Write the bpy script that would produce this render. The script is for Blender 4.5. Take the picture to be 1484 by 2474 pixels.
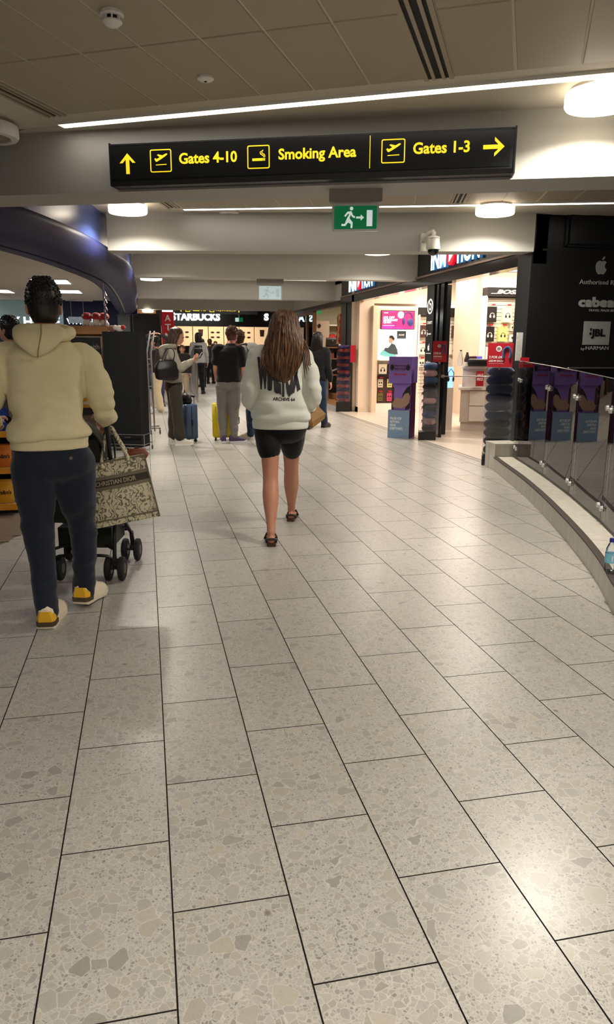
import bpy, bmesh, math, random
from mathutils import Vector, Matrix, noise
import numpy as np

for o in list(bpy.data.objects):
    bpy.data.objects.remove(o)
scene = bpy.context.scene
COL = scene.collection
random.seed(7)
rnd = random.Random(11)
PI = math.pi

# ---------------------------------------------------------------- camera
CAM_H, F_PX, W_PX, H_PX = 1.45, 1760.5, 1484.0, 2474.0
YAW, PITCH, ROLL = 0.21523, 0.22229, 0.00457
_cy, _sy, _cp, _sp = math.cos(YAW), math.sin(YAW), math.cos(PITCH), math.sin(PITCH)
c_fw = Vector((_sy * _cp, _cy * _cp, -_sp))
_r = Vector((_cy, -_sy, 0))
_u = _r.cross(c_fw)
c_r = _r * math.cos(ROLL) + _u * math.sin(ROLL)
c_u = _u * math.cos(ROLL) - _r * math.sin(ROLL)
cd = bpy.data.cameras.new('camera')
cam = bpy.data.objects.new('camera', cd)
COL.objects.link(cam)
cd.sensor_fit = 'VERTICAL'
cd.sensor_height = 24.0
cd.lens = F_PX * 24.0 / H_PX
cd.clip_end = 200
cam.matrix_world = Matrix((
    (c_r.x, c_u.x, -c_fw.x, 0), (c_r.y, c_u.y, -c_fw.y, 0), (c_r.z, c_u.z, -c_fw.z, CAM_H), (0, 0, 0, 1)))
scene.camera = cam

# ---------------------------------------------------------------- world, exposure
wd = bpy.data.worlds.new('world')
scene.world = wd
wd.use_nodes = True
wd.node_tree.nodes['Background'].inputs[0].default_value = (1.0, 0.93, 0.84, 1)
wd.node_tree.nodes['Background'].inputs[1].default_value = 0.06
vs = scene.view_settings
vs.view_transform = 'Standard'
vs.look = 'None'
vs.exposure = 0.12
vs.gamma = 1.0
vs.use_curve_mapping = False


def area_light(name, loc, size, power, color=(1, 0.9, 0.78), size_y=None, parent=None, rot=(0, 0, 0), spread=180):
    l = bpy.data.lights.new(name, 'AREA')
    l.energy = power
    l.color = color
    l.size = size
    if size_y:
        l.shape = 'RECTANGLE'
        l.size_y = size_y
    l.spread = math.radians(spread)
    o = bpy.data.objects.new(name, l)
    COL.objects.link(o)
    o.location = loc
    o.rotation_euler = rot
    if parent:
        o.parent = parent
    return o


# large ceiling fittings of the hall behind the photographer and of the shops (all real ceiling lamps)
WARM = (1.0, 0.925, 0.82)
area_light('hall_ceiling_light', (0.5, 0.9, 3.0), 2.2, 8, WARM, 0.9)
area_light('hall_ceiling_light', (0.0, -1.5, 3.0), 2.6, 165, WARM, 1.2, spread=160)

# ================================================================ helpers
def lin(c):
    c = c / 255.0
    return c / 12.92 if c <= 0.04045 else ((c + 0.055) / 1.055) ** 2.4


def rgb(c, a=1.0):
    return (lin(c[0]), lin(c[1]), lin(c[2]), a)


MATS = {}


def M(name, c, rough=0.55, metal=0.0, spec=0.4, var=0.06, vs=18.0, bump=0.0, bs=120.0, emit=0.0, ec=None, coat=0.0, stretch=None, sheen=0.0, sss=0.0):
    """procedural principled material: colour varied by noise, optional noise bump, optional emission"""
    if name in MATS:
        return MATS[name]
    m = bpy.data.materials.new(name)
    m.use_nodes = True
    nt = m.node_tree
    b = nt.nodes['Principled BSDF']
    b.inputs['Roughness'].default_value = rough
    b.inputs['Metallic'].default_value = metal
    b.inputs['Specular IOR Level'].default_value = spec
    b.inputs['Coat Weight'].default_value = coat
    b.inputs['Sheen Weight'].default_value = sheen
    if sss:
        b.inputs['Subsurface Weight'].default_value = sss
        b.inputs['Subsurface Radius'].default_value = (0.02, 0.008, 0.004)
    tc = nt.nodes.new('ShaderNodeTexCoord')
    mp = nt.nodes.new('ShaderNodeMapping')
    nt.links.new(tc.outputs['Object'], mp.inputs[0])
    if stretch:
        mp.inputs['Scale'].default_value = stretch
    nz = nt.nodes.new('ShaderNodeTexNoise')
    nz.inputs['Scale'].default_value = vs
    nz.inputs['Detail'].default_value = 4
    nt.links.new(mp.outputs[0], nz.inputs['Vector'])
    mx = nt.nodes.new('ShaderNodeMix')
    mx.data_type = 'RGBA'
    k = rgb(c)
    mx.inputs[6].default_value = tuple(max(0, x * (1 - var * 1.6)) for x in k[:3]) + (1,)
    mx.inputs[7].default_value = tuple(min(1, x * (1 + var * 1.6)) for x in k[:3]) + (1,)
    nt.links.new(nz.outputs[0], mx.inputs[0])
    nt.links.new(mx.outputs[2], b.inputs['Base Color'])
    if bump:
        n2 = nt.nodes.new('ShaderNodeTexNoise')
        n2.inputs['Scale'].default_value = bs
        n2.inputs['Detail'].default_value = 3
        nt.links.new(mp.outputs[0], n2.inputs['Vector'])
        bp = nt.nodes.new('ShaderNodeBump')
        bp.inputs['Strength'].default_value = bump
        bp.inputs['Distance'].default_value = 0.01
        nt.links.new(n2.outputs[0], bp.inputs['Height'])
        nt.links.new(bp.outputs[0], b.inputs['Normal'])
    if emit:
        b.inputs['Emission Color'].default_value = rgb(ec or c)
        b.inputs['Emission Strength'].default_value = emit
    MATS[name] = m
    return m


def glass_mat(name, tint=(0.93, 0.96, 0.95), ior=1.5, rough=0.0, haze=0.0):
    if name in MATS:
        return MATS[name]
    m = bpy.data.materials.new(name)
    m.use_nodes = True
    nt = m.node_tree
    nt.nodes.remove(nt.nodes['Principled BSDF'])
    out = nt.nodes['Material Output']
    tr = nt.nodes.new('ShaderNodeBsdfTransparent')
    tr.inputs[0].default_value = tint + (1,)
    gl = nt.nodes.new('ShaderNodeBsdfGlossy')
    gl.inputs['Roughness'].default_value = rough
    fr = nt.nodes.new('ShaderNodeFresnel')
    fr.inputs[0].default_value = ior
    nz = nt.nodes.new('ShaderNodeTexNoise')
    nz.inputs['Scale'].default_value = 3.0
    bp = nt.nodes.new('ShaderNodeBump')
    bp.inputs['Strength'].default_value = 0.004
    nt.links.new(nz.outputs[0], bp.inputs['Height'])
    nt.links.new(bp.outputs[0], gl.inputs['Normal'])
    mx = nt.nodes.new('ShaderNodeMixShader')
    nt.links.new(fr.outputs[0], mx.inputs[0])
    nt.links.new(tr.outputs[0], mx.inputs[1])
    nt.links.new(gl.outputs[0], mx.inputs[2])
    nt.links.new(mx.outputs[0], out.inputs[0])
    MATS[name] = m
    return m


class MB:
    """collects shapes; build() links them as ONE mesh object"""

    def __init__(s):
        s.v, s.f, s.m = [], [], []

    def add(s, vs, fs, mi=0):
        k = len(s.v)
        s.v += [Vector(p) for p in vs]
        for f in fs:
            s.f.append(tuple(i + k for i in f))
            s.m.append(mi)
        return s

    def box(s, x0, y0, z0, x1, y1, z1, mi=0):
        return s.add([(x0, y0, z0), (x1, y0, z0), (x1, y1, z0), (x0, y1, z0), (x0, y0, z1), (x1, y0, z1), (x1, y1, z1), (x0, y1, z1)],
                     [(3, 2, 1, 0), (4, 5, 6, 7), (0, 1, 5, 4), (1, 2, 6, 5), (2, 3, 7, 6), (3, 0, 4, 7)], mi)

    def obox(s, c, hx, hy, hz, ang=0.0, mi=0):
        c = Vector(c)
        R = Vector((math.cos(ang), math.sin(ang), 0))
        F = Vector((-math.sin(ang), math.cos(ang), 0))
        U = Vector((0, 0, 1))
        vs = [c + R * a * hx + F * b * hy + U * d * hz for d in (-1, 1) for a, b in ((-1, -1), (1, -1), (1, 1), (-1, 1))]
        return s.add(vs, [(3, 2, 1, 0), (4, 5, 6, 7), (0, 1, 5, 4), (1, 2, 6, 5), (2, 3, 7, 6), (3, 0, 4, 7)], mi)

    def hexa(s, p, mi=0):
        return s.add(p, [(3, 2, 1, 0), (4, 5, 6, 7), (0, 1, 5, 4), (1, 2, 6, 5), (2, 3, 7, 6), (3, 0, 4, 7)], mi)

    def rbox(s, x0, y0, z0, x1, y1, z1, r=0.01, mi=0, n=3, axis='z'):
        """box with rounded vertical edges and chamfered rims"""
        if axis == 'y':
            t = MB().rbox(x0, z0, y0, x1, z1, y1, r, mi, n)
            s.add([(p.x, p.z, p.y) for p in t.v], [tuple(reversed(f)) for f in t.f], mi)
            return s
        if axis == 'x':
            t = MB().rbox(y0, z0, x0, y1, z1, x1, r, mi, n)
            s.add([(p.z, p.x, p.y) for p in t.v], t.f, mi)
            return s
        r = min(r, (x1 - x0) / 2.01, (y1 - y0) / 2.01)

        def ring(ins, z):
            o = []
            rr = max(r - ins, 0.0005)
            for k, (cx, cy) in enumerate(((x1 - r, y1 - r), (x0 + r, y1 - r), (x0 + r, y0 + r), (x1 - r, y0 + r))):
                for i in range(n + 1):
                    a = PI / 2 * (k + i / n)
                    o.append(Vector((cx + rr * math.cos(a), cy + rr * math.sin(a), z)))
            return o
        c = min(r * 0.5, (z1 - z0) * 0.3)
        return s.loft([ring(c, z0), ring(0, z0 + c), ring(0, z1 - c), ring(c, z1)], mi=mi)

    def loft(s, rings, mi=0, caps=True, closed=False):
        n = len(rings[0])
        vs = [p for r in rings for p in r]
        fs = []
        m = len(rings)
        for i in range(m if closed else m - 1):
            a, b = i * n, ((i + 1) % m) * n
            for j in range(n):
                k = (j + 1) % n
                fs.append((a + j, a + k, b + k, b + j))
        if caps and not closed:
            fs.append(tuple(range(n - 1, -1, -1)))
            fs.append(tuple(range((m - 1) * n, m * n)))
        return s.add(vs, fs, mi)

    def prism(s, poly, O, R, U, N, d, mi=0):
        """polygon in the R,U plane at O, thickened by d along N"""
        O, R, U, N = Vector(O), Vector(R), Vector(U), Vector(N)
        n = len(poly)
        a = [O + R * x + U * y for x, y in poly]
        b = [p + N * d for p in a]
        fs = [tuple(range(n - 1, -1, -1)), tuple(range(n, 2 * n))] + [(i, (i + 1) % n, n + (i + 1) % n, n + i) for i in range(n)]
        return s.add(a + b, fs, mi)

    def strip_poly(s, outer, inner, O, R, U, N, d, mi=0):
        """closed band between two polygons with the same vertex count, thickened"""
        O, R, U, N = Vector(O), Vector(R), Vector(U), Vector(N)
        n = len(outer)
        P = [O + R * x + U * y for x, y in outer] + [O + R * x + U * y for x, y in inner]
        P += [p + N * d for p in P]
        fs = []
        for i in range(n):
            j = (i + 1) % n
            fs += [(i, n + i, n + j, j), (2 * n + i, 2 * n + j, 3 * n + j, 3 * n + i), (i, j, 2 * n + j, 2 * n + i), (n + i, 3 * n + i, 3 * n + j, n + j)]
        return s.add(P, fs, mi)

    def tube(s, pts, r, n=8, mi=0, caps=True, closed=False, flat=1.0, up=None):
        pts = [Vector(p) for p in pts]
        m = len(pts)
        rs = r if isinstance(r, (list, tuple)) else [r] * m
        T = []
        for i in range(m):
            if closed:
                t = pts[(i + 1) % m] - pts[i - 1]
            else:
                t = pts[min(i + 1, m - 1)] - pts[max(i - 1, 0)]
            T.append(t.normalized() if t.length > 1e-9 else Vector((0, 0, 1)))
        u = Vector(up) if up else (Vector((0, 0, 1)) if abs(T[0].z) < 0.9 else Vector((1, 0, 0)))
        rings = []
        for i in range(m):
            u = (u - T[i] * u.dot(T[i]))
            u = u.normalized() if u.length > 1e-6 else T[i].orthogonal().normalized()
            w = T[i].cross(u)
            rings.append([pts[i] + (u * math.cos(2 * PI * k / n) * flat + w * math.sin(2 * PI * k / n)) * rs[i] for k in range(n)])
        return s.loft(rings, mi, caps, closed)

    def lathe(s, prof, c=(0, 0, 0), n=20, mi=0, axis='z', sx=1.0, sy=1.0):
        c = Vector(c)
        rings = []
        for r, z in prof:
            ring = []
            for k in range(n):
                a = 2 * PI * k / n
                x, y = r * math.cos(a) * sx, r * math.sin(a) * sy
                ring.append(c + (Vector((x, y, z)) if axis == 'z' else Vector((z, x, y)) if axis == 'x' else Vector((y, z, x))))
            rings.append(ring)
        return s.loft(rings, mi)

    def ell(s, c, r, nu=14, nv=9, mi=0, rot=None):
        c = Vector(c)
        rings = []
        for i in range(nv):
            a = -PI / 2 + PI * (i + 0.5) / nv if False else -PI / 2 + PI * (i + 0.35) / (nv - 0.3)
            ring = []
            for k in range(nu):
                b = 2 * PI * k / nu
                p = Vector((r[0] * math.cos(a) * math.cos(b), r[1] * math.cos(a) * math.sin(b), r[2] * math.sin(a)))
                if rot:
                    p = rot @ p
                ring.append(c + p)
            rings.append(ring)
        return s.loft(rings, mi)

    def xf(s, fn):
        s.v = [Vector(fn(p)) for p in s.v]
        return s

    def join(s, o, mi=0):
        return s.add(o.v, o.f, mi)

    def mesh(s, name, mats, smooth=None, off=None):
        me = bpy.data.meshes.new(name)
        vs = [tuple(p - off) for p in s.v] if off is not None else [tuple(p) for p in s.v]
        me.from_pydata(vs, [], s.f)
        for m in (mats if isinstance(mats, (list, tuple)) else [mats]):
            me.materials.append(m)
        if any(s.m):
            me.polygons.foreach_set('material_index', s.m)
        if smooth:
            me.polygons.foreach_set('use_smooth', [True] * len(me.polygons))
            me.set_sharp_from_angle(angle=math.radians(smooth))
        me.update()
        return me

    def build(s, name, mats, parent=None, smooth=None, **kw):
        """top-level (parent None): world coordinates, origin moved to the base centre; child: see WORLD"""
        if parent is None:
            xs = [p.x for p in s.v]
            ys = [p.y for p in s.v]
            off = Vector(((min(xs) + max(xs)) / 2, (min(ys) + max(ys)) / 2, min(p.z for p in s.v)))
            me = s.mesh(name, mats, smooth, off)
            return link(name, me, None, off, off, **kw)
        off = WORLD.get(parent.name)
        me = s.mesh(name, mats, smooth, off)
        return link(name, me, parent, (0, 0, 0), off, **kw)


WORLD = {}   # things whose parts are given in world coordinates: object name -> origin


def link(name, me, parent, loc, world=None, **kw):
    o = bpy.data.objects.new(name, me)
    COL.objects.link(o)
    o.location = loc
    if parent is not None:
        o.parent = parent
    if world is not None:
        WORLD[o.name] = Vector(world)
    if kw:
        tag(o, **kw)
    return o


def tag(o, label=None, cat=None, group=None, kind=None):
    if label:
        o['label'] = label
    if cat:
        o['category'] = cat
    if group:
        o['group'] = group
    if kind:
        o['kind'] = kind
    return o


def thing(name, label, cat, loc=(0, 0, 0), rz=0.0, group=None, local=False, kind=None):
    """Empty at the thing's base. local=False: its parts are given in world coordinates"""
    o = bpy.data.objects.new(name, None)
    COL.objects.link(o)
    o.location = loc
    o.rotation_euler = (0, 0, rz)
    o.empty_display_size = 0.1
    tag(o, label, cat, group, kind)
    if not local:
        WORLD[o.name] = Vector(loc)
    return o


def copy_tree(o, parent=None, loc=None, rz=None, label=None):
    c = o.copy()
    COL.objects.link(c)
    c.parent = parent
    if loc is not None:
        c.location = loc
    if rz is not None:
        c.rotation_euler = (0, 0, rz)
    if label:
        c['label'] = label
    if o.name in WORLD:
        WORLD[c.name] = WORLD[o.name]
    for ch in [x for x in KIDS(o)]:
        copy_tree(ch, c)
    return c


def KIDS(o):
    return list(o.children)


def text_mesh(body, w=None, h=None, bold=0.0, depth=0.004, shear=0.0, align='LEFT', space=1.0, line=1.0):
    """text as (verts, faces): fitted to width w and height h, lower left at 0,0"""
    cu = bpy.data.curves.new('lettering', 'FONT')
    cu.body = body
    cu.size = 1.0
    cu.offset = bold
    cu.shear = shear
    cu.extrude = 0.01
    cu.resolution_u = 3
    cu.space_character = space
    cu.space_line = line
    cu.align_x = align
    ob = bpy.data.objects.new('lettering', cu)
    me = bpy.data.meshes.new_from_object(ob)
    V = [v.co.copy() for v in me.vertices]
    Fc = [tuple(p.vertices) for p in me.polygons]
    bpy.data.objects.remove(ob)
    bpy.data.curves.remove(cu)
    bpy.data.meshes.remove(me)
    x0, x1 = min(p.x for p in V), max(p.x for p in V)
    y0, y1 = min(p.y for p in V), max(p.y for p in V)
    sx = w / (x1 - x0) if w else None
    sy = h / (y1 - y0) if h else None
    sx = sx or sy
    sy = sy or sx
    return [Vector(((p.x - x0) * sx, (p.y - y0) * sy, depth if p.z > 0 else 0.0)) for p in V], Fc


def put_text(mb, body, O, R, U, w=None, h=None, mi=0, center=False, **kw):
    V, Fc = text_mesh(body, w, h, **kw)
    O, R, U = Vector(O), Vector(R).normalized(), Vector(U).normalized()
    N = R.cross(U)
    if center:
        mx = max(p.x for p in V)
        my = max(p.y for p in V)
        O = O - R * mx / 2 - U * my / 2
    mb.add([O + R * p.x + U * p.y + N * p.z for p in V], Fc, mi)
    return mb


def remeshed(mb, voxel, smooth=2, fac=0.5):
    """closed overlapping shapes -> one continuous skin (list of verts, faces)"""
    me = mb.mesh('tmp', [], None)
    ob = bpy.data.objects.new('tmp', me)
    COL.objects.link(ob)
    r = ob.modifiers.new('r', 'REMESH')
    r.mode = 'VOXEL'
    r.voxel_size = voxel
    r.adaptivity = 0.0
    if smooth:
        sm = ob.modifiers.new('s', 'SMOOTH')
        sm.iterations = smooth
        sm.factor = fac
    bpy.context.view_layer.update()
    dg = bpy.context.evaluated_depsgraph_get()
    m2 = bpy.data.meshes.new_from_object(ob.evaluated_get(dg))
    out = MB()
    out.v = [v.co.copy() for v in m2.vertices]
    out.f = [tuple(p.vertices) for p in m2.polygons]
    out.m = [0] * len(out.f)
    bpy.data.objects.remove(ob)
    bpy.data.meshes.remove(me)
    bpy.data.meshes.remove(m2)
    return out


def proj(p):
    d = Vector(p) - Vector((0, 0, CAM_H))
    z = d.dot(c_fw)
    if z <= 0.05:
        return None
    return (W_PX / 2 + F_PX * d.dot(c_r) / z, H_PX / 2 - F_PX * d.dot(c_u) / z, z)


def circle(r, n=20, cx=0.0, cy=0.0, a0=0.0, a1=2 * PI, ry=None):
    full = abs(a1 - a0) > 6.28
    k = n if full else n - 1
    return [(cx + r * math.cos(a0 + (a1 - a0) * i / k), cy + (ry or r) * math.sin(a0 + (a1 - a0) * i / k)) for i in range(n)]


def rrect(w, h, r, n=4, cx=0.0, cy=0.0):
    o = []
    for k, (sx, sy) in enumerate(((1, 1), (-1, 1), (-1, -1), (1, -1))):
        for i in range(n + 1):
            a = PI / 2 * (k + i / n)
            o.append((cx + sx * (w / 2 - r) + r * math.cos(a), cy + sy * (h / 2 - r) + r * math.sin(a)))
    return o


X_, Y_, Z_ = Vector((1, 0, 0)), Vector((0, 1, 0)), Vector((0, 0, 1))

# ================================================================ terrazzo floor
def terrazzo():
    m = bpy.data.materials.new('terrazzo')
    m.use_nodes = True
    nt = m.node_tree
    N, L = nt.nodes, nt.links
    b = N['Principled BSDF']
    geo = N.new('ShaderNodeNewGeometry')
    oi = N.new('ShaderNodeObjectInfo')
    ad = N.new('ShaderNodeVectorMath')
    ad.operation = 'ADD'
    sc = N.new('ShaderNodeVectorMath')
    sc.operation = 'SCALE'
    sc.inputs[0].default_value = (7.3, 3.1, 0.0)
    L.new(oi.outputs['Random'], sc.inputs['Scale'])
    L.new(geo.outputs['Position'], ad.inputs[0])
    L.new(sc.outputs[0], ad.inputs[1])
    # warp so that the chips are irregular
    nz = N.new('ShaderNodeTexNoise')
    nz.inputs['Scale'].default_value = 30
    L.new(ad.outputs[0], nz.inputs['Vector'])
    wp = N.new('ShaderNodeMix')
    wp.data_type = 'VECTOR'
    wp.inputs[0].default_value = 0.012
    L.new(ad.outputs[0], wp.inputs[4])
    L.new(nz.outputs['Color'], wp.inputs[5])

    def chips(scale, gap, c0, c1, c2, c3, rand=1.0):
        e = N.new('ShaderNodeTexVoronoi')
        e.feature = 'DISTANCE_TO_EDGE'
        e.inputs['Scale'].default_value = scale
        e.inputs['Randomness'].default_value = rand
        f = N.new('ShaderNodeTexVoronoi')
        f.feature = 'F1'
        f.inputs['Scale'].default_value = scale
        f.inputs['Randomness'].default_value = rand
        L.new(wp.outputs[1], e.inputs['Vector'])
        L.new(wp.outputs[1], f.inputs['Vector'])
        rp = N.new('ShaderNodeValToRGB')
        rp.color_ramp.elements[0].position = 0.0
        rp.color_ramp.elements[0].color = rgb(c0)
        rp.color_ramp.elements[1].position = 1.0
        rp.color_ramp.elements[1].color = rgb(c3)
        x = rp.color_ramp.elements.new(0.4)
        x.color = rgb(c1)
        x = rp.color_ramp.elements.new(0.75)
        x.color = rgb(c2)
        sp = N.new('ShaderNodeSeparateColor')
        L.new(f.outputs['Color'], sp.inputs[0])
        L.new(sp.outputs[0], rp.inputs[0])
        st = N.new('ShaderNodeMapRange')
        st.inputs[1].default_value = gap * 0.4
        st.inputs[2].default_value = gap
        L.new(e.outputs['Distance'], st.inputs[0])
        return rp, st, sp
    r1, s1, p1 = chips(105, 0.14, (188, 184, 177), (200, 196, 189), (176, 172, 165), (150, 146, 139))
    r2, s2, p2 = chips(48, 0.07, (190, 186, 178), (200, 195, 187), (172, 168, 161), (202, 194, 178))
    r3, s3, p3 = chips(24, 0.045, (196, 191, 182), (182, 178, 171), (204, 196, 178), (160, 156, 150))
    base = N.new('ShaderNodeMix')
    base.data_type = 'RGBA'
    base.inputs[6].default_value = rgb((212, 207, 198))
    L.new(s1.outputs[0], base.inputs[0])
    L.new(r1.outputs[0], base.inputs[7])

    def over(prev, r, s, p, lo, fac):
        g = N.new('ShaderNodeMath')
        g.operation = 'GREATER_THAN'
        g.inputs[1].default_value = lo
        L.new(p.outputs[1], g.inputs[0])
        bc = N.new('ShaderNodeMix')          # pale cement line around each chip
        bc.data_type = 'RGBA'
        bc.inputs[6].default_value = rgb((222, 217, 208))
        L.new(s.outputs[0], bc.inputs[0])
        L.new(r.outputs[0], bc.inputs[7])
        m2 = N.new('ShaderNodeMath')
        m2.operation = 'MULTIPLY'
        m2.inputs[1].default_value = fac
        L.new(g.outputs[0], m2.inputs[0])
        mx = N.new('ShaderNodeMix')
        mx.data_type = 'RGBA'
        L.new(m2.outputs[0], mx.inputs[0])
        L.new(prev.outputs[2], mx.inputs[6])
        L.new(bc.outputs[2], mx.inputs[7])
        return mx
    c = over(base, r2, s2, p2, 0.50, 0.85)
    c = over(c, r3, s3, p3, 0.80, 0.85)
    # wear and a little per-tile tone
    n2 = N.new('ShaderNodeTexNoise')
    n2.inputs['Scale'].default_value = 1.1
    n2.inputs['Detail'].default_value = 5
    L.new(geo.outputs['Position'], n2.inputs['Vector'])
    mr = N.new('ShaderNodeMapRange')
    mr.inputs[3].default_value = 0.62
    mr.inputs[4].default_value = 0.75
    L.new(n2.outputs[0], mr.inputs[0])
    mr2 = N.new('ShaderNodeMapRange')
    mr2.inputs[3].default_value = 0.95
    mr2.inputs[4].default_value = 1.03
    L.new(oi.outputs['Random'], mr2.inputs[0])
    mm = N.new('ShaderNodeMath')
    mm.operation = 'MULTIPLY'
    L.new(mr.outputs[0], mm.inputs[0])
    L.new(mr2.outputs[0], mm.inputs[1])
    sv = N.new('ShaderNodeVectorMath')
    sv.operation = 'SCALE'
    L.new(c.outputs[2], sv.inputs[0])
    L.new(mm.outputs[0], sv.inputs['Scale'])
    # scattered dark specks and scuffs
    sp = N.new('ShaderNodeTexVoronoi')
    sp.inputs['Scale'].default_value = 3.4
    L.new(wp.outputs[1], sp.inputs['Vector'])
    sr = N.new('ShaderNodeMapRange')
    sr.inputs[1].default_value = 0.018
    sr.inputs[2].default_value = 0.045
    sr.inputs[3].default_value = 0.75
    sr.inputs[4].default_value = 0.0
    L.new(sp.outputs['Distance'], sr.inputs[0])
    fm = N.new('ShaderNodeMix')
    fm.data_type = 'RGBA'
    L.new(sr.outputs[0], fm.inputs[0])
    L.new(sv.outputs[0], fm.inputs[6])
    fm.inputs[7].default_value = rgb((96, 86, 74))
    L.new(fm.outputs[2], b.inputs['Base Color'])
    ro = N.new('ShaderNodeMapRange')
    ro.inputs[3].default_value = 0.22
    ro.inputs[4].default_value = 0.40
    L.new(n2.outputs[0], ro.inputs[0])
    L.new(ro.outputs[0], b.inputs['Roughness'])
    b.inputs['Specular IOR Level'].default_value = 0.45
    return m


m_terrazzo = terrazzo()
m_grout = M('grout', (38, 32, 27), 0.9)
TX0, TW, TY0, TL = 0.00946, 0.311075, 1.670404, 0.58616
floor = MB().box(-4.5, -6, -0.06, 12, 44, -0.006).build('floor', m_grout, kind='structure')
KERB = [(4.09, 8.33), (4.07, 8.03), (3.965, 7.64), (3.72, 6.73), (3.457, 5.874), (3.147, 4.972), (2.914, 4.341), (2.717, 3.858), (2.511, 3.417), (2.40, 3.1), (2.33, 2.75), (2.30, 2.3), (2.35, 1.8), (2.45, 1.1)]


def poly_x(poly, y):
    for (xa, ya), (xb, yb) in zip(poly, poly[1:]):
        if min(ya, yb) <= y <= max(ya, yb):
            return xa + (xb - xa) * (y - ya) / (yb - ya)
    return None


g = 0.0022
tile_mb = MB().add([(g, g, 0), (TW - g, g, 0), (TW - g, TL - g, 0), (g, TL - g, 0), (g, g, -0.006), (TW - g, g, -0.006), (TW - g, TL - g, -0.006), (g, TL - g, -0.006)],
                   [(0, 1, 2, 3)])
tile_mb.add(tile_mb.v[:], [(4, 5, 1, 0), (5, 6, 2, 1), (6, 7, 3, 2), (7, 4, 0, 3)], 1)
tile_me = tile_mb.mesh('tile', [m_terrazzo, m_grout])
cand = []
for k in range(-9, 20):
    for i in range(-11, 58):
        x = TX0 + k * TW
        y = TY0 + (i + (0.5 if k % 2 else 0)) * TL
        xc, yc = x + TW / 2, y + TL / 2
        kx = poly_x(KERB, min(max(yc, 1.1), 8.3))
        if yc < 8.3 and yc > 1.0 and x > kx + 0.1:
            continue
        if yc <= 1.0 and x > 2.2:
            continue
        if yc >= 8.3 and x > 4.5:
            continue
        if x < -1.6 and yc > 5:
            continue
        p = [proj((xx, yy, 0)) for xx in (x, x + TW) for yy in (y, y + TL)]
        area = 0
        if all(p) and max(q[0] for q in p) > 0 and min(q[0] for q in p) < W_PX and min(q[1] for q in p) < H_PX:
            area = F_PX ** 2 / p[0][2] ** 3
        cand.append((area, x, y))
cand.sort(reverse=True)
rest = MB()
for n, (a, x, y) in enumerate(cand):
    if n < 300 and a > 0:
        o = link('tile', tile_me, floor, (0, 0, 0))
        o.location = Vector((x, y, 0)) - WORLD[floor.name]
    else:
        q = [(x + g, y + g, 0), (x + TW - g, y + g, 0), (x + TW - g, y + TL - g, 0), (x + g, y + TL - g, 0)]
        rest.add(q, [(0, 1, 2, 3)])
o = rest.build('distant_tiles', m_terrazzo, floor, kind='stuff')

# ================================================================ ceiling: slab, panels, beams
K = 1.06            # survey scale of the ceiling plan
ZC, ZB = 3.02, 2.584


def kk(*p):
    return tuple(round(c * K, 3) for c in p)

m_ceil = M('ceiling_paint', (204, 196, 180), 0.8, var=0.03, vs=5)
m_panel = M('ceiling_panel_metal', (168, 156, 136), 0.55, var=0.025, vs=220, bump=0.04, bs=900)
m_beam = M('beam_paint', (172, 171, 163), 0.7, var=0.03, vs=3)
m_dark = M('slot_black', (14, 13, 12), 0.7)
m_alu = M('aluminium_trim', (176, 172, 164), 0.35, 0.9)
ceiling = MB().box(-3.4, -6, ZC + 0.006, 12, 25.5, ZC + 0.2).build('ceiling', m_ceil, kind='structure')


def unit(v):
    return Vector(v).normalized()


def panel_bay(S, ang, cols, rows, zt=ZC + 0.0059):
    """metal ceiling panels set out from S along the strip direction; rows run away from the strip"""
    e1 = Vector((math.cos(ang), math.sin(ang), 0))
    e2 = Vector((e1.y, -e1.x, 0))
    gp = 0.006
    cols = [kk(*c) for c in cols]
    rows = [kk(*c) for c in rows]
    for (a0, a1) in cols:
        for (b0, b1) in rows:
            def P(a, b, z):
                return Vector((S[0], S[1], 0)) + e1 * a + e2 * b + Vector((0, 0, z))
            bv = 0.004
            lo = [P(a0 + gp + bv, b0 + gp + bv, ZC), P(a0 + gp + bv, b1 - gp - bv, ZC), P(a1 - gp - bv, b1 - gp - bv, ZC), P(a1 - gp - bv, b0 + gp + bv, ZC)]
            hi = [P(a0 + gp, b0 + gp, zt), P(a0 + gp, b1 - gp, zt), P(a1 - gp, b1 - gp, zt), P(a1 - gp, b0 + gp, zt)]
            mid = [p + (q - p) * 1.0 for p, q in zip(lo, hi)]
            for p, q in zip(mid, hi):
                p.z = ZC + 0.004
            MB().loft([lo, mid, hi]).build('ceiling_panel', m_panel, ceiling)


A1 = math.atan2(-1.71, 3.09)
S1 = kk(-0.12, 5.32)
cols1 = [(0.337 * i, 0.337 * (i + 1)) for i in range(-1, 6)] + [(2.165 + 0.337 * i, 2.165 + 0.337 * (i + 1)) for i in range(0, 5)]
panel_bay(S1, A1, cols1, [(0.03, 0.90), (0.90, 2.10), (2.10, 3.30), (3.3, 4.5)])
A2 = math.atan2(-1.45, 4.33)
S2 = kk(0.47, 8.62)
cols2 = [(0.36 * i, 0.36 * (i + 1)) for i in range(0, 8)] + [(3.05 + 0.36 * i, 3.05 + 0.36 * (i + 1)) for i in range(0, 5)]
panel_bay(S2, A2, cols2, [(0.03, 0.9), (0.9, 1.75)])


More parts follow.
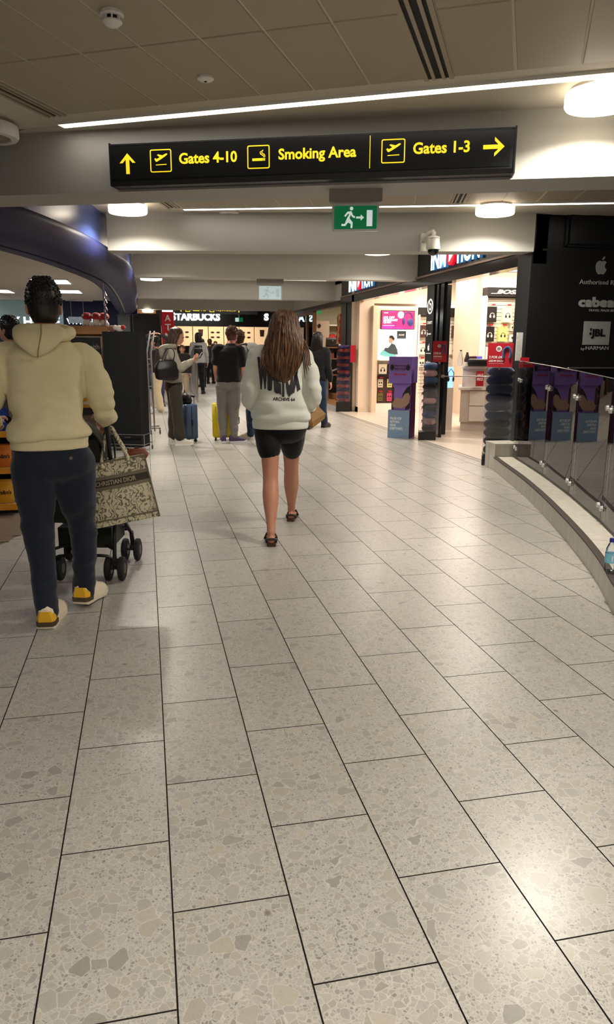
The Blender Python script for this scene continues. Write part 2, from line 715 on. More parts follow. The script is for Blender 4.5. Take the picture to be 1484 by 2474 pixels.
def slot_vent(S, ang, a0, a1, length, label):
    e1 = Vector((math.cos(ang), math.sin(ang), 0))
    e2 = Vector((e1.y, -e1.x, 0))
    O = Vector((S[0], S[1], 0))

    def bar(mb, a, w, b0, b1, z0, z1):
        c = [O + e1 * (a - w / 2) + e2 * b0, O + e1 * (a + w / 2) + e2 * b0, O + e1 * (a + w / 2) + e2 * b1, O + e1 * (a - w / 2) + e2 * b1]
        mb.hexa([p + Z_ * z0 for p in c] + [p + Z_ * z1 for p in c])
    a0, a1, length = kk(a0, a1, length)
    w = a1 - a0
    c = O + e1 * (a0 + w / 2) + e2 * length / 2
    t = thing('slot_diffuser', label, 'air vent', (c.x, c.y, ZC), group='linear air vents in the ceiling')
    mb = MB()
    bar(mb, a0 + w / 2, w, 0.02, length, ZC + 0.004, ZC + 0.0195)
    mb.build('plenum', m_dark, t)
    for k in (0, 1):
        mb = MB()
        bar(mb, a0 + (0.012 if k == 0 else w - 0.012), 0.026, 0.02, length, ZC - 0.006, ZC + 0.016)
        mb.build('frame_rail', m_panel, t)
    for k in (1, 2):
        mb = MB()
        bar(mb, a0 + w * k / 3, 0.02, 0.02, length, ZC - 0.004, ZC + 0.012)
        mb.build('vane', m_panel, t)
    return t


slot_vent(S1, A1, 2.0, 2.165, 2.6, 'linear slot air vent running into the long strip light, right of the directional sign')
slot_vent(S1, A1, -0.50, -0.35, 3.4, 'dark slot air vent at the upper left, beside the round unlit lamp')
slot_vent(S2, A2, -0.16, -0.02, 0.9, 'small slot air vent at the left end of the second strip light')
slot_vent(S2, A2, 2.89, 3.04, 0.9, 'small slot air vent behind the near beam, right of the green exit sign')


def beam(name, f0, f1, thick, z0=ZB, z1=ZC + 0.03):
    a, b = Vector((f0[0], f0[1], 0)), Vector((f1[0], f1[1], 0))
    e = (b - a).normalized()
    n = Vector((-e.y, e.x, 0))
    c = [a, b, b + n * thick, a + n * thick]
    mb = MB().hexa([p + Z_ * z0 for p in c] + [p + Z_ * z1 for p in c])
    return mb.build(name, m_beam, kind='structure')


def ext(f0, f1, l, r):
    a, b = Vector(f0), Vector(f1)
    e = (b - a).normalized()
    return tuple(a - e * l), tuple(b + e * r)


B1 = (kk(-0.99, 6.05), kk(2.96, 4.46))
beam('trim_1', *ext(*B1, 0.45, 6.5), 0.44)
beam('trim_2', kk(-0.36, 9.065), kk(4.36, 7.965), 0.32)
beam('trim_3', kk(-0.12, 12.24), kk(4.40, 11.77), 0.30)
beam('trim_4', kk(-0.12, 17.56), kk(4.50, 17.16), 0.30)
beam('trim_5', kk(-0.14, 22.74), kk(4.50, 22.3), 0.40)
# slim upstand joint along the ceiling edge of the nearest beam
# ================================================================ lamps in the ceiling
m_lampw = M('lamp_body', (232, 230, 224), 0.45)
m_strip_on = M('strip_diffuser_lit', (255, 250, 244), 0.4, emit=7.0, ec=(255, 246, 236))
m_disc_on = M('lamp_diffuser_lit', (255, 244, 225), 0.4, emit=14.0, ec=(255, 238, 214))
m_disc_off = M('lamp_diffuser_off', (150, 140, 122), 0.45)


def strip_light(S, ang, a0, a1, label, w=0.085):
    e1 = Vector((math.cos(ang), math.sin(ang), 0))
    e2 = Vector((-e1.y, e1.x, 0))
    O = Vector((S[0], S[1], 0))
    c = O + e1 * (a0 + a1) / 2
    t = thing('strip_light', label, 'strip light', (c.x, c.y, ZC - 0.012))

    def bar(b0, b1, z0, z1, x0=a0, x1=a1):
        q = [O + e1 * x0 + e2 * b0, O + e1 * x1 + e2 * b0, O + e1 * x1 + e2 * b1, O + e1 * x0 + e2 * b1]
        return MB().hexa([p + Z_ * z0 for p in q] + [p + Z_ * z1 for p in q])
    bar(-0.004, 0.004, ZC - 0.012, ZC + 0.019).build('frame_rail', m_lampw, t)
    bar(w + 0.004, w + 0.012, ZC - 0.012, ZC + 0.019).build('frame_rail', m_lampw, t)
    bar(0.0045, w + 0.0035, ZC - 0.010, ZC + 0.015, a0 + 0.01, a1 - 0.01).build('diffuser', m_strip_on, t)
    for x in (a0, a1):
        bar(-0.004, w + 0.012, ZC - 0.012, ZC + 0.019, x - 0.006, x + 0.006).build('end_cap', m_lampw, t)
    return t


strip_light(kk(-0.52, 5.66), A1, 0.0, 6.9, 'long glowing strip light across the ceiling above the hanging directional sign')
strip_light(S2, A2, 0.0, 5.5, 'thin lit strip light in the second bay, behind the green exit sign')
strip_light(kk(0.6, 11.35), -0.10, 0.0, 3.6, 'lit strip light in front of the third beam, hidden above the second')
strip_light(kk(0.71, 17.0), -0.085, 0.0, 3.6, 'distant lit strip light at the blank white sign')
# plain painted margin between strip and beam is the slab itself, dropped level with the panels
def margin(name, pts):
    q = [Vector((x, y, 0)) for x, y in pts]
    MB().prism([(0, 0)], (0, 0, 0), X_, Y_, Z_, 1) if False else None
    n = len(q)
    mb = MB().add([p + Z_ * ZC for p in q] + [p + Z_ * (ZC + 0.019) for p in q], [tuple(range(n - 1, -1, -1)), tuple(range(n, 2 * n))] + [(i, (i + 1) % n, n + (i + 1) % n, n + i) for i in range(n)])
    mb.build(name, m_ceil, ceiling)


def off(S, ang, a, b):
    return (S[0] + math.cos(ang) * a - math.sin(ang) * b, S[1] + math.sin(ang) * a + math.cos(ang) * b)


margin('painted_margin', [off(kk(-0.52, 5.66), A1, -0.02, 0.1), off(kk(-0.52, 5.66), A1, 6.5, 0.1), kk(6.2, 3.3), kk(5.9, 3.7), kk(-1.0, 6.3), kk(-1.05, 6.0)])
margin('painted_margin', [kk(-1.9, 1.5), off(S1, A1, -0.54, -3.6), off(S1, A1, -0.54, 0.12), kk(-1.02, 6.1), kk(-2.4, 6.9)])
margin('painted_margin', [off(S2, A2, -0.02, 0.1), off(S2, A2, 5.5, 0.1), kk(5.6, 7.8), kk(-0.36, 9.3), kk(-0.45, 8.95)])
margin('painted_margin', [off(S2, A2, -0.18, 0.1), kk(-0.45, 8.95), kk(-0.72, 7.7), kk(-0.3, 6.4), kk(0.1, 6.2), off(S2, A2, -0.18, -2.2)])


def round_lamp(x, y, label, on=True, r=0.215, z=ZC, power=None):
    x, y = kk(x, y)
    t = thing('round_ceiling_lamp', label, 'ceiling lamp', (x, y, z - 0.115), group='round ceiling lamps')
    MB().lathe([(r * 0.86, 0), (r * 0.86, -0.022), (r * 0.9, -0.026)], (x, y, z), 32).build('mount', m_alu, t, 40)
    MB().lathe([(r * 0.90, -0.024), (r * 0.985, -0.028), (r, -0.04), (r, -0.098), (r * 0.96, -0.112), (r * 0.74, -0.115), (r * 0.72, -0.108), (r * 0.70, -0.09), (r * 0.70, -0.024)], (x, y, z), 36).build(
        'ring_shade', m_shade if on else m_lampw, t, 35)
    MB().lathe([(r * 0.695, -0.112), (r * 0.4, -0.118), (0.02, -0.12), (0.019, -0.07), (r * 0.69, -0.07)], (x, y, z), 32).build('diffuser', m_disc_on if on else m_disc_off, t, 50)
    if on:
        l = bpy.data.lights.new('lamp_glow', 'AREA')
        l.shape = 'DISK'
        l.size = r * 1.3
        l.energy = power or 46
        l.color = (1, 0.93, 0.82)
        l.spread = math.radians(150)
        o = bpy.data.objects.new('lamp_glow', l)
        COL.objects.link(o)
        o.parent = t
        o.location = (0, 0, -0.012)
    return t


m_shade = M('lamp_shade_lit', (250, 244, 232), 0.4, emit=4.0, ec=(255, 238, 214))
round_lamp(2.66, 4.20, 'round glowing ceiling lamp at the upper right corner beside the strip light')
round_lamp(-0.98, 5.72, 'round unlit ceiling lamp at the upper left edge', on=False)
round_lamp(-0.11, 8.45, 'round glowing ceiling lamp above the blue curved bulkhead')
round_lamp(3.68, 7.60, 'round glowing ceiling lamp above the dome camera by the shop sign')
round_lamp(0.20, 16.5, 'distant lit round ceiling lamp just right of the blue bulkhead', r=0.24)
round_lamp(0.3, 11.3, 'lit round ceiling lamp hidden above the second beam, left', power=44)
round_lamp(3.5, 11.1, 'lit round ceiling lamp hidden above the second beam, right', power=44)
round_lamp(2.2, 14.5, 'lit round ceiling lamp hidden above the third beam', power=50)
round_lamp(2.4, 20.3, 'lit round ceiling lamp hidden above the fourth beam', power=55)

round_lamp(1.9, 0.3, 'round glowing ceiling lamp above the photographer')

# small ceiling fittings
SDX, SDY = kk(-0.08, 3.83)
CSX, CSY = kk(0.40, 4.56)
t = thing('smoke_detector', 'white domed smoke detector with dark slots on the upper left ceiling panel', 'smoke detector', (SDX, SDY, ZC - 0.07))
MB().lathe([(0.055, 0), (0.057, -0.015), (0.05, -0.022)], (SDX, SDY, ZC), 24).build('base', m_lampw, t, 40)
MB().lathe([(0.036, -0.02), (0.036, -0.04)], (SDX, SDY, ZC), 20).build('chamber', m_dark, t, 40)
for k in range(8):
    a = k * PI / 4
    MB().obox((SDX + 0.042 * math.cos(a), SDY + 0.042 * math.sin(a), ZC - 0.03), 0.006, 0.004, 0.014, a).build('rib', m_lampw, t)
MB().lathe([(0.046, -0.04), (0.048, -0.046), (0.03, -0.062), (0.01, -0.066)], (SDX, SDY, ZC), 24).build('cap', m_lampw, t, 40)
t = thing('ceiling_sensor', 'small white disc sensor on the ceiling panel left of the air vent', 'sensor', (CSX, CSY, ZC - 0.025))
MB().lathe([(0.05, 0), (0.05, -0.012), (0.04, -0.02), (0.012, -0.024)], (CSX, CSY, ZC), 24).build('body', m_lampw, t, 40)
MB().lathe([(0.010, -0.022), (0.008, -0.027), (0.002, -0.028)], (CSX, CSY, ZC), 12).build('lens', m_dark, t, 40)
t = thing('ceiling_speaker', 'flat round grey ceiling speaker left of the green exit sign', 'speaker', (1.06, 9.28, ZC - 0.02))
MB().lathe([(0.12, 0), (0.12, -0.012), (0.105, -0.018)], (1.06, 9.28, ZC), 24).build('rim', m_lampw, t, 40)
MB().lathe([(0.10, -0.012), (0.02, -0.02)], (1.06, 9.28, ZC), 24).build('grille', m_alu, t, 40)
t = thing('ceiling_speaker', 'flat round grey ceiling speaker right of the green exit sign', 'speaker', (2.49, 8.82, ZC - 0.02))
MB().lathe([(0.12, 0), (0.12, -0.012), (0.105, -0.018)], (2.49, 8.82, ZC), 24).build('rim', m_lampw, t, 40)
MB().lathe([(0.10, -0.012), (0.02, -0.02)], (2.49, 8.82, ZC), 24).build('grille', m_alu, t, 40)

# ================================================================ hanging directional sign on the nearest beam
m_signblk = M('sign_casing', (26, 29, 31), 0.4, var=0.05)
m_signface = M('sign_face', (22, 24, 26), 0.3, var=0.05)
m_yellow = M('sign_yellow_lit', (250, 214, 40), 0.5, emit=0.75, ec=(255, 214, 30))
SA = Vector((-0.99, 6.05, 0)) * K
SE = Vector((0.92766, -0.37341, 0))
SN = Vector((-0.37341, -0.92766, 0))


def SP(s, z, o=0.0):
    return SA + SE * s * K + SN * o * K + Z_ * (CAM_H + (z - CAM_H) * K)


def sbox(s0, s1, z0, z1, o0, o1):
    c = [(s0, o1), (s1, o1), (s1, o0), (s0, o0)]
    return MB().hexa([SP(s, z0, o) for s, o in c] + [SP(s, z1, o) for s, o in c])


c = SP(2.28, 2.535, 0.07)
sign = thing('directional_sign', 'black hanging sign with yellow gate numbers and arrows', 'sign', c)
# casing with a bevelled lower edge
prof = [(0.0, 2.535), (0.10, 2.535), (0.125, 2.56), (0.125, 2.79), (0.112, 2.803), (0.0, 2.803)]
MB().loft([[SP(s, z, o) for o, z in prof] for s in (0.926, 3.631)]).build('casing', m_signblk, sign)
sbox(0.932, 3.60, 2.572, 2.788, 0.124, 0.1285).build('face_panel', m_signface, sign)
for s0 in (0.922, 3.625):
    sbox(s0, s0 + 0.010, 2.532, 2.806, 0.0, 0.129).build('end_cap', m_signblk, sign)
sbox(0.926, 3.631, 2.788, 2.797, 0.1245, 0.130).build('top_rail', m_alu if False else m_signblk, sign)


def splate(name, polys, s0, z0):
    mb = MB()
    for p in polys:
        mb.prism(p, SP(s0, z0, 0.1285), SE * K, Z_ * K, SN, 0.0025)
    return mb.build(name, m_yellow, sign)


up = [(0, 0.131), (-0.057, 0.07), (-0.036, 0.07), (-0.0125, 0.094), (-0.0125, 0), (0.0125, 0), (0.0125, 0.094), (0.036, 0.07), (0.057, 0.07)]
splate('arrow_up', [up], 1.055, 2.606)
splate('arrow_right', [[(y, -x) for x, y in up]], 3.432, 2.688)
splate('divider', [[(-0.0022, 0), (0.0022, 0), (0.0022, 0.196), (-0.0022, 0.196)]], 2.716, 2.588)
plane = [(-0.045, 0.012), (-0.038, 0.018), (-0.028, 0.012), (-0.006, 0.022), (-0.026, 0.037), (-0.017, 0.041), (0.014, 0.033), (0.036, 0.044), (0.047, 0.044), (0.047, 0.038), (0.028, 0.025), (-0.002, 0.008), (-0.03, -0.006), (-0.037, -0.002)]
runway = [(-0.036, -0.028), (0.04, -0.026), (0.04, -0.021), (-0.036, -0.023)]
cig = [[(-0.042, -0.024), (0.03, -0.024), (0.03, -0.008), (-0.042, -0.008)], [(0.033, -0.024), (0.037, -0.024), (0.037, -0.008), (0.033, -0.008)], [(0.040, -0.024), (0.045, -0.024), (0.045, -0.008), (0.040, -0.008)],
       [(0.033, -0.003), (0.037, -0.003), (0.036, 0.008), (0.026, 0.014), (0.018, 0.018), (0.014, 0.026), (0.019, 0.033), (0.016, 0.036), (0.009, 0.028), (0.012, 0.016), (0.022, 0.010), (0.032, 0.005)],
       [(0.041, -0.003), (0.045, -0.003), (0.046, 0.010), (0.038, 0.020), (0.028, 0.022), (0.026, 0.032), (0.034, 0.040), (0.031, 0.044), (0.021, 0.036), (0.022, 0.020), (0.034, 0.016), (0.040, 0.008)]]


def picto(name, s, z, polys):
    mb = MB()
    mb.strip_poly(rrect(0.152, 0.144, 0.012), rrect(0.139, 0.131, 0.007), SP(s, z, 0.1285), SE * K, Z_ * K, SN, 0.0025)
    for p in polys:
        mb.prism(p, SP(s, z, 0.1285), SE * K, Z_ * K, SN, 0.0025)
    return mb.build(name, m_yellow, sign)


picto('departures_pictogram', 1.294, 2.682, [plane, runway])
picto('smoking_pictogram', 1.975, 2.682, cig)
picto('departures_pictogram', 2.866, 2.686, [plane, runway])
for body, s0, s1, z0, h in (('Gates 4-10', 1.424, 1.828, 2.656, 0.07), ('Smoking Area', 2.111, 2.627, 2.639, 0.089), ('Gates 1-3', 2.993, 3.349, 2.662, 0.07)):
    put_text(MB(), body, SP(s0, z0, 0.1285), SE, Z_, (s1 - s0) * K, h * K, depth=0.0025, bold=0.025).build('lettering', m_yellow, sign)

# ================================================================ exit signs
m_grey = M('sign_bracket_grey', (150, 146, 138), 0.5)
m_green = M('exit_green_lit', (8, 110, 66), 0.4, emit=0.35, ec=(8, 120, 70))
m_exw = M('exit_white', (232, 240, 236), 0.4, emit=0.5, ec=(225, 240, 235))
m_acry = M('exit_acrylic_edge', (205, 214, 210), 0.25, spec=0.6)


def exit_sign(P, R, w, h, label, blank=False, top=2.584):
    """hanging edge-lit panel; P = bottom centre, R = direction to the right as seen from the hall"""
    R = Vector(R).normalized()
    N = R.cross(Z_)
    P = Vector(P)
    t = thing('exit_sign', label, 'exit sign', P)
    MB().prism(rrect(w * 1.12, top - P.z - h - 0.004, 0.012), P + Z_ * ((top - P.z + h + 0.004) / 2) - N * 0.04, R, Z_, N, 0.08).build('bracket', m_grey, t, 30)
    MB().strip_poly(rrect(w, h, 0.02), rrect(w - 0.034, h - 0.034, 0.008), P + Z_ * h / 2 - N * 0.008, R, Z_, N, 0.018).build('acrylic_frame', m_acry, t, 30)
    MB().prism(rrect(w - 0.033, h - 0.033, 0.008), P + Z_ * h / 2 - N * 0.006, R, Z_, N, 0.012).build('panel', m_blank if blank else m_green, t)
    s = h / 0.2
    man = [[(-0.078, -0.055), (-0.055, -0.06), (-0.03, -0.02), (-0.05, 0.005), (-0.062, 0.02), (-0.052, 0.04), (-0.03, 0.055), (-0.012, 0.055), (-0.016, 0.012), (0.0, 0.002), (0.0, -0.055), (-0.016, -0.055), (-0.018, -0.012), (-0.045, -0.045), (-0.078, -0.04)]]
    man = [[(-0.105, -0.06), (-0.075, -0.06), (-0.055, -0.035), (-0.035, -0.045), (-0.035, -0.075), (-0.022, -0.075), (-0.02, -0.035), (-0.045, -0.005), (-0.035, 0.02), (-0.022, 0.002), (-0.005, -0.004), (-0.002, 0.008), (-0.018, 0.015), (-0.03, 0.045), (-0.06, 0.042), (-0.085, 0.012), (-0.075, 0.005), (-0.057, 0.026), (-0.045, 0.026), (-0.065, -0.008), (-0.08, -0.045), (-0.105, -0.045)]]
    arrow = [[(0.005, -0.007), (0.04, -0.007), (0.04, -0.022), (0.065, 0.0), (0.04, 0.022), (0.04, 0.007), (0.005, 0.007)]]
    door = [[(0.085, -0.062), (0.128, -0.062), (0.128, 0.052), (0.085, 0.052)]]
    mb = MB()
    for p in man + arrow + door:
        mb.prism([(x * s, y * s) for x, y in p], P + Z_ * h / 2 + N * 0.006, R, Z_, N, 0.002)
    mb.prism(circle(0.013 * s, 14, -0.03 * s, 0.064 * s), P + Z_ * h / 2 + N * 0.006, R, Z_, N, 0.002)
    mb.build('running_man_pictogram', m_blankfig if blank else m_exw, t)
    return t


m_blank = M('exit_blank_lit', (188, 205, 208), 0.4, emit=0.45, ec=(190, 210, 215))
m_blankfig = M('exit_faint_green', (176, 198, 198), 0.4, emit=0.35, ec=(175, 198, 200))
BN = Vector((0.25, 1, 0)).normalized()
exit_sign((1.571, 5.55, 2.292), (0.96, -0.28, 0), 0.349, 0.196, 'green emergency exit sign hanging behind the directional sign')
exit_sign((2.152, 12.90, 2.24), (1, -0.1, 0), 0.413, 0.249, 'pale washed-out exit sign hanging behind the third beam', blank=True)

# dome camera on the second beam
m_cam = M('camera_shell', (196, 192, 180), 0.4)
m_dome = M('camera_dome', (16, 16, 18), 0.08, spec=0.8)
cx, cy = 3.36, 8.50
t = thing('dome_camera', 'white security dome camera on a wall arm, right part of the second beam', 'security camera', (cx, cy, 2.50))
MB().rbox(cx - 0.085, cy + 0.18, 2.580, cx - 0.02, cy + 0.235, 2.780, 0.008).build('wall_plate', m_cam, t)
MB().tube([(cx - 0.05, cy + 0.18, 2.700), (cx - 0.03, cy + 0.08, 2.760), (cx, cy + 0.02, 2.775), (cx, cy, 2.760), (cx, cy, 2.715)], 0.028, 10).build('arm', m_cam, t, 50)
MB().lathe([(0.03, 2.730), (0.07, 2.715), (0.076, 2.700), (0.070, 2.695), (0.074, 2.660), (0.082, 2.595), (0.082, 2.575), (0.06, 2.570)], (cx, cy, 0), 24).build('housing', m_cam, t, 40)
MB().lathe([(0.065, 2.575), (0.063, 2.550), (0.05, 2.525), (0.03, 2.510), (0.008, 2.505)], (cx, cy, 0), 24).build('dome', m_dome, t, 50)

# ================================================================ blue curved bulkhead on the left
m_blue = M('bulkhead_blue', (30, 34, 74), 0.5, var=0.1, vs=2.5, spec=0.2)
m_bluew = M('bulkhead_upper_blue', (62, 80, 140), 0.28, var=0.08, vs=2.5, spec=0.5)
m_groove = M('bulkhead_groove_grey', (150, 142, 134), 0.4, 0.3)
OUT = [(-4.2, 2.3), (-3.1, 3.4), (-2.25, 4.5), (-1.62, 5.5), (-1.07, 6.53), (-0.73, 7.49), (-0.48, 8.54), (-0.35, 9.3), (-0.26, 9.87), (-0.16, 10.78), (-0.115, 12.11), (-0.10, 14.9), (-0.12, 18.0), (-0.14, 21.0)]


def smooth_path(P, n=4):
    o = []
    P = [Vector((p[0], p[1], p[2] if len(p) > 2 else 0)) for p in P]
    for i in range(len(P) - 1):
        p0, p1, p2, p3 = P[max(i - 1, 0)], P[i], P[i + 1], P[min(i + 2, len(P) - 1)]
        for k in range(n):
            t = k / n
            o.append(0.5 * ((2 * p1) + (p2 - p0) * t + (2 * p0 - 5 * p1 + 4 * p2 - p3) * t * t + (3 * p1 - p0 - 3 * p2 + p3) * t ** 3))
    return o + [P[-1]]


def sweep(path, prof, name, mat, parent=None, smooth=40, **kw):
    """prof: (d to the left of travel, z) closed polygon"""
    rings = []
    for i, p in enumerate(path):
        t = (path[min(i + 1, len(path) - 1)] - path[max(i - 1, 0)])
        t.z = 0
        t.normalize()
        n = Vector((-t.y, t.x, 0))
        rings.append([p + n * d + Z_ * z for d, z in prof])
    return MB().loft(rings).build(name, mat, parent, smooth, **kw)


OUT = [kk(*p) for p in OUT]
opath = smooth_path(OUT, 4)
bulk = thing('wall_bulkhead', None, None, (-0.4, 9.3, 2.319), kind='structure')
sweep(opath, [(0.05, 2.669), (0.0, 2.632), (-0.004, 2.584), (0.015, 2.510), (0.06, 2.441), (0.13, 2.388), (0.22, 2.359), (0.315, 2.351), (0.32, 2.415), (0.2, 2.669)], 'lip', m_blue, bulk, 50)
sweep(opath, [(0.315, 2.378), (0.365, 2.378), (0.365, 2.415), (0.315, 2.415)], 'groove_strip', m_groove, bulk)
sweep(opath, [(0.365, 2.351), (0.50, 2.346), (0.535, 2.362), (0.56, 2.415), (0.58, 2.733), (0.37, 2.733)], 'inner_strip', m_blue, bulk, 50)
sweep(opath, [(0.035, 2.648), (0.2, 2.648), (0.2, 3.040), (0.035, 3.040)], 'upper_wall', m_bluew, bulk)
MB().box(-8.0, 22.1, 2.351, -0.16, 22.5, 2.987).build('end_fascia', m_blue, bulk)

# ================================================================ shop on the left: ceiling, walls, wooden floor
m_sceil = M('shop_ceiling_board', (206, 200, 190), 0.7, var=0.03, vs=30)
m_swall = M('shop_wall_grey', (92, 96, 96), 0.6)
m_navy = M('navy_fascia', (26, 34, 72), 0.5)
m_pan_on = M('troffer_lit', (255, 255, 255), 0.4, emit=16.0, ec=(246, 250, 255))
lp = [p for p in opath if p.y > 2.0]
ZS = 2.69
sc = MB()
q = [Vector((p.x - 0.55, p.y, 0)) for p in lp] + [Vector((-0.7, 29.5, 0)), Vector((-9, 29.5, 0)), Vector((-9, 2.3, 0))]
n = len(q)
sc.add([p + Z_ * (ZS + 0.01) for p in q] + [p + Z_ * (ZS + 0.1) for p in q], [tuple(range(n - 1, -1, -1)), tuple(range(n, 2 * n))] + [(i, (i + 1) % n, n + (i + 1) % n, n + i) for i in range(n)])
sceil = sc.build('ceiling', m_dark, kind='structure')
lights_at = [(-1.6, 14.5), (-1.6, 17.0), (-1.6, 20.8), (-1.6, 22.9), (-1.6, 26.0), (-3.05, 17.3), (-2.3, 27.5), (-3.05, 13.6), (-4.5, 14.4), (-4.5, 20.5), (-3.05, 21.5), (-3.3, 9.0), (-3.4, 6.0)]
bd = MB()
y = 5.0
while y < 29.4:
    for x0 in (-8.9, -7.5, -6.1, -4.7, -3.3, -1.93):
        x1 = x0 + 1.37
        xr = None
        yc = y + 0.15
        k = min(range(len(lp)), key=lambda i: abs(lp[i].y - yc))
        lim = lp[k].x - 0.57
        if x0 > lim:
            continue
        x1 = min(x1, lim)
        if x1 - x0 < 0.1:
            continue
        bd.box(x0, y, ZS - 0.012, x1, y + 0.288, ZS + 0.0099)
    y += 0.30
bd.build('plank_boards', m_sceil, sceil, kind='stuff')
rowname = {-1.6: 'the row nearest the bulkhead', -3.05: 'the second row', -4.5: 'the third row'}
for (x_, y_) in lights_at:
    x, yy = kk(x_, y_)
    near = sorted(p[1] for p in lights_at if p[0] == x_)
    lab = 'square lit ceiling panel, %s from the front in %s' % (('first', 'second', 'third', 'fourth', 'fifth', 'sixth')[near.index(y_)], rowname.get(x_, 'the deep corner of the left shop' if y_ > 20 else 'the front bay of the left shop' if y_ > 7 else 'the entrance bay of the left shop'))
    t = thing('ceiling_panel_light', lab, 'ceiling light', (x, yy, ZS - 0.03), group='square light panels over the left shop')
    MB().strip_poly(rrect(0.72, 0.98, 0.004, 1), rrect(0.64, 0.90, 0.004, 1), (x, yy, ZS - 0.035), X_, Y_, Z_, 0.022).build('frame', m_lampw, t)
    MB().box(x - 0.322, yy - 0.452, ZS - 0.03, x + 0.322, yy + 0.452, ZS - 0.0125).build('diffuser', m_pan_on, t)
MB().box(-9.2, 29.4, 0, -0.5, 29.6, 2.9).build('wall_back', m_swall, kind='structure')
MB().box(-9.2, 2.2, 0, -9.0, 29.6, 2.9).build('wall_left', m_swall, kind='structure')


def wood_floor_mat():
    m = M('wood_plank', (112, 96, 80), 0.45, var=0.25, vs=6, stretch=(0.6, 9, 1))
    return m


m_wood = wood_floor_mat()
WF = [(-1.85, 4.2), (-1.45, 4.95), (-1.117, 5.61), (-0.95, 6.1), (-0.86, 6.9), (-0.80, 8.0), (-0.74, 9.5), (-0.7, 12), (-0.66, 20), (-0.66, 27.9)]
wfl = MB().add([(x, y, 0.0005) for x, y in WF] + [(-8.9, 27.9, 0.0005), (-8.9, 4.2, 0.0005)], [tuple(range(len(WF) + 2))]).build('floor', m_wood, kind='structure')
for r in range(0, 46):
    y0 = 4.25 + r * 0.18
    lim = poly_x(WF, y0 + 0.09)
    if y0 > 12.4:
        break
    x = lim - 0.01 if lim else -1
    st = (r * 0.37) % 1.2
    while x > -4.2:
        x0 = x - (1.2 if x < lim - 0.02 else 0.35 + st)
        MB().box(x0 + 0.0012, y0 + 0.0012, 0.0005, x - 0.0012, y0 + 0.1788, 0.006).build('plank', m_wood, wfl)
        x = x0

# fascia signs deep in the left shop
m_ltgrey = M('fascia_pale_green', (120, 134, 132), 0.5, emit=0.25, ec=(120, 140, 140))
m_white_on = M('letter_white_lit', (250, 250, 250), 0.5, emit=1.4, ec=(245, 250, 255))
m_white = M('print_white', (235, 234, 230), 0.5)
t = thing('fascia_sign', 'pale grey shop fascia with white capital letters behind the man', 'shop sign', (-3.6, 22.0, 1.75))
MB().box(-7.5, 22.0, 1.75, -2.15, 22.12, 2.675).build('board', m_ltgrey, t)
put_text(MB(), 'HOLIDAY HOME', (-4.80, 21.995, 1.98), X_, Z_, None, 0.26, bold=0.03, depth=0.01).build('lettering', m_white_on, t)
t = thing('fascia_sign', 'navy shop fascia with a white letter behind the man, right of his ear', 'shop sign', (-1.7, 21.6, 1.6))
MB().box(-2.14, 21.6, 1.6, -0.7, 21.7, 2.675).build('board', m_navy, t)
put_text(MB(), 'WHSmith', (-2.06, 21.595, 2.04), X_, Z_, None, 0.16, bold=0.02, depth=0.008).build('lettering', m_white_on, t)
m_poster = M('poster_blue_grey', (130, 145, 152), 0.4, var=0.5, vs=9, emit=0.3, ec=(140, 155, 165))
t = thing('hanging_screen', 'small pale screen hanging in front of the navy fascia', 'screen', (-1.74, 21.3, 2.06))
MB().box(-1.98, 21.3, 2.06, -1.5, 21.33, 2.23).build('panel', m_poster, t)
for x in (-1.9, -1.58):
    MB().tube([(x, 21.315, 2.23), (x, 21.315, 2.678)], 0.006, 6).build('hanger', m_alu, t)

# ================================================================ electronics shop on the right
FX = 4.67                                    # shop front plane
m_blk = M('shopfront_black', (24, 23, 23), 0.35, var=0.1, vs=3, spec=0.5)
m_blkgloss = M('shopfront_gloss_black', (16, 16, 17), 0.12, spec=0.6)
m_beige = M('shop_beige_wall', (226, 206, 184), 0.6, var=0.03, vs=2)
m_beige2 = M('shop_beige_panel', (216, 196, 172), 0.55, var=0.03, vs=2)
m_whitew = M('shop_white', (240, 234, 224), 0.5, var=0.02)
m_sfloor = M('shop_floor_tile', (206, 192, 178), 0.3, var=0.06, vs=9)
m_trimlt = M('fascia_trim_bronze', (150, 128, 118), 0.3, 0.6)
sfl = MB().box(FX - 0.37, 8.86, -0.02, 10.2, 16.4, 0.0015).build('floor', m_grout, kind='structure')
for i in range(8):
    for j in range(10):
        x0, y0 = FX - 0.36 + i * 0.6, 8.87 + j * 0.75
        MB().box(x0 + 0.002, y0 + 0.002, 0.0015, x0 + 0.598, y0 + 0.748, 0.004).build('shop_tile', m_sfloor, sfl)
for x in (4.22, 4.30):
    MB().box(x, 8.75, 0.0, x + 0.012, 16.6, 0.003).build('threshold_strip', m_trimlt, sfl)
MB().box(FX + 0.16, 8.5, 3.0, 10.2, 16.6, 3.1).build('ceiling', m_whitew, kind='structure')
MB().box(FX - 0.02, 16.42, 0, 10.2, 16.6, 3.1).build('wall_back', m_beige, kind='structure')
MB().box(10.0, 8.7, 0, 10.2, 16.5, 3.1).build('wall_right', m_beige, kind='structure')
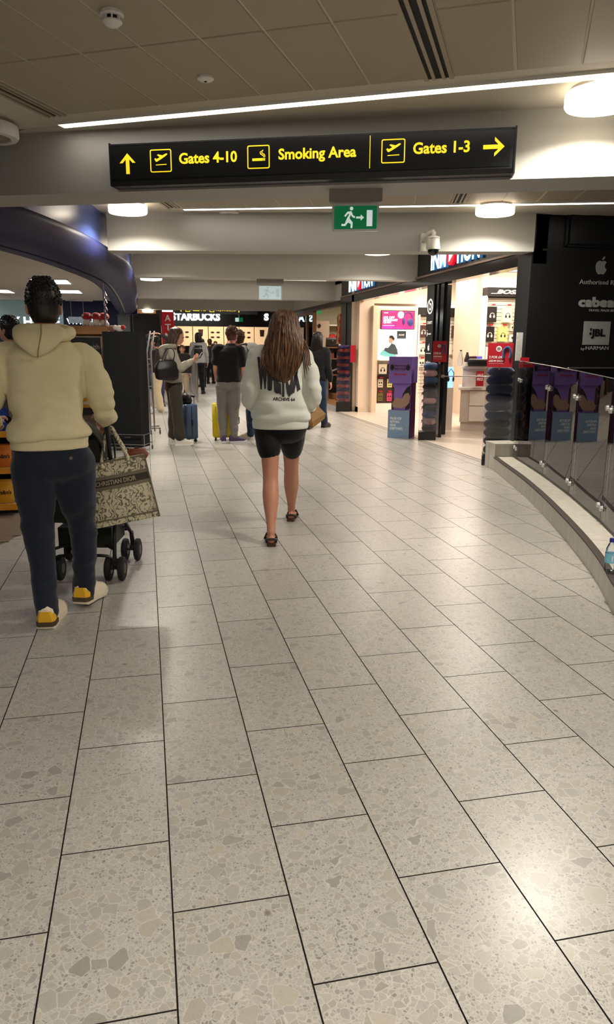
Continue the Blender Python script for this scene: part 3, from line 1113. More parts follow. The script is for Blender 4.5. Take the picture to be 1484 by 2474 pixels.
# fascia, columns
fas = thing('trim_6', None, None, (FX, 12.5, 2.45), kind='structure')
MB().box(FX, 8.50, 2.63, FX + 0.16, 17.6, 3.04).build('sign_band', m_blk, fas)
MB().box(FX - 0.02, 8.50, 2.455, FX + 0.16, 17.6, 2.605).build('lower_band', m_blkgloss, fas)
MB().box(FX - 0.05, 8.50, 2.605, FX + 0.1, 17.6, 2.632).build('bronze_moulding', m_trimlt, fas)
MB().box(FX, 11.68, 0, FX + 0.30, 12.0, 2.46).build('wall_column', m_blk, kind='structure')
mb = MB()
mb.box(FX + 0.03, 11.28, 0, FX + 0.06, 11.675, 2.46)
mb.box(FX + 0.012, 11.30, 0, FX + 0.03, 11.40, 2.46)
mb.box(FX + 0.012, 11.52, 0, FX + 0.03, 11.60, 2.46)
mb.build('trim_7', m_blkgloss, kind='structure')
mb = MB()
mb.box(FX, 16.68, 0, FX + 0.26, 17.1, 2.46)
mb.box(FX - 0.015, 17.1, 0, FX + 0.26, 17.56, 2.46)
mb.build('wall_column', m_blk, kind='structure')

# lit shop names (the letter O is a red disc with a play mark)
m_letter = M('letter_face_lit', (250, 253, 255), 0.4, emit=3.0, ec=(235, 248, 255))
m_letside = M('letter_side_blue', (60, 120, 175), 0.4, emit=0.5, ec=(60, 130, 190))
m_redlit = M('letter_red_lit', (214, 24, 52), 0.4, emit=0.8, ec=(225, 20, 50))


def shop_name(y_left, label):
    t = thing('shop_name_sign', label, 'shop sign', (FX - 0.04, y_left - 0.92, 2.68), group='lit shop name signs on the black fascia')
    R = Vector((0, -1, 0))
    h, w = 0.30, 1.86

    def word(body, y0, ww):
        V, Fc = text_mesh(body, ww, h, bold=0.035, depth=0.05)
        mb = MB()
        fcs = []
        for f in Fc:
            zz = [V[i].z for i in f]
            fcs.append(0 if min(zz) > 0.04 else 1)
        O = Vector((FX, y0, 2.68))
        N = Vector((-1, 0, 0))
        P = [O + R * p.x + Z_ * p.y + N * p.z for p in V]
        mb.add(P, Fc)
        mb.m = fcs
        mb.build('lettering', [m_letter, m_letside], t)
    word('INM', y_left, 0.62)
    y = y_left - 0.64
    MB().prism(circle(0.148, 28, 0.15, 0.15), (FX, y, 2.68), R, Z_, (-1, 0, 0), 0.05).build('red_disc', m_redlit, t)
    MB().prism([(0.10, 0.06), (0.235, 0.15), (0.10, 0.24)], (FX - 0.05, y, 2.68), R, Z_, (-1, 0, 0), 0.006).build('play_mark', m_letter, t)
    word('TION', y - 0.32, 0.86)
    return t


shop_name(11.76, 'nearer lit white and red shop name sign, above the speaker counter')
shop_name(16.77, 'farther lit white and red shop name sign, above the poster wall')

# brand column graphics
m_logo = M('print_logo_white', (228, 226, 222), 0.5)
t = thing('column_graphics', 'column of small white brand marks on the black shop column', 'sign', (FX - 0.004, 11.84, 1.3))
R = Vector((0, -1, 0))
N = Vector((-1, 0, 0))


def colpoly(name, polys, z, rings=(), texts=()):
    mb = MB()
    for p in polys:
        mb.prism(p, (FX, 11.84, z), R, Z_, N, 0.003)
    for (ro, ri, cx_, cz_) in rings:
        mb.strip_poly(circle(ro, 24, cx_, cz_), circle(ri, 24, cx_, cz_), (FX, 11.84, z), R, Z_, N, 0.003)
    for (b, w, h) in texts:
        put_text(mb, b, (FX, 11.84, z), R, Z_, w, h, depth=0.003, center=True, bold=0.01)
    return mb.build(name, m_logo, t)


colpoly('round_b_mark', [[(-0.045, -0.03), (-0.02, -0.03), (-0.02, 0.12), (-0.045, 0.12)]], 2.12, [(0.125, 0.095, 0, 0), (0.06, 0.03, 0.005, -0.005)])
colpoly('lettering', [], 1.86, texts=[('CYGNETT', 0.24, 0.045)])
colpoly('lettering', [[(-0.1, -0.04), (-0.08, -0.04), (-0.08, 0.03), (-0.1, 0.03)], [(-0.1, 0.045), (-0.08, 0.045), (-0.08, 0.06), (-0.1, 0.06)]], 1.68, texts=[('decoded', 0.15, 0.03)])
APPLE = [(0.0, 0.30), (0.10, 0.345), (0.22, 0.34), (0.33, 0.26), (0.25, 0.17), (0.22, 0.04), (0.27, -0.08), (0.37, -0.15), (0.30, -0.30), (0.20, -0.42), (0.11, -0.44), (0.0, -0.40), (-0.11, -0.44), (-0.21, -0.42), (-0.33, -0.26), (-0.39, -0.05), (-0.38, 0.13), (-0.31, 0.27), (-0.20, 0.34), (-0.10, 0.345)]
LEAF = [(0.0, 0.38), (0.02, 0.48), (0.10, 0.58), (0.20, 0.62), (0.19, 0.52), (0.11, 0.42)]
colpoly('fruit_mark', [[(x * 0.11, y * 0.11) for x, y in APPLE], [(x * 0.11, y * 0.11) for x, y in LEAF]], 1.45)
colpoly('lettering', [], 1.36, texts=[('Authorised Reseller', 0.22, 0.02)])
colpoly('lettering', [], 1.21, texts=[('mixx', 0.2, 0.06)])

# ---------------------------------------------------------------- black wall with brand logos (faces the hall)
YW = 8.50
bw = MB().box(4.63, YW, 0, 4.70, YW + 0.34, 3.03)
bw.box(4.70, YW, 0, 10.0, YW + 0.2, 3.03)
bw.build('wall_right', m_blk, kind='structure')
mb = MB()
mb.box(5.09, YW - 0.06, 2.69, 9.0, YW - 0.001, 3.03)
mb.box(5.06, YW - 0.03, 2.66, 9.0, YW - 0.001, 2.69)
mb.box(5.05, YW - 0.03, 2.66, 5.08, YW - 0.001, 3.03)
mb.build('trim_8', m_blk, kind='structure')
MB().rbox(5.22, YW - 0.04, 1.195, 9.0, YW - 0.002, 1.217, 0.008, axis='x').build('trim_9', m_alu, kind='structure')
m_logo2 = M('print_logo_grey', (176, 176, 172), 0.5)
t = thing('wall_logos', 'large grey brand logos on the black wall behind the glass balustrade', 'sign', (5.6, YW - 0.003, 1.43))


def wall_text(b, x, z, w, h, **kw):
    return put_text(MB(), b, (x, YW, z), X_, Z_, w, h, depth=0.004, **kw).build('lettering', m_logo2, t)


mb = MB()
for p in (APPLE, LEAF):
    mb.prism([(x * 0.205, y * 0.205) for x, y in p], (5.585, YW, 2.44), X_, Z_, -Y_, 0.004)
mb.build('fruit_logo', m_logo2, t)
wall_text('Authorised Reseller', 5.30, 2.23, 0.72, 0.055, bold=0.006)
wall_text('cabeau', 5.31, 1.955, 0.60, 0.125, bold=0.055)
wall_text('TRAVEL MADE BETTER', 5.46, 1.905, 0.46, 0.028)
MB().prism([(0, 0), (0.375, 0), (0.375, 0.288), (0, 0.288)], (5.412, YW, 1.497), X_, Z_, -Y_, 0.004).build('logo_square', m_logo2, t)
put_text(MB(), 'JBL', (5.52, YW - 0.004, 1.575), X_, Z_, 0.20, 0.118, depth=0.003, bold=0.045).prism([(0, 0), (0.035, 0), (0.017, -0.04)], (5.495, YW - 0.004, 1.70), X_, Z_, -Y_, 0.003).build('lettering', m_blk, t)
MB().prism(circle(0.017, 14), (5.512, YW - 0.004, 1.635), X_, Z_, -Y_, 0.003).build('logo_dot', m_blk, t)
wall_text('by', 5.40, 1.42, 0.05, 0.045)
wall_text('HARMAN', 5.465, 1.435, 0.325, 0.045, bold=0.012)

# ---------------------------------------------------------------- inside the shop
MB().box(4.72, 16.2, 0, 5.06, 16.42, 3.0).build('wall_pilaster', m_beige, kind='structure')
MB().box(5.00, 16.05, 0, 5.10, 16.42, 2.36).build('trim_10', m_beige2, kind='structure')
MB().box(4.95, 16.28, 2.42, 8.3, 16.42, 3.0).build('wall_bulkhead_beige', m_beige2, kind='structure')
for x0, x1 in ((4.72, 5.0), (7.2, 7.6)):
    MB().box(x0, 16.17 if x0 < 5 else 16.40, 0, x1, 16.42, 0.12).build('baseboard_back', m_beige2, kind='structure')

m_slat = M('slatwall_cream', (236, 226, 206), 0.5, var=0.03)
m_slatgap = M('slatwall_groove', (120, 108, 92), 0.6)
m_header = M('header_black', (34, 30, 28), 0.4)
m_lightbox = M('lightbox_lit', (255, 252, 246), 0.4, emit=3.2, ec=(255, 248, 238))


def slat_bay(name, label, x0, x1, y, z0, z1, header=None, top_light=True, deep=0.25):
    """slatted display bay facing the hall (towards -Y)"""
    t = thing(name, label, 'display shelf', ((x0 + x1) / 2, y + deep / 2, 0.0))
    mb = MB()
    mb.box(x0, y + 0.03, z0, x1, y + 0.05, z1)
    mb.build('back_board', m_slatgap, t)
    z = z0
    while z < z1 - 0.02:
        MB().box(x0, y + 0.012, z, x1, y + 0.0305, min(z + 0.066, z1)).build('slat', m_slat, t)
        z += 0.075
    MB().box(x0 - 0.04, y - 0.12, 0, x0 - 0.002, y + 0.1, z1 + 0.02).build('side_panel', m_whitew, t)
    MB().box(x1 + 0.002, y - 0.12, 0, x1 + 0.04, y + 0.1, z1 + 0.02).build('side_panel', m_whitew, t)
    MB().box(x0, y - 0.1, 0, x1, y + 0.05, z0 - 0.002).build('plinth', m_whitew, t)
    return t


bay_m = slat_bay('display_bay', 'slatted headphone display bay beside the poster wall, behind the black column', 6.12, 7.12, 16.2, 0.35, 2.16)
MB().box(6.08, 16.1, 2.165, 7.16, 16.3, 2.34).build('header', m_header, bay_m)
MB().box(6.08, 16.1, 2.345, 7.16, 16.3, 2.40).build('top_light', m_lightbox, bay_m)
bay_b = slat_bay('display_bay', 'tall slatted headphone display bay under the black header with white logo', 6.92, 8.6, 14.5, 0.3, 2.48)
hd = MB().box(6.90, 14.36, 2.485, 8.66, 14.6, 2.665).build('header', m_header, bay_b)
mb = put_text(MB(), 'BOSE', (7.09, 14.358, 2.535), X_, Z_, 0.56, 0.085, shear=0.35, bold=0.05, depth=0.006)
mb.prism([(-0.12, 0), (0.03, 0), (0.035, 0.014), (-0.115, 0.014)], (7.09, 14.358, 2.535), X_, Z_, -Y_, 0.006)
mb.build('lettering', m_logo, hd)
MB().box(6.88, 14.38, 2.67, 8.7, 14.6, 2.76).build('top_light', m_lightbox, bay_b)
MB().box(6.86, 14.62, 0, 8.8, 15.9, 2.99).build('wall_return', m_beige, kind='structure')

# products hanging on the slats
m_box = {k: M('box_' + k, c, 0.45, var=0.05) for k, c in dict(black=(38, 32, 30), white=(236, 230, 220), cream=(226, 214, 190), olive=(110, 100, 50), yellow=(222, 214, 130), pink=(214, 70, 110), red=(178, 34, 48), brown=(74, 48, 42), blue=(60, 80, 150)).items()}
m_inkd = M('print_dark', (40, 34, 32), 0.5)
m_inkl = M('print_light', (230, 220, 205), 0.5)


def headphone_print(mb, x, y, z, s, mi=0):
    """over-ear headphones seen from the side, as a raised print facing -Y"""
    o = [(s * 0.42 * math.cos(a), s * (0.05 + 0.42 * math.sin(a))) for a in [PI * i / 10 for i in range(11)]]
    i_ = [(s * 0.33 * math.cos(a), s * (0.05 + 0.33 * math.sin(a))) for a in [PI * i / 10 for i in range(11)]]
    mb.prism(o + i_[::-1], (x, y, z), X_, Z_, -Y_, 0.002, mi)
    for k in (-1, 1):
        mb.prism(circle(s * 0.17, 12, k * s * 0.33, -s * 0.12, ry=s * 0.24), (x, y, z), X_, Z_, -Y_, 0.002, mi)


def product(name, label, x, y, z, w, h, d, mat, art=None, group=None, tagc=True, cat='product box'):
    t = thing(name, label, cat, (x, y, z), group=group)
    MB().rbox(x - w / 2, y - d, z, x + w / 2, y, z + h, 0.004).build('box', mat, t)
    if art == 'hp':
        mb = MB()
        headphone_print(mb, x, y - d, z + h * 0.42, min(w, h) * 0.62)
        mb.build('headphone_print', m_inkl if mat in (m_box['black'], m_box['brown'], m_box['olive']) else m_inkd, t)
    elif art == 'ear':
        mb = MB()
        for k in (-1, 1):
            mb.prism(circle(w * 0.13, 10, k * w * 0.2, 0, ry=w * 0.18), (x, y - d, z + h * 0.55), X_, Z_, -Y_, 0.002)
        mb.prism([(-w * .3, -h * .3), (w * .3, -h * .3), (w * .3, -h * .24), (-w * .3, -h * .24)], (x, y - d, z + h * 0.5), X_, Z_, -Y_, 0.002)
        mb.build('earphone_print', m_inkd if mat not in (m_box['black'], m_box['brown']) else m_inkl, t)
    # hook and red price ticket
    MB().tube([(x, y + 0.02, z + h + 0.012), (x, y - d - 0.03, z + h + 0.014), (x, y - d - 0.04, z + h + 0.03)], 0.004, 6).build('hook', m_alu, t)
    if tagc:
        MB().box(x - 0.04, y - d - 0.048, z + h + 0.02, x + 0.04, y - d - 0.042, z + h + 0.05).build('price_ticket', m_box['red'], t)
    return t


cols_word = ['first', 'second', 'third', 'fourth', 'fifth', 'sixth', 'seventh', 'eighth']
rows_b = [
    (1.975, [(7.05, 'black', 'hp', .20, .31), (7.40, 'cream', 'hp', .20, .31), (7.75, 'olive', 'hp', .20, .31), (8.12, 'white', 'hp', .2, .31)], 'top row'),
    (1.585, [(7.02, 'black', 'hp', .20, .30), (7.32, 'yellow', 'hp', .19, .30), (7.56, 'white', 'ear', .14, .14), (7.76, 'white', 'ear', .14, .14), (7.95, 'cream', 'ear', .14, .14), (8.14, 'white', 'ear', .14, .14)], 'second row'),
    (1.13, [(7.08, 'white', 'hp', .26, .34), (7.42, 'cream', 'ear', .13, .16), (7.80, 'white', 'hp', .24, .34), (8.16, 'white', 'hp', .22, .34)], 'third row'),
    (0.72, [(7.05, 'white', 'hp', .22, .3), (7.35, 'brown', 'hp', .22, .3), (7.65, 'black', 'hp', .22, .3)], 'bottom row'),
]
for z, items, rown in rows_b:
    for k, (x, c, art, w, h) in enumerate(items):
        product('headphone_box', '%s headphone box, %s in the %s under the white logo header' % (c, cols_word[k], rown), x, 14.5, z, w, h, 0.09, m_box[c], art, 'headphone boxes on the right bay')
for k, (x, c) in enumerate([(7.56, 'cream'), (7.76, 'white'), (7.95, 'white'), (8.14, 'brown')]):
    product('earphone_box', '%s earphone box, %s in the small row above the white headphone boxes' % (c, cols_word[k]), x, 14.5, 1.80, 0.13, 0.13, 0.07, m_box[c], 'ear', 'earphone boxes on the right bay')
rows_m = [
    (1.68, [(6.22, 'brown', 'hp', .20, .27), (6.58, 'black', 'hp', .20, .27), (7.02, 'brown', 'hp', .19, .27)], 'top row'),
    (1.30, [(6.22, 'white', 'hp', .20, .24), (6.56, 'cream', 'hp', .20, .24), (7.00, 'white', 'hp', .21, .24)], 'middle row'),
    (1.02, [(6.20, 'white', 'ear', .15, .17), (6.40, 'cream', 'ear', .15, .17), (6.78, 'brown', 'ear', .15, .17), (7.0, 'white', 'ear', .15, .17)], 'lower row'),
]
for z, items, rown in rows_m:
    for k, (x, c, art, w, h) in enumerate(items):
        product('headphone_box', '%s headphone box, %s in the %s of the bay behind the black column' % (c, cols_word[k], rown), x, 16.2, z, w, h, 0.09, m_box[c], art, 'headphone boxes on the middle bay')

# poster wall with screen, light poster, shelf of phone cases
pw = thing('display_bay', 'white poster bay with a screen above and phone cases below', 'display shelf', (5.58, 16.3, 0))
mb = MB()
mb.box(5.10, 16.22, 0, 6.07, 16.30, 2.36)
mb.build('back_panel', m_whitew, pw)
MB().box(5.10, 16.12, 0, 5.145, 16.22, 2.36).build('side_panel', m_beige2, pw)
MB().box(6.03, 16.12, 0, 6.07, 16.22, 2.36).build('side_panel', m_whitew, pw)
MB().box(5.10, 16.10, 0, 6.07, 16.22, 0.20).build('plinth', m_whitew, pw)
MB().box(5.145, 16.14, 1.86, 6.03, 16.218, 2.30).build('screen_recess', m_beige2, pw)
MB().box(5.15, 16.19, 1.19, 6.02, 16.219, 1.84).build('light_poster', m_lightbox, pw)
t = thing('screen', 'glowing pink and purple advertising screen with headphones', 'screen', (5.6, 16.13, 1.845))


def screen_mat():
    m = bpy.data.materials.new('screen_pink')
    m.use_nodes = True
    nt = m.node_tree
    b = nt.nodes['Principled BSDF']
    tc = nt.nodes.new('ShaderNodeTexCoord')
    sx = nt.nodes.new('ShaderNodeSeparateXYZ')
    nt.links.new(tc.outputs['Generated'], sx.inputs[0])
    rp = nt.nodes.new('ShaderNodeValToRGB')
    rp.color_ramp.elements[0].color = rgb((170, 60, 200))
    rp.color_ramp.elements[1].color = rgb((200, 60, 190))
    for p, c in ((0.35, (212, 24, 96)), (0.7, (205, 20, 80))):
        e = rp.color_ramp.elements.new(p)
        e.color = rgb(c)
    nz = nt.nodes.new('ShaderNodeTexNoise')
    nz.inputs['Scale'].default_value = 2.0
    nt.links.new(tc.outputs['Generated'], nz.inputs[0])
    mu = nt.nodes.new('ShaderNodeMix')
    mu.inputs[0].default_value = 0.5
    nt.links.new(nz.outputs[0], mu.inputs[2])
    nt.links.new(sx.outputs[2], mu.inputs[3])
    nt.links.new(mu.outputs[0], rp.inputs[0])
    nt.links.new(rp.outputs[0], b.inputs['Emission Color'])
    nt.links.new(rp.outputs[0], b.inputs['Base Color'])
    b.inputs['Emission Strength'].default_value = 1.3
    return m


MB().box(5.20, 16.11, 1.85, 5.99, 16.16, 2.265).build('bezel', m_blk, t)
MB().box(5.215, 16.106, 1.864, 5.975, 16.111, 2.25).build('display', screen_mat(), t)
for b, z, w, h in (('£75 OFF', 2.085, 0.26, 0.05), ('LEGENDARY', 2.03, 0.34, 0.05), ('QUIET.', 1.975, 0.2, 0.05), ('NOISE CANCELLING HEADPHONES', 1.93, 0.26, 0.012)):
    put_text(MB(), b, (5.25, 16.106, z), X_, Z_, w, h, depth=0.002, bold=0.03).build('lettering', m_white_on, t)
put_text(MB(), 'BOSE', (5.26, 16.106, 2.2), X_, Z_, 0.1, 0.02, depth=0.002, bold=0.03, shear=.3).build('lettering', m_white_on, t)
MB().prism(circle(0.075, 24), (5.66, 16.106, 2.17), X_, Z_, -Y_, 0.002).build('price_disc', m_white_on, t)
put_text(MB(), '£274', (5.66, 16.104, 2.17), X_, Z_, 0.10, 0.035, depth=0.002, center=True, bold=0.02).build('lettering', m_inkd, t)
m_hpblue = M('headphone_blue', (58, 66, 130), 0.35)
mb = MB()
hc = Vector((5.83, 16.10, 2.03))
mb.tube([hc + Vector((0.11 * math.cos(a), 0, 0.05 + 0.15 * math.sin(a))) for a in [0.1 + 2.6 * i / 10 for i in range(11)]], 0.014, 8)
mb.ell(hc + Vector((0.06, 0, -0.02)), (0.075, 0.01, 0.085))
mb.ell(hc + Vector((-0.10, 0, 0.0)), (0.035, 0.01, 0.08))
mb.build('headphone_picture', m_hpblue, t, 60)
# poster figure (flat print on the light poster): climber in dark jacket, small grey caption block
m_pfig = M('print_jacket', (60, 72, 76), 0.5)
m_pskin = M('print_skin', (190, 150, 126), 0.5)
m_pteal = M('print_teal', (110, 190, 196), 0.5)


def pflat(name, poly, mat, par, O=(5.15, 16.19, 1.19)):
    return MB().prism(poly, O, X_, Z_, -Y_, 0.0015).build(name, mat, par)


pflat('printed_caption', [(0.46, 0.46), (0.68, 0.46), (0.68, 0.63), (0.46, 0.63)], m_pfig, pw)
pflat('printed_wave', [(0.05, 0.10), (0.2, 0.06), (0.46, 0.04), (0.44, 0.14), (0.3, 0.16), (0.14, 0.22)], m_pteal, pw)
pflat('printed_jacket', [(0.16, 0.20), (0.3, 0.13), (0.5, 0.10), (0.48, 0.22), (0.42, 0.33), (0.34, 0.36), (0.26, 0.26), (0.18, 0.26)], m_pfig, pw, (5.15, 16.188, 1.19))
pflat('printed_face', [(0.26, 0.40), (0.30, 0.35), (0.36, 0.36), (0.38, 0.44), (0.34, 0.49), (0.28, 0.48)], m_pskin, pw)
pflat('printed_hair', [(0.26, 0.46), (0.29, 0.53), (0.36, 0.53), (0.41, 0.47), (0.39, 0.40), (0.36, 0.45), (0.30, 0.48)], m_inkd, pw, (5.15, 16.188, 1.19))
put_text(MB(), 'BOSE', (5.72, 16.188, 1.735), X_, Z_, 0.14, 0.035, depth=0.002, center=True, bold=0.03, shear=.3).build('lettering', m_white, pw)
MB().box(5.145, 15.98, 1.165, 6.03, 16.22, 1.185).build('shelf', m_whitew, pw)
MB().box(5.145, 16.0, 0.84, 6.03, 16.22, 0.865).build('shelf', m_blk, pw)
MB().box(5.145, 16.19, 0.21, 6.03, 16.22, 0.84).build('peg_board', m_box['brown'], pw)
for k, (x, c) in enumerate([(5.26, 'cream'), (5.50, 'brown'), (5.74, 'white'), (5.92, 'cream')]):
    product('headphone_box', '%s headphone box, %s on the shelf under the climber poster' % (c, cols_word[k]), x, 16.18, 0.866, 0.19, 0.22, 0.1, m_box[c], 'hp', 'headphone boxes under the poster', tagc=False)
for r, z in enumerate((0.56, 0.25)):
    for k, (x, c) in enumerate([(5.24, 'cream' if r == 0 else 'olive'), (5.46, 'yellow' if r == 0 else 'pink'), (5.68, 'white' if r == 0 else 'yellow'), (5.88, 'pink' if r == 0 else 'white')]):
        product('phone_case', '%s phone case, %s in the %s row under the poster' % (c, cols_word[k], 'upper' if r == 0 else 'lower'), x, 16.19, z, 0.12, 0.19, 0.03, m_box[c], 'ear', 'phone cases under the poster', cat='phone case')

# downlight in the shop ceiling and the shop lamps
def downlight(x, y, z, label, power=60):
    t = thing('downlight', label, 'ceiling lamp', (x, y, z - 0.02), group='round downlights in the right-hand shops')
    MB().lathe([(0.075, 0), (0.075, -0.015), (0.06, -0.02)], (x, y, z), 20).build('rim', m_lampw, t, 40)
    MB().lathe([(0.058, -0.008), (0.02, -0.018), (0.004, -0.018)], (x, y, z), 18).build('lens', m_strip_on, t, 40)
    area_light('downlight_glow', (0, 0, -0.03), 0.9, power, (1.0, 0.86, 0.72), parent=t)
    return t


downlight(6.3, 13.6, 3.0, 'round downlight in the shop ceiling near the middle of the shop', 75)
downlight(6.9, 15.4, 3.0, 'round downlight in the shop ceiling in front of the middle bay', 30)
downlight(5.7, 15.3, 3.0, 'round downlight in the shop ceiling in front of the screen', 34)
downlight(7.6, 13.3, 3.0, 'round downlight in the shop ceiling in front of the white logo header', 42)
downlight(5.9, 10.4, 3.0, 'round downlight in the shop ceiling above the neck pillow tower', 40)

# ---------------------------------------------------------------- counter with speakers
m_count = M('counter_laminate', (206, 188, 174), 0.45, var=0.03)
m_count2 = M('counter_top_white', (236, 226, 214), 0.35)
ca = -0.42     # turn of the counter front
t = thing('sales_counter', 'pale sales counter with two drawers in the electronics shop', 'counter', (6.09, 12.36, 0), ca, local=True)
MB().box(-0.52, -0.42, 0.16, 0.85, 0.5, 0.73).build('body', m_count, t)
MB().box(-0.50, -0.40, 0.0, 0.83, 0.48, 0.16).build('plinth', m_count, t)
MB().rbox(-0.56, -0.46, 0.73, 0.9, 0.54, 0.77, 0.008).build('worktop', m_count2, t)
MB().box(-0.50, -0.2, 0.77, 0.85, 0.5, 1.10).build('upper_cabinet', m_count, t)
MB().rbox(-0.53, -0.24, 1.10, 0.88, 0.53, 1.135, 0.008).build('upper_top', m_count2, t)
for z0, z1 in ((0.18, 0.44), (0.455, 0.71)):
    d = MB().rbox(-0.36, -0.44, z0, 0.83, -0.42, z1, 0.006).build('drawer', m_count2, t)
    MB().lathe([(0.012, -0.46), (0.012, -0.44)], (0.3, 0, z1 - 0.06), 10, axis='y').build('drawer_lock', m_blk, d)
m_lit = M('stand_lit_blue', (150, 190, 250), 0.4, emit=1.6, ec=(130, 180, 255))
t = thing('headphone_stand', 'glowing blue headphone stand at the end of the pale counter', 'display stand', (5.21, 12.35, 0))
MB().box(5.09, 12.25, 0.0, 5.33, 12.47, 0.76).build('pedestal', m_count, t)
MB().box(5.09, 12.28, 0.76, 5.33, 12.46, 1.12).build('lit_block', m_lit, t)
for dx in (5.15, 5.27):
    mb = MB()
    mb.tube([(dx - 0.05, 12.25, 0.93), (dx - 0.055, 12.25, 1.02), (dx, 12.25, 1.09), (dx + 0.055, 12.25, 1.02), (dx + 0.05, 12.25, 0.93)], 0.008, 6)
    mb.ell((dx - 0.045, 12.24, 0.91), (0.018, 0.02, 0.045))
    mb.ell((dx + 0.045, 12.24, 0.91), (0.018, 0.02, 0.045))
    mb.build('headphones', m_blk, t, 60)
m_spk = M('speaker_black', (22, 20, 20), 0.5, bump=0.2, bs=400)
sx, sy, sz = 5.76, 12.16, 1.20
t = thing('cylinder_speaker', 'black cylindrical loudspeaker lying on the pale counter', 'speaker', (sx, sy, 1.135))
Rm = Matrix.Rotation(-0.75, 3, 'Z')
mb = MB().lathe([(0.03, -0.20), (0.062, -0.195), (0.066, -0.17), (0.066, 0.17), (0.062, 0.195), (0.03, 0.20)], (0, 0, 0), 20, axis='x')
mb.xf(lambda p: Rm @ p + Vector((sx, sy, 1.135 + 0.066))).build('body', m_spk, t, 40)
mb = MB().lathe([(0.048, 0.0), (0.048, 0.006), (0.02, 0.010)], (0.20, 0, 0), 18, axis='x')
mb.xf(lambda p: Rm @ p + Vector((sx, sy, 1.135 + 0.066))).build('end_cap', m_box['brown'], t, 40)
for k, (x, y, c, h, lab) in enumerate([(5.60, 12.62, 'cream', 0.26, 'cream bottle-shaped speaker on the pale counter'), (5.72, 12.6, 'black', 0.22, 'slim black bottle speaker on the pale counter'), (5.80, 12.55, 'brown', 0.17, 'dark square speaker box on the pale counter')]):
    if k < 2:
        t = thing('speaker', lab, 'speaker', (x, y, 1.135))
        MB().lathe([(0.05, 0), (0.052, h * .5), (0.03, h * .85), (0.018, h)], (x, y, 1.135), 16).build('body', m_box[c], t, 40)
        MB().lathe([(0.02, h), (0.02, h + 0.02)], (x, y, 1.135), 12).build('cap', m_blk, t, 40)
    else:
        product('speaker_box', lab, x, y, 1.135, 0.12, h, 0.1, m_box[c], 'ear', None, False)
product('phone_display', 'upright phone showing a purple and yellow screen on the pale counter', 5.88, 12.44, 1.135, 0.10, 0.17, 0.02, M('phone_screen', (96, 92, 190), 0.3, emit=0.5, ec=(110, 100, 220), var=0.4, vs=6), None, None, False, cat='phone')
t = thing('price_card_tray', 'row of red and cream price cards on the pale counter', 'price cards', (5.62, 12.25, 1.135))
for k in range(7):
    MB().hexa([Vector((5.55 + 0.05 * k, 12.30 - 0.022 * k, 1.136)) + Vector(p) for p in ((0, 0, 0), (0.05, -0.02, 0), (0.05, 0.06, 0), (0, 0.08, 0), (0, 0.03, 0.07), (0.05, 0.01, 0.07), (0.05, 0.07, 0.07), (0, 0.09, 0.07))]).build('price_card', m_box['red'] if k % 2 else m_box['cream'], t)
mb = MB().box(5.62, 12.02, 0.80, 5.76, 12.03, 1.06)
mb.xf(lambda p: p + Vector((0.0, -0.06, 0)))
t = thing('half_price_sign', 'small red half price sign on the pale counter front', 'sign', (5.69, 11.965, 0.80))
mb.build('card', m_box['red'], t)
put_text(MB(), 'HALF', (5.69, 11.96, 0.99), X_, Z_, 0.11, 0.05, depth=0.002, center=True, bold=0.03).build('lettering', m_white, t)
put_text(MB(), 'PRICE', (5.69, 11.96, 0.92), X_, Z_, 0.11, 0.05, depth=0.002, center=True, bold=0.03).build('lettering', m_white, t)

# ---------------------------------------------------------------- purple carton display tower
m_pur = M('carton_purple', (134, 104, 182), 0.4, var=0.2, vs=2.5)
m_purd = M('carton_side_plum', (104, 44, 88), 0.4)
m_steel = M('carton_grey_blue', (124, 150, 178), 0.45)
m_darkfig = M('carton_dark_print', (34, 24, 28), 0.45)
m_skinp = M('carton_skin_print', (160, 126, 108), 0.5)
ang = -0.62
t = thing('carton_display', 'purple and grey-blue cardboard display tower advertising earbuds', 'display stand', (4.11, 11.52, 0), ang, local=True)


def cbox(name, x0, x1, y0, y1, z0, z1, mf, ms):
    mb = MB().box(x0, y0, z0, x1, y1, z1)
    mb.m = [1, 1, 0, 1, 1, 1]
    return mb.build(name, [mf, ms], t)


cbox('base_carton', -0.17, 0.19, -0.19, 0.17, 0.0, 0.455, m_steel, m_purd)
cbox('middle_carton', -0.13, 0.19, -0.15, 0.15, 0.455, 0.89, m_pur, m_purd)
cbox('top_carton', -0.175, 0.205, -0.20, 0.17, 0.89, 1.31, m_pur, m_pur)
for k, b in enumerate(('PAUSE FOR', 'NOTHING.', 'HEAR', 'EVERYTHING.')):
    put_text(MB(), b, (-0.13, -0.19, 0.30 - 0.055 * k), X_, Z_, (0.19, 0.16, 0.10, 0.22)[k], 0.042, depth=0.002, bold=0.01).build('lettering', m_white, t)
mb = MB()
for x in (-0.12, 0.145):
    mb.ell((x, -0.205, 1.14), (0.032, 0.008, 0.05))
mb.build('earbud_print', m_blk, t, 60)
for b, z, h in (('EXPERIENCE A NEW', 1.165, 0.028), ('WORLD OF SOUND', 1.115, 0.04), ('BOSE', 1.03, 0.03)):
    put_text(MB(), b, (0.015, -0.20, z), X_, Z_, 0.2, h, depth=0.002, center=True, bold=0.03).build('lettering', m_purd if b != 'BOSE' else m_box['red'], t)
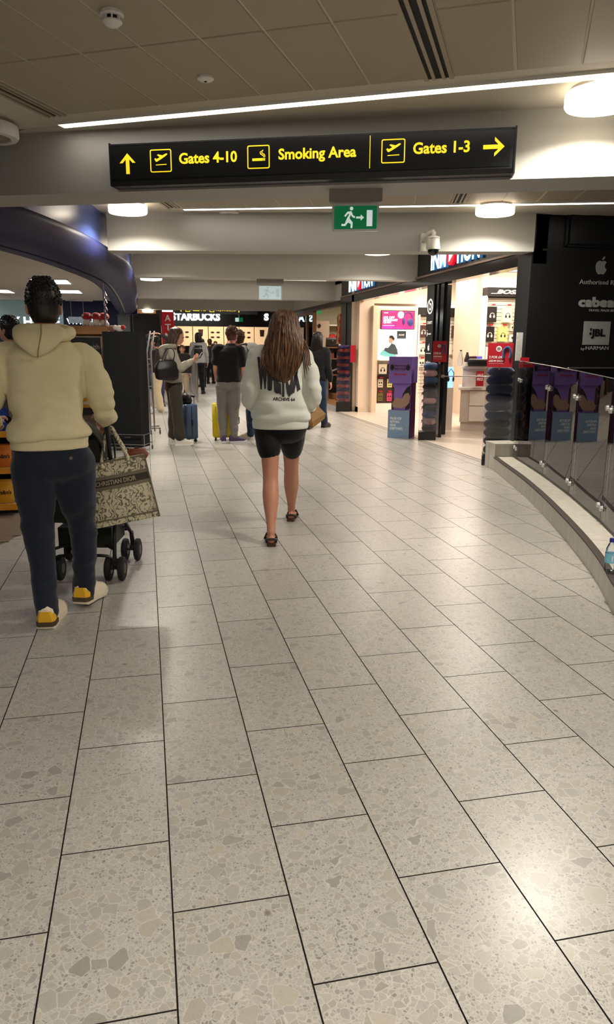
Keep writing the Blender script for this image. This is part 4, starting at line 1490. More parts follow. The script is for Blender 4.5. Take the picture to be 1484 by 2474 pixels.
# reclining face print on the middle carton
for nm, poly, mt, dd in (('printed_dark_hair', [(0.02, 0.12), (0.06, 0.26), (0.12, 0.36), (0.185, 0.40), (0.185, 0.02), (0.10, 0.0), (0.12, 0.12), (0.08, 0.16)], m_darkfig, 0.151),
                        ('printed_face', [(0.04, 0.18), (0.09, 0.26), (0.15, 0.28), (0.18, 0.22), (0.17, 0.12), (0.12, 0.06), (0.02, 0.02), (-0.10, 0.04), (-0.12, 0.10), (-0.05, 0.20)], m_skinp, 0.153),
                        ('printed_left_hair', [(-0.128, 0.0), (-0.09, 0.0), (-0.09, 0.36), (-0.128, 0.40)], m_box['brown'], 0.151)):
    MB().prism(poly, (0, -dd + 0.001, 0.46), X_, Z_, -Y_, 0.001).build(nm, mt, t)

# ---------------------------------------------------------------- towers of neck pillows in clear boxes
m_acr = glass_mat('clear_acrylic', (0.96, 0.95, 0.97))
PIL = {k: M('pillow_' + k, c, 0.8, var=0.08, bump=0.25, bs=90, sheen=0.3) for k, c in dict(navy=(34, 48, 92), slate=(60, 74, 104), black=(28, 26, 28), charcoal=(62, 60, 62), denim=(74, 100, 136), pink=(222, 180, 172), coral=(214, 98, 98), violet=(62, 46, 112), blue=(40, 60, 110)).items()}


def neck_pillow(c, ang, R, r, mat, label, group, tilt=0.0, fl=0.72):
    pts = []
    rs = []
    n = 13
    for i in range(n):
        a = ang + (-2.45 + 4.9 * i / (n - 1))
        pts.append((c[0] + R * math.cos(a), c[1] + R * math.sin(a), c[2] + tilt * math.sin(a) * R))
        e = abs(i - (n - 1) / 2) / ((n - 1) / 2)
        rs.append(r * (1.0 if e < 0.8 else 0.94) if 0 < i < n - 1 else r * 0.55)
    t = thing('neck_pillow', label, 'neck pillow', (c[0], c[1], c[2] - r), group=group)
    MB().tube(pts, rs, 10, flat=fl).build('cushion', mat, t, 80)
    a = ang + 2.45
    MB().tube([pts[-1], (pts[-1][0] + 0.03 * math.cos(a), pts[-1][1] + 0.03 * math.sin(a), pts[-1][2] + 0.02), (pts[-1][0] + 0.05 * math.cos(a), pts[-1][1], pts[-1][2] - 0.03)], 0.006, 6).build('clasp_strap', M('strap_tan', (120, 84, 56), 0.6), t)
    return t


def pillow_tower(x, y, w, z1, label, colours, face, sign=None, base=0.13, plabel='', rz=0.0):
    """clear box on a black base; pillows stacked inside"""
    t = thing('pillow_tower', label, 'display stand', (x, y, 0), rz, local=True)
    h = w / 2
    MB().rbox(-h, -h, 0, h, h, base, 0.006).build('base', m_blk, t)
    for (x0, y0, x1, y1) in ((-h, -h, h, -h + 0.005), (-h, h - 0.005, h, h), (-h, -h + 0.006, -h + 0.005, h - 0.006), (h - 0.005, -h + 0.006, h, h - 0.006)):
        MB().box(x0, y0, base + 0.001, x1, y1, z1).build('clear_pane', m_acr, t)
    n = len(colours)
    dz = (z1 - base) / n
    r = dz * 0.52 / 0.72 * 0.98
    r = min(r, w * 0.2)
    for k, cname in enumerate(colours):
        z = base + dz * (k + 0.5)
        pos = 'lowest' if k == 0 else 'topmost' if k == n - 1 else ordinal(k + 1) + ' from the bottom'
        neck_pillow((x + rnd.uniform(-.006, .006), y + rnd.uniform(-.006, .006), z), face + rnd.uniform(-0.25, 0.25), w * 0.29, r, PIL[cname], '%s neck pillow, %s in the %s' % (cname, pos, plabel), 'neck pillows in the ' + plabel, rnd.uniform(-0.14, 0.14), fl=min(0.95, dz * 0.54 / r))
    return t


def ordinal(n):
    return {1: 'first', 2: 'second', 3: 'third', 4: 'fourth', 5: 'fifth', 6: 'sixth', 7: 'seventh', 8: 'eighth', 9: 'ninth', 10: 'tenth', 11: 'eleventh', 12: 'twelfth', 13: 'thirteenth', 14: 'fourteenth', 15: 'fifteenth', 16: 'sixteenth', 17: 'seventeenth', 18: 'eighteenth', 19: 'nineteenth', 20: 'twentieth'}[n]


pillow_tower(4.34, 8.55, 0.34, 1.22, 'clear tower of dark blue neck pillows at the end of the glass balustrade', ['black', 'black', 'charcoal', 'charcoal', 'slate', 'slate', 'navy', 'slate', 'navy', 'slate'], -1.9, plabel='tower by the glass balustrade', rz=-0.45)
pillow_tower(4.42, 11.13, 0.28, 1.22, 'clear tower of black, pink and denim neck pillows beside the purple cartons', ['charcoal', 'pink', 'denim', 'charcoal', 'pink', 'charcoal', 'black', 'denim', 'pink', 'denim'], -0.4, plabel='tower beside the purple cartons', rz=-0.37)
pillow_tower(4.45, 16.5, 0.32, 1.50, 'distant clear tower of purple and coral neck pillows', ['coral', 'violet', 'coral', 'violet', 'coral', 'violet', 'coral', 'violet', 'coral', 'violet', 'coral', 'violet', 'coral', 'violet', 'coral', 'violet'], 1.24, plabel='distant purple and coral tower', base=0.22, rz=-0.26)


def red_sign(c, R, w, h, label, name='price_sign', full=True):
    R = Vector(R).normalized()
    N = R.cross(Z_)
    c = Vector(c)
    t = thing(name, label, 'sign', c)
    MB().prism([(-w / 2, 0), (w / 2, 0), (w / 2, h), (-w / 2, h)], c, R, Z_, -N, 0.006).build('card', m_redcard, t)
    s = w / 0.28
    if full:
        put_text(MB(), '2 FOR £40', c - R * w * 0.43 + Z_ * h * 0.36, R, Z_, w * 0.55, h * 0.11, depth=0.002, bold=0.02).build('lettering', m_white, t)
        put_text(MB(), '£29.99 EACH', c - R * w * 0.43 + Z_ * h * 0.22, R, Z_, w * 0.58, h * 0.08, depth=0.002, bold=0.03).build('lettering', m_white, t)
        put_text(MB(), 'mix and match across selected pillows', c - R * w * 0.43 + Z_ * h * 0.13, R, Z_, w * 0.6, h * 0.035, depth=0.002).build('lettering', m_white, t)
        MB().prism(circle(w * 0.115, 20, -w * 0.06, h * 0.76), c, R, Z_, N, 0.002).build('white_disc', m_white, t)
        put_text(MB(), 'MEGA', c - R * w * 0.06 + N * 0.002 + Z_ * h * 0.79, R, Z_, w * .15, h * .05, depth=0.001, center=True, bold=0.03).build('lettering', m_inkd, t)
        put_text(MB(), 'DEAL', c - R * w * 0.06 + N * 0.002 + Z_ * h * 0.725, R, Z_, w * .15, h * .05, depth=0.001, center=True, bold=0.03).build('lettering', m_inkd, t)
        pts = [c + N * 0.004 + R * (w * 0.28 + w * 0.13 * math.cos(a)) + Z_ * (h * 0.72 + h * 0.13 * math.sin(a)) for a in [-0.5 + 4.1 * i / 12 for i in range(13)]]
        pts = [c + N * 0.004 + R * (w * 0.26 + w * x) + Z_ * h * z for x, z in ((-0.13, 0.38), (-0.14, 0.55), (-0.12, 0.72), (-0.04, 0.82), (0.06, 0.82), (0.13, 0.72), (0.15, 0.55), (0.13, 0.38))]
        MB().tube(pts, w * 0.055, 8, flat=1.0).build('pillow_picture', PIL['blue'], t, 60)
    MB().obox(c + N * (-0.012) - Z_ * 0.01, 0.012, 0.004, 0.02, math.atan2(R.y, R.x)).build('holder_clip', m_alu, t)
    return t


m_redcard = M('card_red', (176, 30, 44), 0.4, var=0.04)
red_sign((4.245, 8.40, 1.222), (0.9, -0.435, 0), 0.30, 0.29, 'nearest red two for forty sign on top of the tower by the glass balustrade')
red_sign((4.50, 10.93, 1.235), (0.93, -0.36, 0), 0.22, 0.32, 'red two for forty sign on the tower beside the purple cartons')
red_sign((4.60, 16.25, 1.12), (0.95, -0.3, 0), 0.12, 0.38, 'small red price sign on the distant purple and coral tower', full=False)
red_sign((4.60, 8.44, 1.21), (0.98, -0.2, 0), 0.11, 0.13, 'half-hidden red sign seen through the balustrade glass', full=False)
m_note = M('notice_white', (206, 204, 198), 0.5, var=0.25, vs=60)
MB().box(4.49, 8.47, 1.30, 4.57, 8.485, 1.64).build('notice_strip', m_note, label='tall narrow white printed notice on the black wall edge', cat='notice')
t = thing('mirror_arm', 'small round mirror on a chrome arm behind the nearest pillow tower', 'mirror', (5.20, 10.2, 1.02))
MB().tube([(4.712, 11.265, 1.0), (4.95, 10.8, 1.02), (5.15, 10.25, 1.03)], 0.008, 8).build('arm', m_alu, t)
MB().lathe([(0.085, -0.01), (0.09, 0.0), (0.085, 0.01)], (5.19, 10.2, 1.08), 20, axis='y').build('disc', m_beige2, t, 40)
MB().lathe([(0.03, -0.008), (0.03, 0.008)], (4.712, 11.271, 1.0), 14, axis='y').build('wall_rose', m_alu, t, 40)

# ================================================================ kerb and glass balustrade on the right
def stone_mat():
    return M('kerb_stone', (192, 186, 174), 0.4, var=0.14, vs=14, stretch=(1, 1, 0.25))


m_stone = stone_mat()
m_nosing = M('nosing_rubber', (62, 52, 46), 0.6)
m_chrome = M('polished_steel', (206, 206, 204), 0.2, 0.85)
m_bglass = glass_mat('balustrade_glass', (0.88, 0.93, 0.92), 1.55)
m_edge = M('glass_edge_dark', (26, 34, 32), 0.2)
kp = smooth_path(KERB, 8)


def arc(path):
    s = [0.0]
    for a, b in zip(path, path[1:]):
        s.append(s[-1] + (b - a).length)
    return s


ks = arc(kp)


def at_s(path, S, s):
    for i in range(len(path) - 1):
        if S[i] <= s <= S[i + 1]:
            f = (s - S[i]) / (S[i + 1] - S[i])
            return path[i].lerp(path[i + 1], f), (path[i + 1] - path[i]).normalized()
    return path[-1], (path[-1] - path[-2]).normalized()


def seg_sweep(s0, s1, prof, n=5):
    rings = []
    for k in range(n + 1):
        p, t = at_s(kp, ks, s0 + (s1 - s0) * k / n)
        nn = Vector((-t.y, t.x, 0))
        rings.append([p + nn * d + Z_ * z for d, z in prof])
    return MB().loft(rings)


kerb = thing('trim_kerb', None, None, (3.3, 5.5, 0), kind='structure')
s = 0.30
k = 0
while s < ks[-1] - 0.1:
    e = min(s + 0.78, ks[-1])
    seg_sweep(s + 0.0015, e - 0.0015, [(0.0, 0.0), (0.02, 0.0), (0.02, 0.155), (0.0, 0.155)]).build('face_stone', m_stone, kerb)
    seg_sweep(s + 0.0015, e - 0.0015, [(0.03, 0.150), (0.42, 0.150), (0.42, 0.172), (0.03, 0.172)]).build('top_stone', m_stone, kerb)
    s = e
seg_sweep(0.3, ks[-1], [(0.02, 0.0), (0.42, 0.0), (0.42, 0.149), (0.02, 0.149)], 40).build('core', m_grout, kerb)
seg_sweep(0.3, ks[-1], [(-0.012, 0.155), (0.03, 0.155), (0.03, 0.174), (-0.006, 0.176), (-0.014, 0.170)], 60).build('nosing', m_nosing, kerb)
# raised stone block at the far end
seg_sweep(0.0, 0.297, [(0.0, 0.0), (0.30, 0.0), (0.30, 0.312), (0.0, 0.312)], 2).build('end_block', m_stone, kerb)
seg_sweep(-0.0, 0.303, [(-0.005, 0.312), (0.305, 0.312), (0.305, 0.33), (-0.005, 0.33)], 2).build('end_cap_stone', m_stone, kerb)
for sx in (0.10, 0.20):
    seg_sweep(sx, sx + 0.003, [(-0.001, 0.0), (0.0, 0.0), (0.0, 0.31), (-0.001, 0.31)], 1).build('joint', m_grout, kerb)


def s_at_y(y):
    return min((abs(p.y - y), a) for p, a in zip(kp, ks))[1]


def gtop(y):
    return 1.30 - 0.021 * (7.8 - y)


GO = 0.21
rail = thing('glass_balustrade', 'curved frameless glass balustrade on a stone kerb at the right', 'balustrade', (3.5, 5.5, 0.172))
seams = [8.02, 6.78, 5.72, 4.78, 3.78, 2.85, 2.0, 1.3]
sy = [s_at_y(y) for y in seams]
for a, b in zip(sy, sy[1:]):
    n = 1          # each pane is flat
    rings = []
    for k in range(n + 1):
        p, t = at_s(kp, ks, a + 0.004 + (b - a - 0.008) * k / n)
        nn = Vector((-t.y, t.x, 0))
        zt = gtop(p.y)
        rings.append([p + nn * GO + Z_ * 0.20, p + nn * (GO + 0.012) + Z_ * 0.20, p + nn * (GO + 0.012) + Z_ * zt, p + nn * GO + Z_ * zt])
    pane = MB().loft(rings).build('glass_pane', m_bglass, rail, 30)
    pt = [r[3] + (r[2] - r[3]) / 2 + Z_ * 0.0015 for r in rings]
    MB().tube(pt, 0.006, 4).build('top_edge', m_edge, pane)
    p0 = rings[-1]
    MB().tube([(p0[0] + p0[1]) / 2, (p0[2] + p0[3]) / 2], 0.0045, 4).build('seam_edge', m_edge, pane)
    p0 = rings[0]
# posts, stand-off discs, brackets, handrail
hr = []
for i, y in enumerate([7.93, 6.78, 5.72, 4.78, 3.78, 2.85]):
    p, t = at_s(kp, ks, s_at_y(y))
    nn = Vector((-t.y, t.x, 0))
    base = p + nn * (GO + 0.10)
    zt = gtop(y) - 0.14
    post = MB().lathe([(0.034, 0.172), (0.034, zt - 0.004), (0.03, zt)], (base.x, base.y, 0), 16).build('post', m_chrome, rail, 40)
    MB().lathe([(0.055, 0.1725), (0.055, 0.18), (0.04, 0.184)], (base.x, base.y, 0), 16).build('base_flange', m_chrome, post, 40)
    for z in (zt - 0.10, 0.275):
        for sd in (-0.045, 0.045):
            c = p + t * sd + nn * (GO - 0.004) + Z_ * (z + (0.02 if sd > 0 else 0.03))
            mb = MB().tube([c - nn * 0.018, c], [0.021, 0.023], 14)
            mb.tube([c, c + nn * 0.016], [0.010, 0.010], 8)
            mb.tube([c + nn * 0.016, base + Z_ * (c.z)], 0.008, 6)
            mb.build('stand_off', m_chrome, post, 40)
    h0 = base + Z_ * (zt - 0.03)
    h1 = base + nn * 0.085 + Z_ * (zt - 0.03)
    h2 = base + nn * 0.09 + Z_ * (zt + 0.055)
    MB().tube([h0, h0.lerp(h1, 0.8), h1 + Z_ * 0.012, h2], 0.008, 8).build('bracket', m_chrome, post, 50)
for y in [8.2, 7.9, 7.4, 6.8, 6.3, 5.7, 5.2, 4.7, 4.2, 3.7, 3.2, 2.7, 2.2]:
    p, t = at_s(kp, ks, s_at_y(y))
    nn = Vector((-t.y, t.x, 0))
    hr.append(p + nn * (GO + 0.19) + Z_ * (gtop(y) - 0.07))
MB().tube(hr, 0.02, 12).build('handrail', m_chrome, rail, 50)
m_lower = M('stairwell_dark', (40, 37, 36), 0.5)

# water bottle on the kerb
m_pet = glass_mat('clear_plastic', (0.93, 0.96, 0.98), 1.35)
m_blabel = M('bottle_label', (130, 200, 226), 0.5, var=0.2, vs=40)
m_bcap = M('bottle_cap', (22, 44, 128), 0.45)


def bottle(x, y, z, label, h=0.20, r=0.032, cap=m_bcap, wrap=True):
    t = thing('water_bottle', label, 'bottle', (x, y, z))
    s = h / 0.2
    MB().lathe([(r * .6, 0.001), (r * .95, 0.004), (r, 0.02 * s), (r * .93, 0.05 * s), (r, 0.055 * s), (r, 0.115 * s), (r * .93, 0.12 * s), (r * .9, 0.135 * s), (r * .55, 0.165 * s), (r * .40, 0.172 * s), (r * .40, 0.182 * s)], (x, y, z), 18).build('body', m_pet, t, 40)
    MB().lathe([(r * .46, 0.178 * s), (r * .46, 0.198 * s), (r * .42, 0.2 * s)], (x, y, z), 14).build('cap', cap, t, 40)
    if not wrap:
        return t
    MB().lathe([(r * 1.02, 0.055 * s), (r * 1.02, 0.112 * s)], (x, y, z), 18).build('label_wrap', m_blabel, t, 40)
    mb = MB().box(x - r * .5, y - r * 1.04, z + 0.066 * s, x - r * .2, y - r * 1.0, z + 0.1 * s)
    mb.box(x + r * .05, y - r * 1.06, z + 0.07 * s, x + r * .4, y - r * 1.02, z + 0.1 * s)
    mb.build('label_mark', m_white, t)
    return t


bottle(2.615, 3.63, 0.174, 'small clear water bottle with blue cap standing on the stone kerb')

# ================================================================ left shop fixtures
m_ykl = M('shelf_strip_orange', (226, 152, 36), 0.5)
m_ybag = M('sweet_bag_yellow', (232, 166, 36), 0.4, var=0.12, vs=12, spec=0.5)
m_obag = M('sweet_bag_orange', (222, 118, 30), 0.4, var=0.12, vs=12, spec=0.5)
m_bbag = M('sweet_bag_blue', (28, 62, 150), 0.4, var=0.12, vs=12, spec=0.5)
m_shelfw = M('shelf_wood_grey', (112, 98, 84), 0.55, var=0.12, vs=8, stretch=(1, 1, 6))
m_brownp = M('print_brown', (70, 34, 20), 0.5)
st = thing('sweet_shelf', 'low sweet shelf with orange edges behind the man in the cream hoodie', 'shelf', (-1.95, 7.05, 0))
MB().box(-2.75, 6.72, 0.0, -1.15, 7.4, 0.085).build('plinth', m_blk, st)
MB().box(-2.75, 7.30, 0.085, -1.15, 7.4, 1.2).build('back_board', m_shelfw, st)
MB().box(-1.185, 6.8, 0.085, -1.155, 7.3, 1.1).build('side_panel', m_shelfw, st)
for z, y0 in ((0.10, 6.60), (0.41, 6.66), (0.72, 6.72)):
    sh = MB().box(-2.75, y0 + 0.012, z - 0.012, -1.15, 7.3, z).build('shelf_board', m_shelfw, st)
    MB().box(-2.75, y0, z - 0.045, -1.145, y0 + 0.012, z + 0.01).build('price_strip', m_ykl, sh)
    mb = MB()
    for k in range(5):
        put_text(mb, "m&m's", (-2.6 + 0.3 * k, y0, z - 0.032), X_, Z_, 0.10, 0.028, depth=0.001, bold=0.02)
    mb.build('strip_lettering', m_brownp, sh)


def sweet_bag(x, y, z, mat, label, w=0.13, h=0.17, lean=0.15, body="m&m's", group='sweet bags on the orange-edged shelf', ink=None):
    t = thing('sweet_bag', label, 'sweet bag', (x, y, z), group=group)
    rows = []
    for k in range(7):
        f = k / 6
        th = 0.028 * math.sin(PI * min(max(f, .06), .94)) + 0.003
        ww = w * (0.5 - 0.04 * math.sin(PI * f))
        yy = y + lean * f * h
        rows.append([Vector((x + sx * ww, yy + sy_ * th, z + f * h)) for sx, sy_ in ((-1, -.25), (-.5, -1), (.5, -1), (1, -.25), (1, .25), (.5, 1), (-.5, 1), (-1, .25))])
    MB().loft(rows).build('pouch', mat, t, 50)
    put_text(MB(), body, (x - w * 0.38, y - 0.031 + lean * h * 0.42, z + h * 0.42), X_, Vector((0, lean, 1)), w * 0.76, h * 0.2, depth=0.002, bold=0.03).build('lettering', ink or m_brownp, t)
    return t


for r, (z, y0, mats, nm) in enumerate(((0.10, 6.70, (m_ybag, m_ybag), 'yellow'), (0.41, 6.76, (m_obag, m_ybag), 'orange'), (0.72, 6.82, (m_bbag, m_bbag), 'blue'))):
    for d in range(2):
        for k in range(7):
            if r == 2 and d == 0 and k > 5:
                continue
            sweet_bag(-1.245 - 0.15 * k, y0 + 0.10 * d, z + 0.001, mats[k % 2], '%s sweet bag, %s from the right in the %s row of the %s shelf' % ('yellow' if mats[k % 2] is m_ybag else nm, ordinal(k + 1), 'front' if d == 0 else 'back', ('bottom', 'middle', 'top')[r]), ink=m_white if r == 2 else None, h=0.19)
# second bin of packs, glimpsed under the man's arm
b2 = thing('pack_bin', 'low display bin with dark blue and yellow packs, seen under the man\'s arm', 'display stand', (-0.85, 8.55, 0))
MB().box(-1.18, 8.3, 0, -0.55, 8.8, 0.72).build('body', m_shelfw, b2)
MB().box(-1.19, 8.29, 0.72, -0.54, 8.31, 0.80).build('front_lip', m_blk, b2)
for k in range(4):
    sweet_bag(-1.08 + 0.15 * k, 8.45, 0.722, (m_bbag, m_navy)[k % 2] if k < 3 else m_ybag, '%s pack, %s from the left in the low display bin' % ('blue' if k < 3 and k % 2 == 0 else 'navy' if k < 3 else 'yellow', ordinal(k + 1)), 0.14, 0.24, group='packs in the low display bin', ink=m_white)

# wooden book cabinet with dark header sign, soft toys on top
m_cab = M('cabinet_oak', (150, 104, 62), 0.45, var=0.15, vs=6, stretch=(1, 1, 5))
cb = thing('book_cabinet', 'oak cabinet with a dark header sign and books, behind the man', 'cabinet', (-0.82, 11.3, 0))
MB().box(-1.12, 11.2, 0, -0.56, 11.62, 1.62).build('body', m_cab, cb)
MB().box(-1.16, 11.12, 1.62, -0.50, 11.66, 1.735).build('cornice', m_cab, cb)
for x in (-1.12, -0.60):
    MB().box(x, 11.15, 0, x + 0.04, 11.2, 1.62).build('stile', m_cab, cb)
fr = MB().strip_poly(rrect(0.44, 0.28, 0.004, 1), rrect(0.41, 0.25, 0.004, 1), (-0.82, 11.195, 1.45), X_, Z_, -Y_, 0.02).build('sign_frame', m_alu, cb)
MB().box(-1.025, 11.185, 1.325, -0.615, 11.199, 1.575).build('header_sign', m_blk, cb)
put_text(MB(), 'WHSmith', (-1.0, 11.185, 1.41), X_, Z_, 0.36, 0.07, depth=0.002).build('lettering', m_alu, cb)
for z in (1.25, 0.95, 0.65, 0.35):
    MB().box(-1.08, 11.1, z, -0.60, 11.2, z + 0.02).build('shelf', m_whitew, cb)
bc = [(232, 228, 220), (214, 130, 50), (40, 70, 130), (190, 40, 50), (236, 200, 80), (70, 110, 90)]
bmats = [M('book_%d' % i, c, 0.5) for i, c in enumerate(bc)]
for r, z in enumerate((0.97, 0.67)):
    for k in range(6):
        t = thing('book', '%s book, %s from the left on the %s cabinet shelf' % (('white', 'orange', 'blue', 'red', 'yellow', 'green')[(k + r) % 6], ordinal(k + 1), ('upper', 'lower')[r]), 'book', (-1.03 + 0.078 * k, 11.15, z), group='books in the oak cabinet')
        MB().box(-1.065 + 0.078 * k, 11.12, z + 0.0005, -0.995 + 0.078 * k, 11.19, z + 0.22).build('cover', bmats[(k + r) % 6], t)
        MB().box(-1.055 + 0.078 * k, 11.117, z + 0.13, -1.005 + 0.078 * k, 11.12, z + 0.18).build('title_block', m_white, t)
m_red = M('plush_red', (190, 34, 40), 0.9, sheen=0.5)
m_plw = M('plush_white', (232, 224, 212), 0.9, sheen=0.5)
m_plb = M('plush_brown', (140, 92, 70), 0.9, sheen=0.5)
for k, (x, y, z) in enumerate(((-0.80, 11.35, 1.735), (-0.67, 11.33, 1.735), (-0.56, 11.36, 1.735))):
    t = thing('plush_toy', 'red and white soft toy, %s from the left on top of the oak cabinet' % ordinal(k + 1), 'soft toy', (x, y, z), group='soft toys on the oak cabinet')
    mb = MB()
    mb.ell((x, y, z + 0.055), (0.055, 0.05, 0.056))
    for sx in (-1, 1):
        mb.ell((x + sx * 0.05, y - 0.02, z + 0.03), (0.022, 0.03, 0.028))
    mb.build('body', m_plw, t, 60)
    MB().ell((x, y, z + 0.14), (0.075, 0.07, 0.055)).build('red_cap', m_red, t, 60)
    for a in range(4):
        MB().ell((x + 0.06 * math.cos(a * 1.57 - .8), y + 0.058 * math.sin(a * 1.57 - .8), z + 0.15), (0.02, 0.02, 0.02), 8, 6).build('spot', m_plw, t, 60)
for k, (x, y, z, mt, nm) in enumerate(((-0.45, 11.14, 1.655, m_plb, 'brown'), (-0.34, 11.10, 1.655, m_plw, 'white'))):
    t = thing('plush_toy', '%s soft toy lying on top of the black board' % nm, 'soft toy', (x, y, z), group='soft toys on the oak cabinet')
    MB().ell((x, y, z + 0.045), (0.06, 0.04, 0.045)).build('body', mt, t, 60)
    MB().ell((x + 0.05, y - 0.02, z + 0.06), (0.035, 0.035, 0.035)).build('head', m_red if k else m_plw, t, 60)

# black fabric display board on a wire trolley
m_fab = M('board_fabric', (8, 10, 13), 0.85, var=0.15, vs=6)
m_wire = M('wire_chrome', (170, 166, 160), 0.3, 0.9)
bb = thing('display_board', 'tall black fabric display board on a wire trolley in front of the left shop', 'display board', (-0.27, 10.75, 0))
q0 = [(-0.565, 10.70), (-0.075, 10.50), (0.025, 10.75), (-0.46, 11.1)]
q1 = [(-0.55, 10.70), (-0.10, 10.50), (0.02, 10.75), (-0.46, 11.1)]
MB().hexa([Vector((x, y, 0.055)) for x, y in q1] + [Vector((x, y, 1.65)) for x, y in q0]).build('board', m_fab, bb)
put_text(MB(), 'CHARLIES', (-0.33, 10.5995, 0.19), Vector((0.49, -0.2, 0)), Z_, 0.09, 0.016, depth=0.001).build('lettering', m_alu, bb)
fr = [(-0.58, 10.66), (-0.06, 10.45), (0.05, 10.76), (-0.47, 11.14)]
for z in (0.10, 0.24):
    MB().tube([(x, y, z) for x, y in fr], 0.006, 6, closed=True).build('wire_hoop', m_wire, bb)
for (x, y) in fr:
    MB().tube([(x, y, 0.06), (x, y, 0.25)], 0.006, 6).build('wire_upright', m_wire, bb)
    w = MB().lathe([(0.02, -0.01), (0.028, -0.006), (0.028, 0.006), (0.02, 0.01)], (x, y, 0.0285), 14, axis='x').build('caster_wheel', m_blk, bb, 40)
    MB().box(x - 0.014, y - 0.008, 0.035, x + 0.014, y + 0.008, 0.062).build('caster_fork', m_wire, w)
# chrome hand trolley beside it
tr = thing('hand_trolley', 'tall chrome trolley standing beside the black display board', 'trolley', (0.09, 13.0, 0))
for x in (0.045, 0.11):
    MB().tube([(x, 12.6, 0.05), (x - 0.01, 12.62, 1.35), (x + 0.06, 12.75, 1.70)], 0.014, 8).build('upright', m_wire, tr, 50)
for z in (0.35, 0.8, 1.25):
    MB().tube([(0.04, 12.61, z), (0.11, 12.61, z)], 0.009, 6).build('rung', m_wire, tr)
MB().tube([(0.05, 12.6, 0.10), (0.05, 12.9, 0.10), (0.2, 13.0, 0.10), (0.2, 12.65, 0.10)], 0.011, 6, closed=True).build('base_frame', m_wire, tr)
for (x, y) in ((0.05, 12.62), (0.2, 12.66), (0.2, 12.98), (0.05, 12.9)):
    MB().lathe([(0.03, -0.012), (0.045, -0.008), (0.045, 0.008), (0.03, 0.012)], (x, y, 0.0455), 14, axis='x').build('wheel', m_blk, tr, 40)

# ================================================================ second shop on the right (clothes and bags)
m_wfl = M('shop_wood_floor', (148, 104, 62), 0.4, var=0.2, vs=5, stretch=(8, 1, 1))
m_wfr = M('shop_wood_frame', (110, 76, 48), 0.45, var=0.15, vs=5, stretch=(1, 1, 6))
m_sage = M('shop_sage_wall', (150, 150, 126), 0.6)
MB().box(FX, 17.6, -0.02, 9.5, 26, 0.012).build('floor', m_wfl, kind='structure')
for k in range(2):
    MB().box(5.2 + 0.3 * k, 20.2, 0.012 + 0.15 * k, 9.4, 24.5, 0.16 + 0.15 * k).build('step', m_wfl, kind='structure')
MB().box(FX, 17.6, 2.95, 9.5, 26, 3.05).build('ceiling', m_beige, kind='structure')
MB().box(9.3, 17.6, 0, 9.5, 26, 3.0).build('wall_right', m_sage, kind='structure')
MB().box(FX + 0.2, 24.6, 0, 9.5, 24.8, 3.0).build('wall_back', m_sage, kind='structure')
MB().box(FX - 0.01, 17.56, 2.44, FX + 0.14, 24.8, 2.56).build('trim_11', m_blk, kind='structure')
MB().box(FX, 17.6, 2.56, FX + 0.14, 24.8, 3.04).build('wall_fascia', m_beam, kind='structure')
wf = thing('wall_glazing', None, None, (FX + 0.05, 21.15, 0), kind='structure')
for y in (20.68, 21.55, 24.3):
    MB().box(FX, y, 0, FX + 0.1, y + 0.09, 2.44).build('frame_post', m_wfr, wf)
MB().box(FX, 20.77, 2.36, FX + 0.1, 24.3, 2.44).build('frame_head', m_wfr, wf)
MB().box(FX + 0.04, 20.77, 0.0, FX + 0.05, 21.55, 2.36).build('pane', m_bglass, wf)
MB().box(FX + 0.04, 21.64, 0.0, FX + 0.05, 24.3, 2.36).build('pane', m_bglass, wf)
for k, (x, y, z, lb) in enumerate(((5.3, 22.2, 2.95, 'left'), (6.2, 19.5, 2.95, 'right'), (7.4, 22.5, 2.95, 'deep'))):
    downlight(x, y, z, 'round downlight in the clothes shop, %s one' % lb, 60)
t = thing('bag_display', 'wooden stand with a black handbag on its upper shelf in the clothes shop', 'display stand', (5.25, 20.6, 0.16))
for z in (1.46, 1.15, 0.7):
    MB().box(4.98, 20.4, z - 0.03, 5.6, 20.8, z).build('shelf', m_cab, t)
for x in (4.98, 5.56):
    MB().box(x, 20.4, 0.163, x + 0.04, 20.8, 1.43).build('side', m_wfr, t)
MB().box(5.0, 20.78, 0.163, 5.56, 20.8, 1.43).build('back', m_blk, t)


def handbag(x, y, z, w, h, d, mat, label, group=None):
    t = thing('handbag', label, 'handbag', (x, y, z), group=group)
    rows = [[Vector((x + sx * w / 2 * k, y + sy * d / 2 * kd, z + zz * h)) for sx, sy in ((-1, -1), (1, -1), (1, 1), (-1, 1))] for zz, k, kd in ((0, .92, 1), (.1, 1, 1), (.8, .96, .7), (1, .9, .4))]
    MB().loft(rows).build('body', mat, t)
    MB().tube([(x - w * .25, y, z + h * .95), (x - w * .2, y, z + h * 1.3), (x, y, z + h * 1.42), (x + w * .2, y, z + h * 1.3), (x + w * .25, y, z + h * .95)], 0.008, 6).build('handle', mat, t, 50)
    MB().box(x - 0.02, y - d / 2 - 0.004, z + h * .6, x + 0.02, y - d / 2 + 0.01, z + h * .72).build('clasp', m_alu, t)
    return t


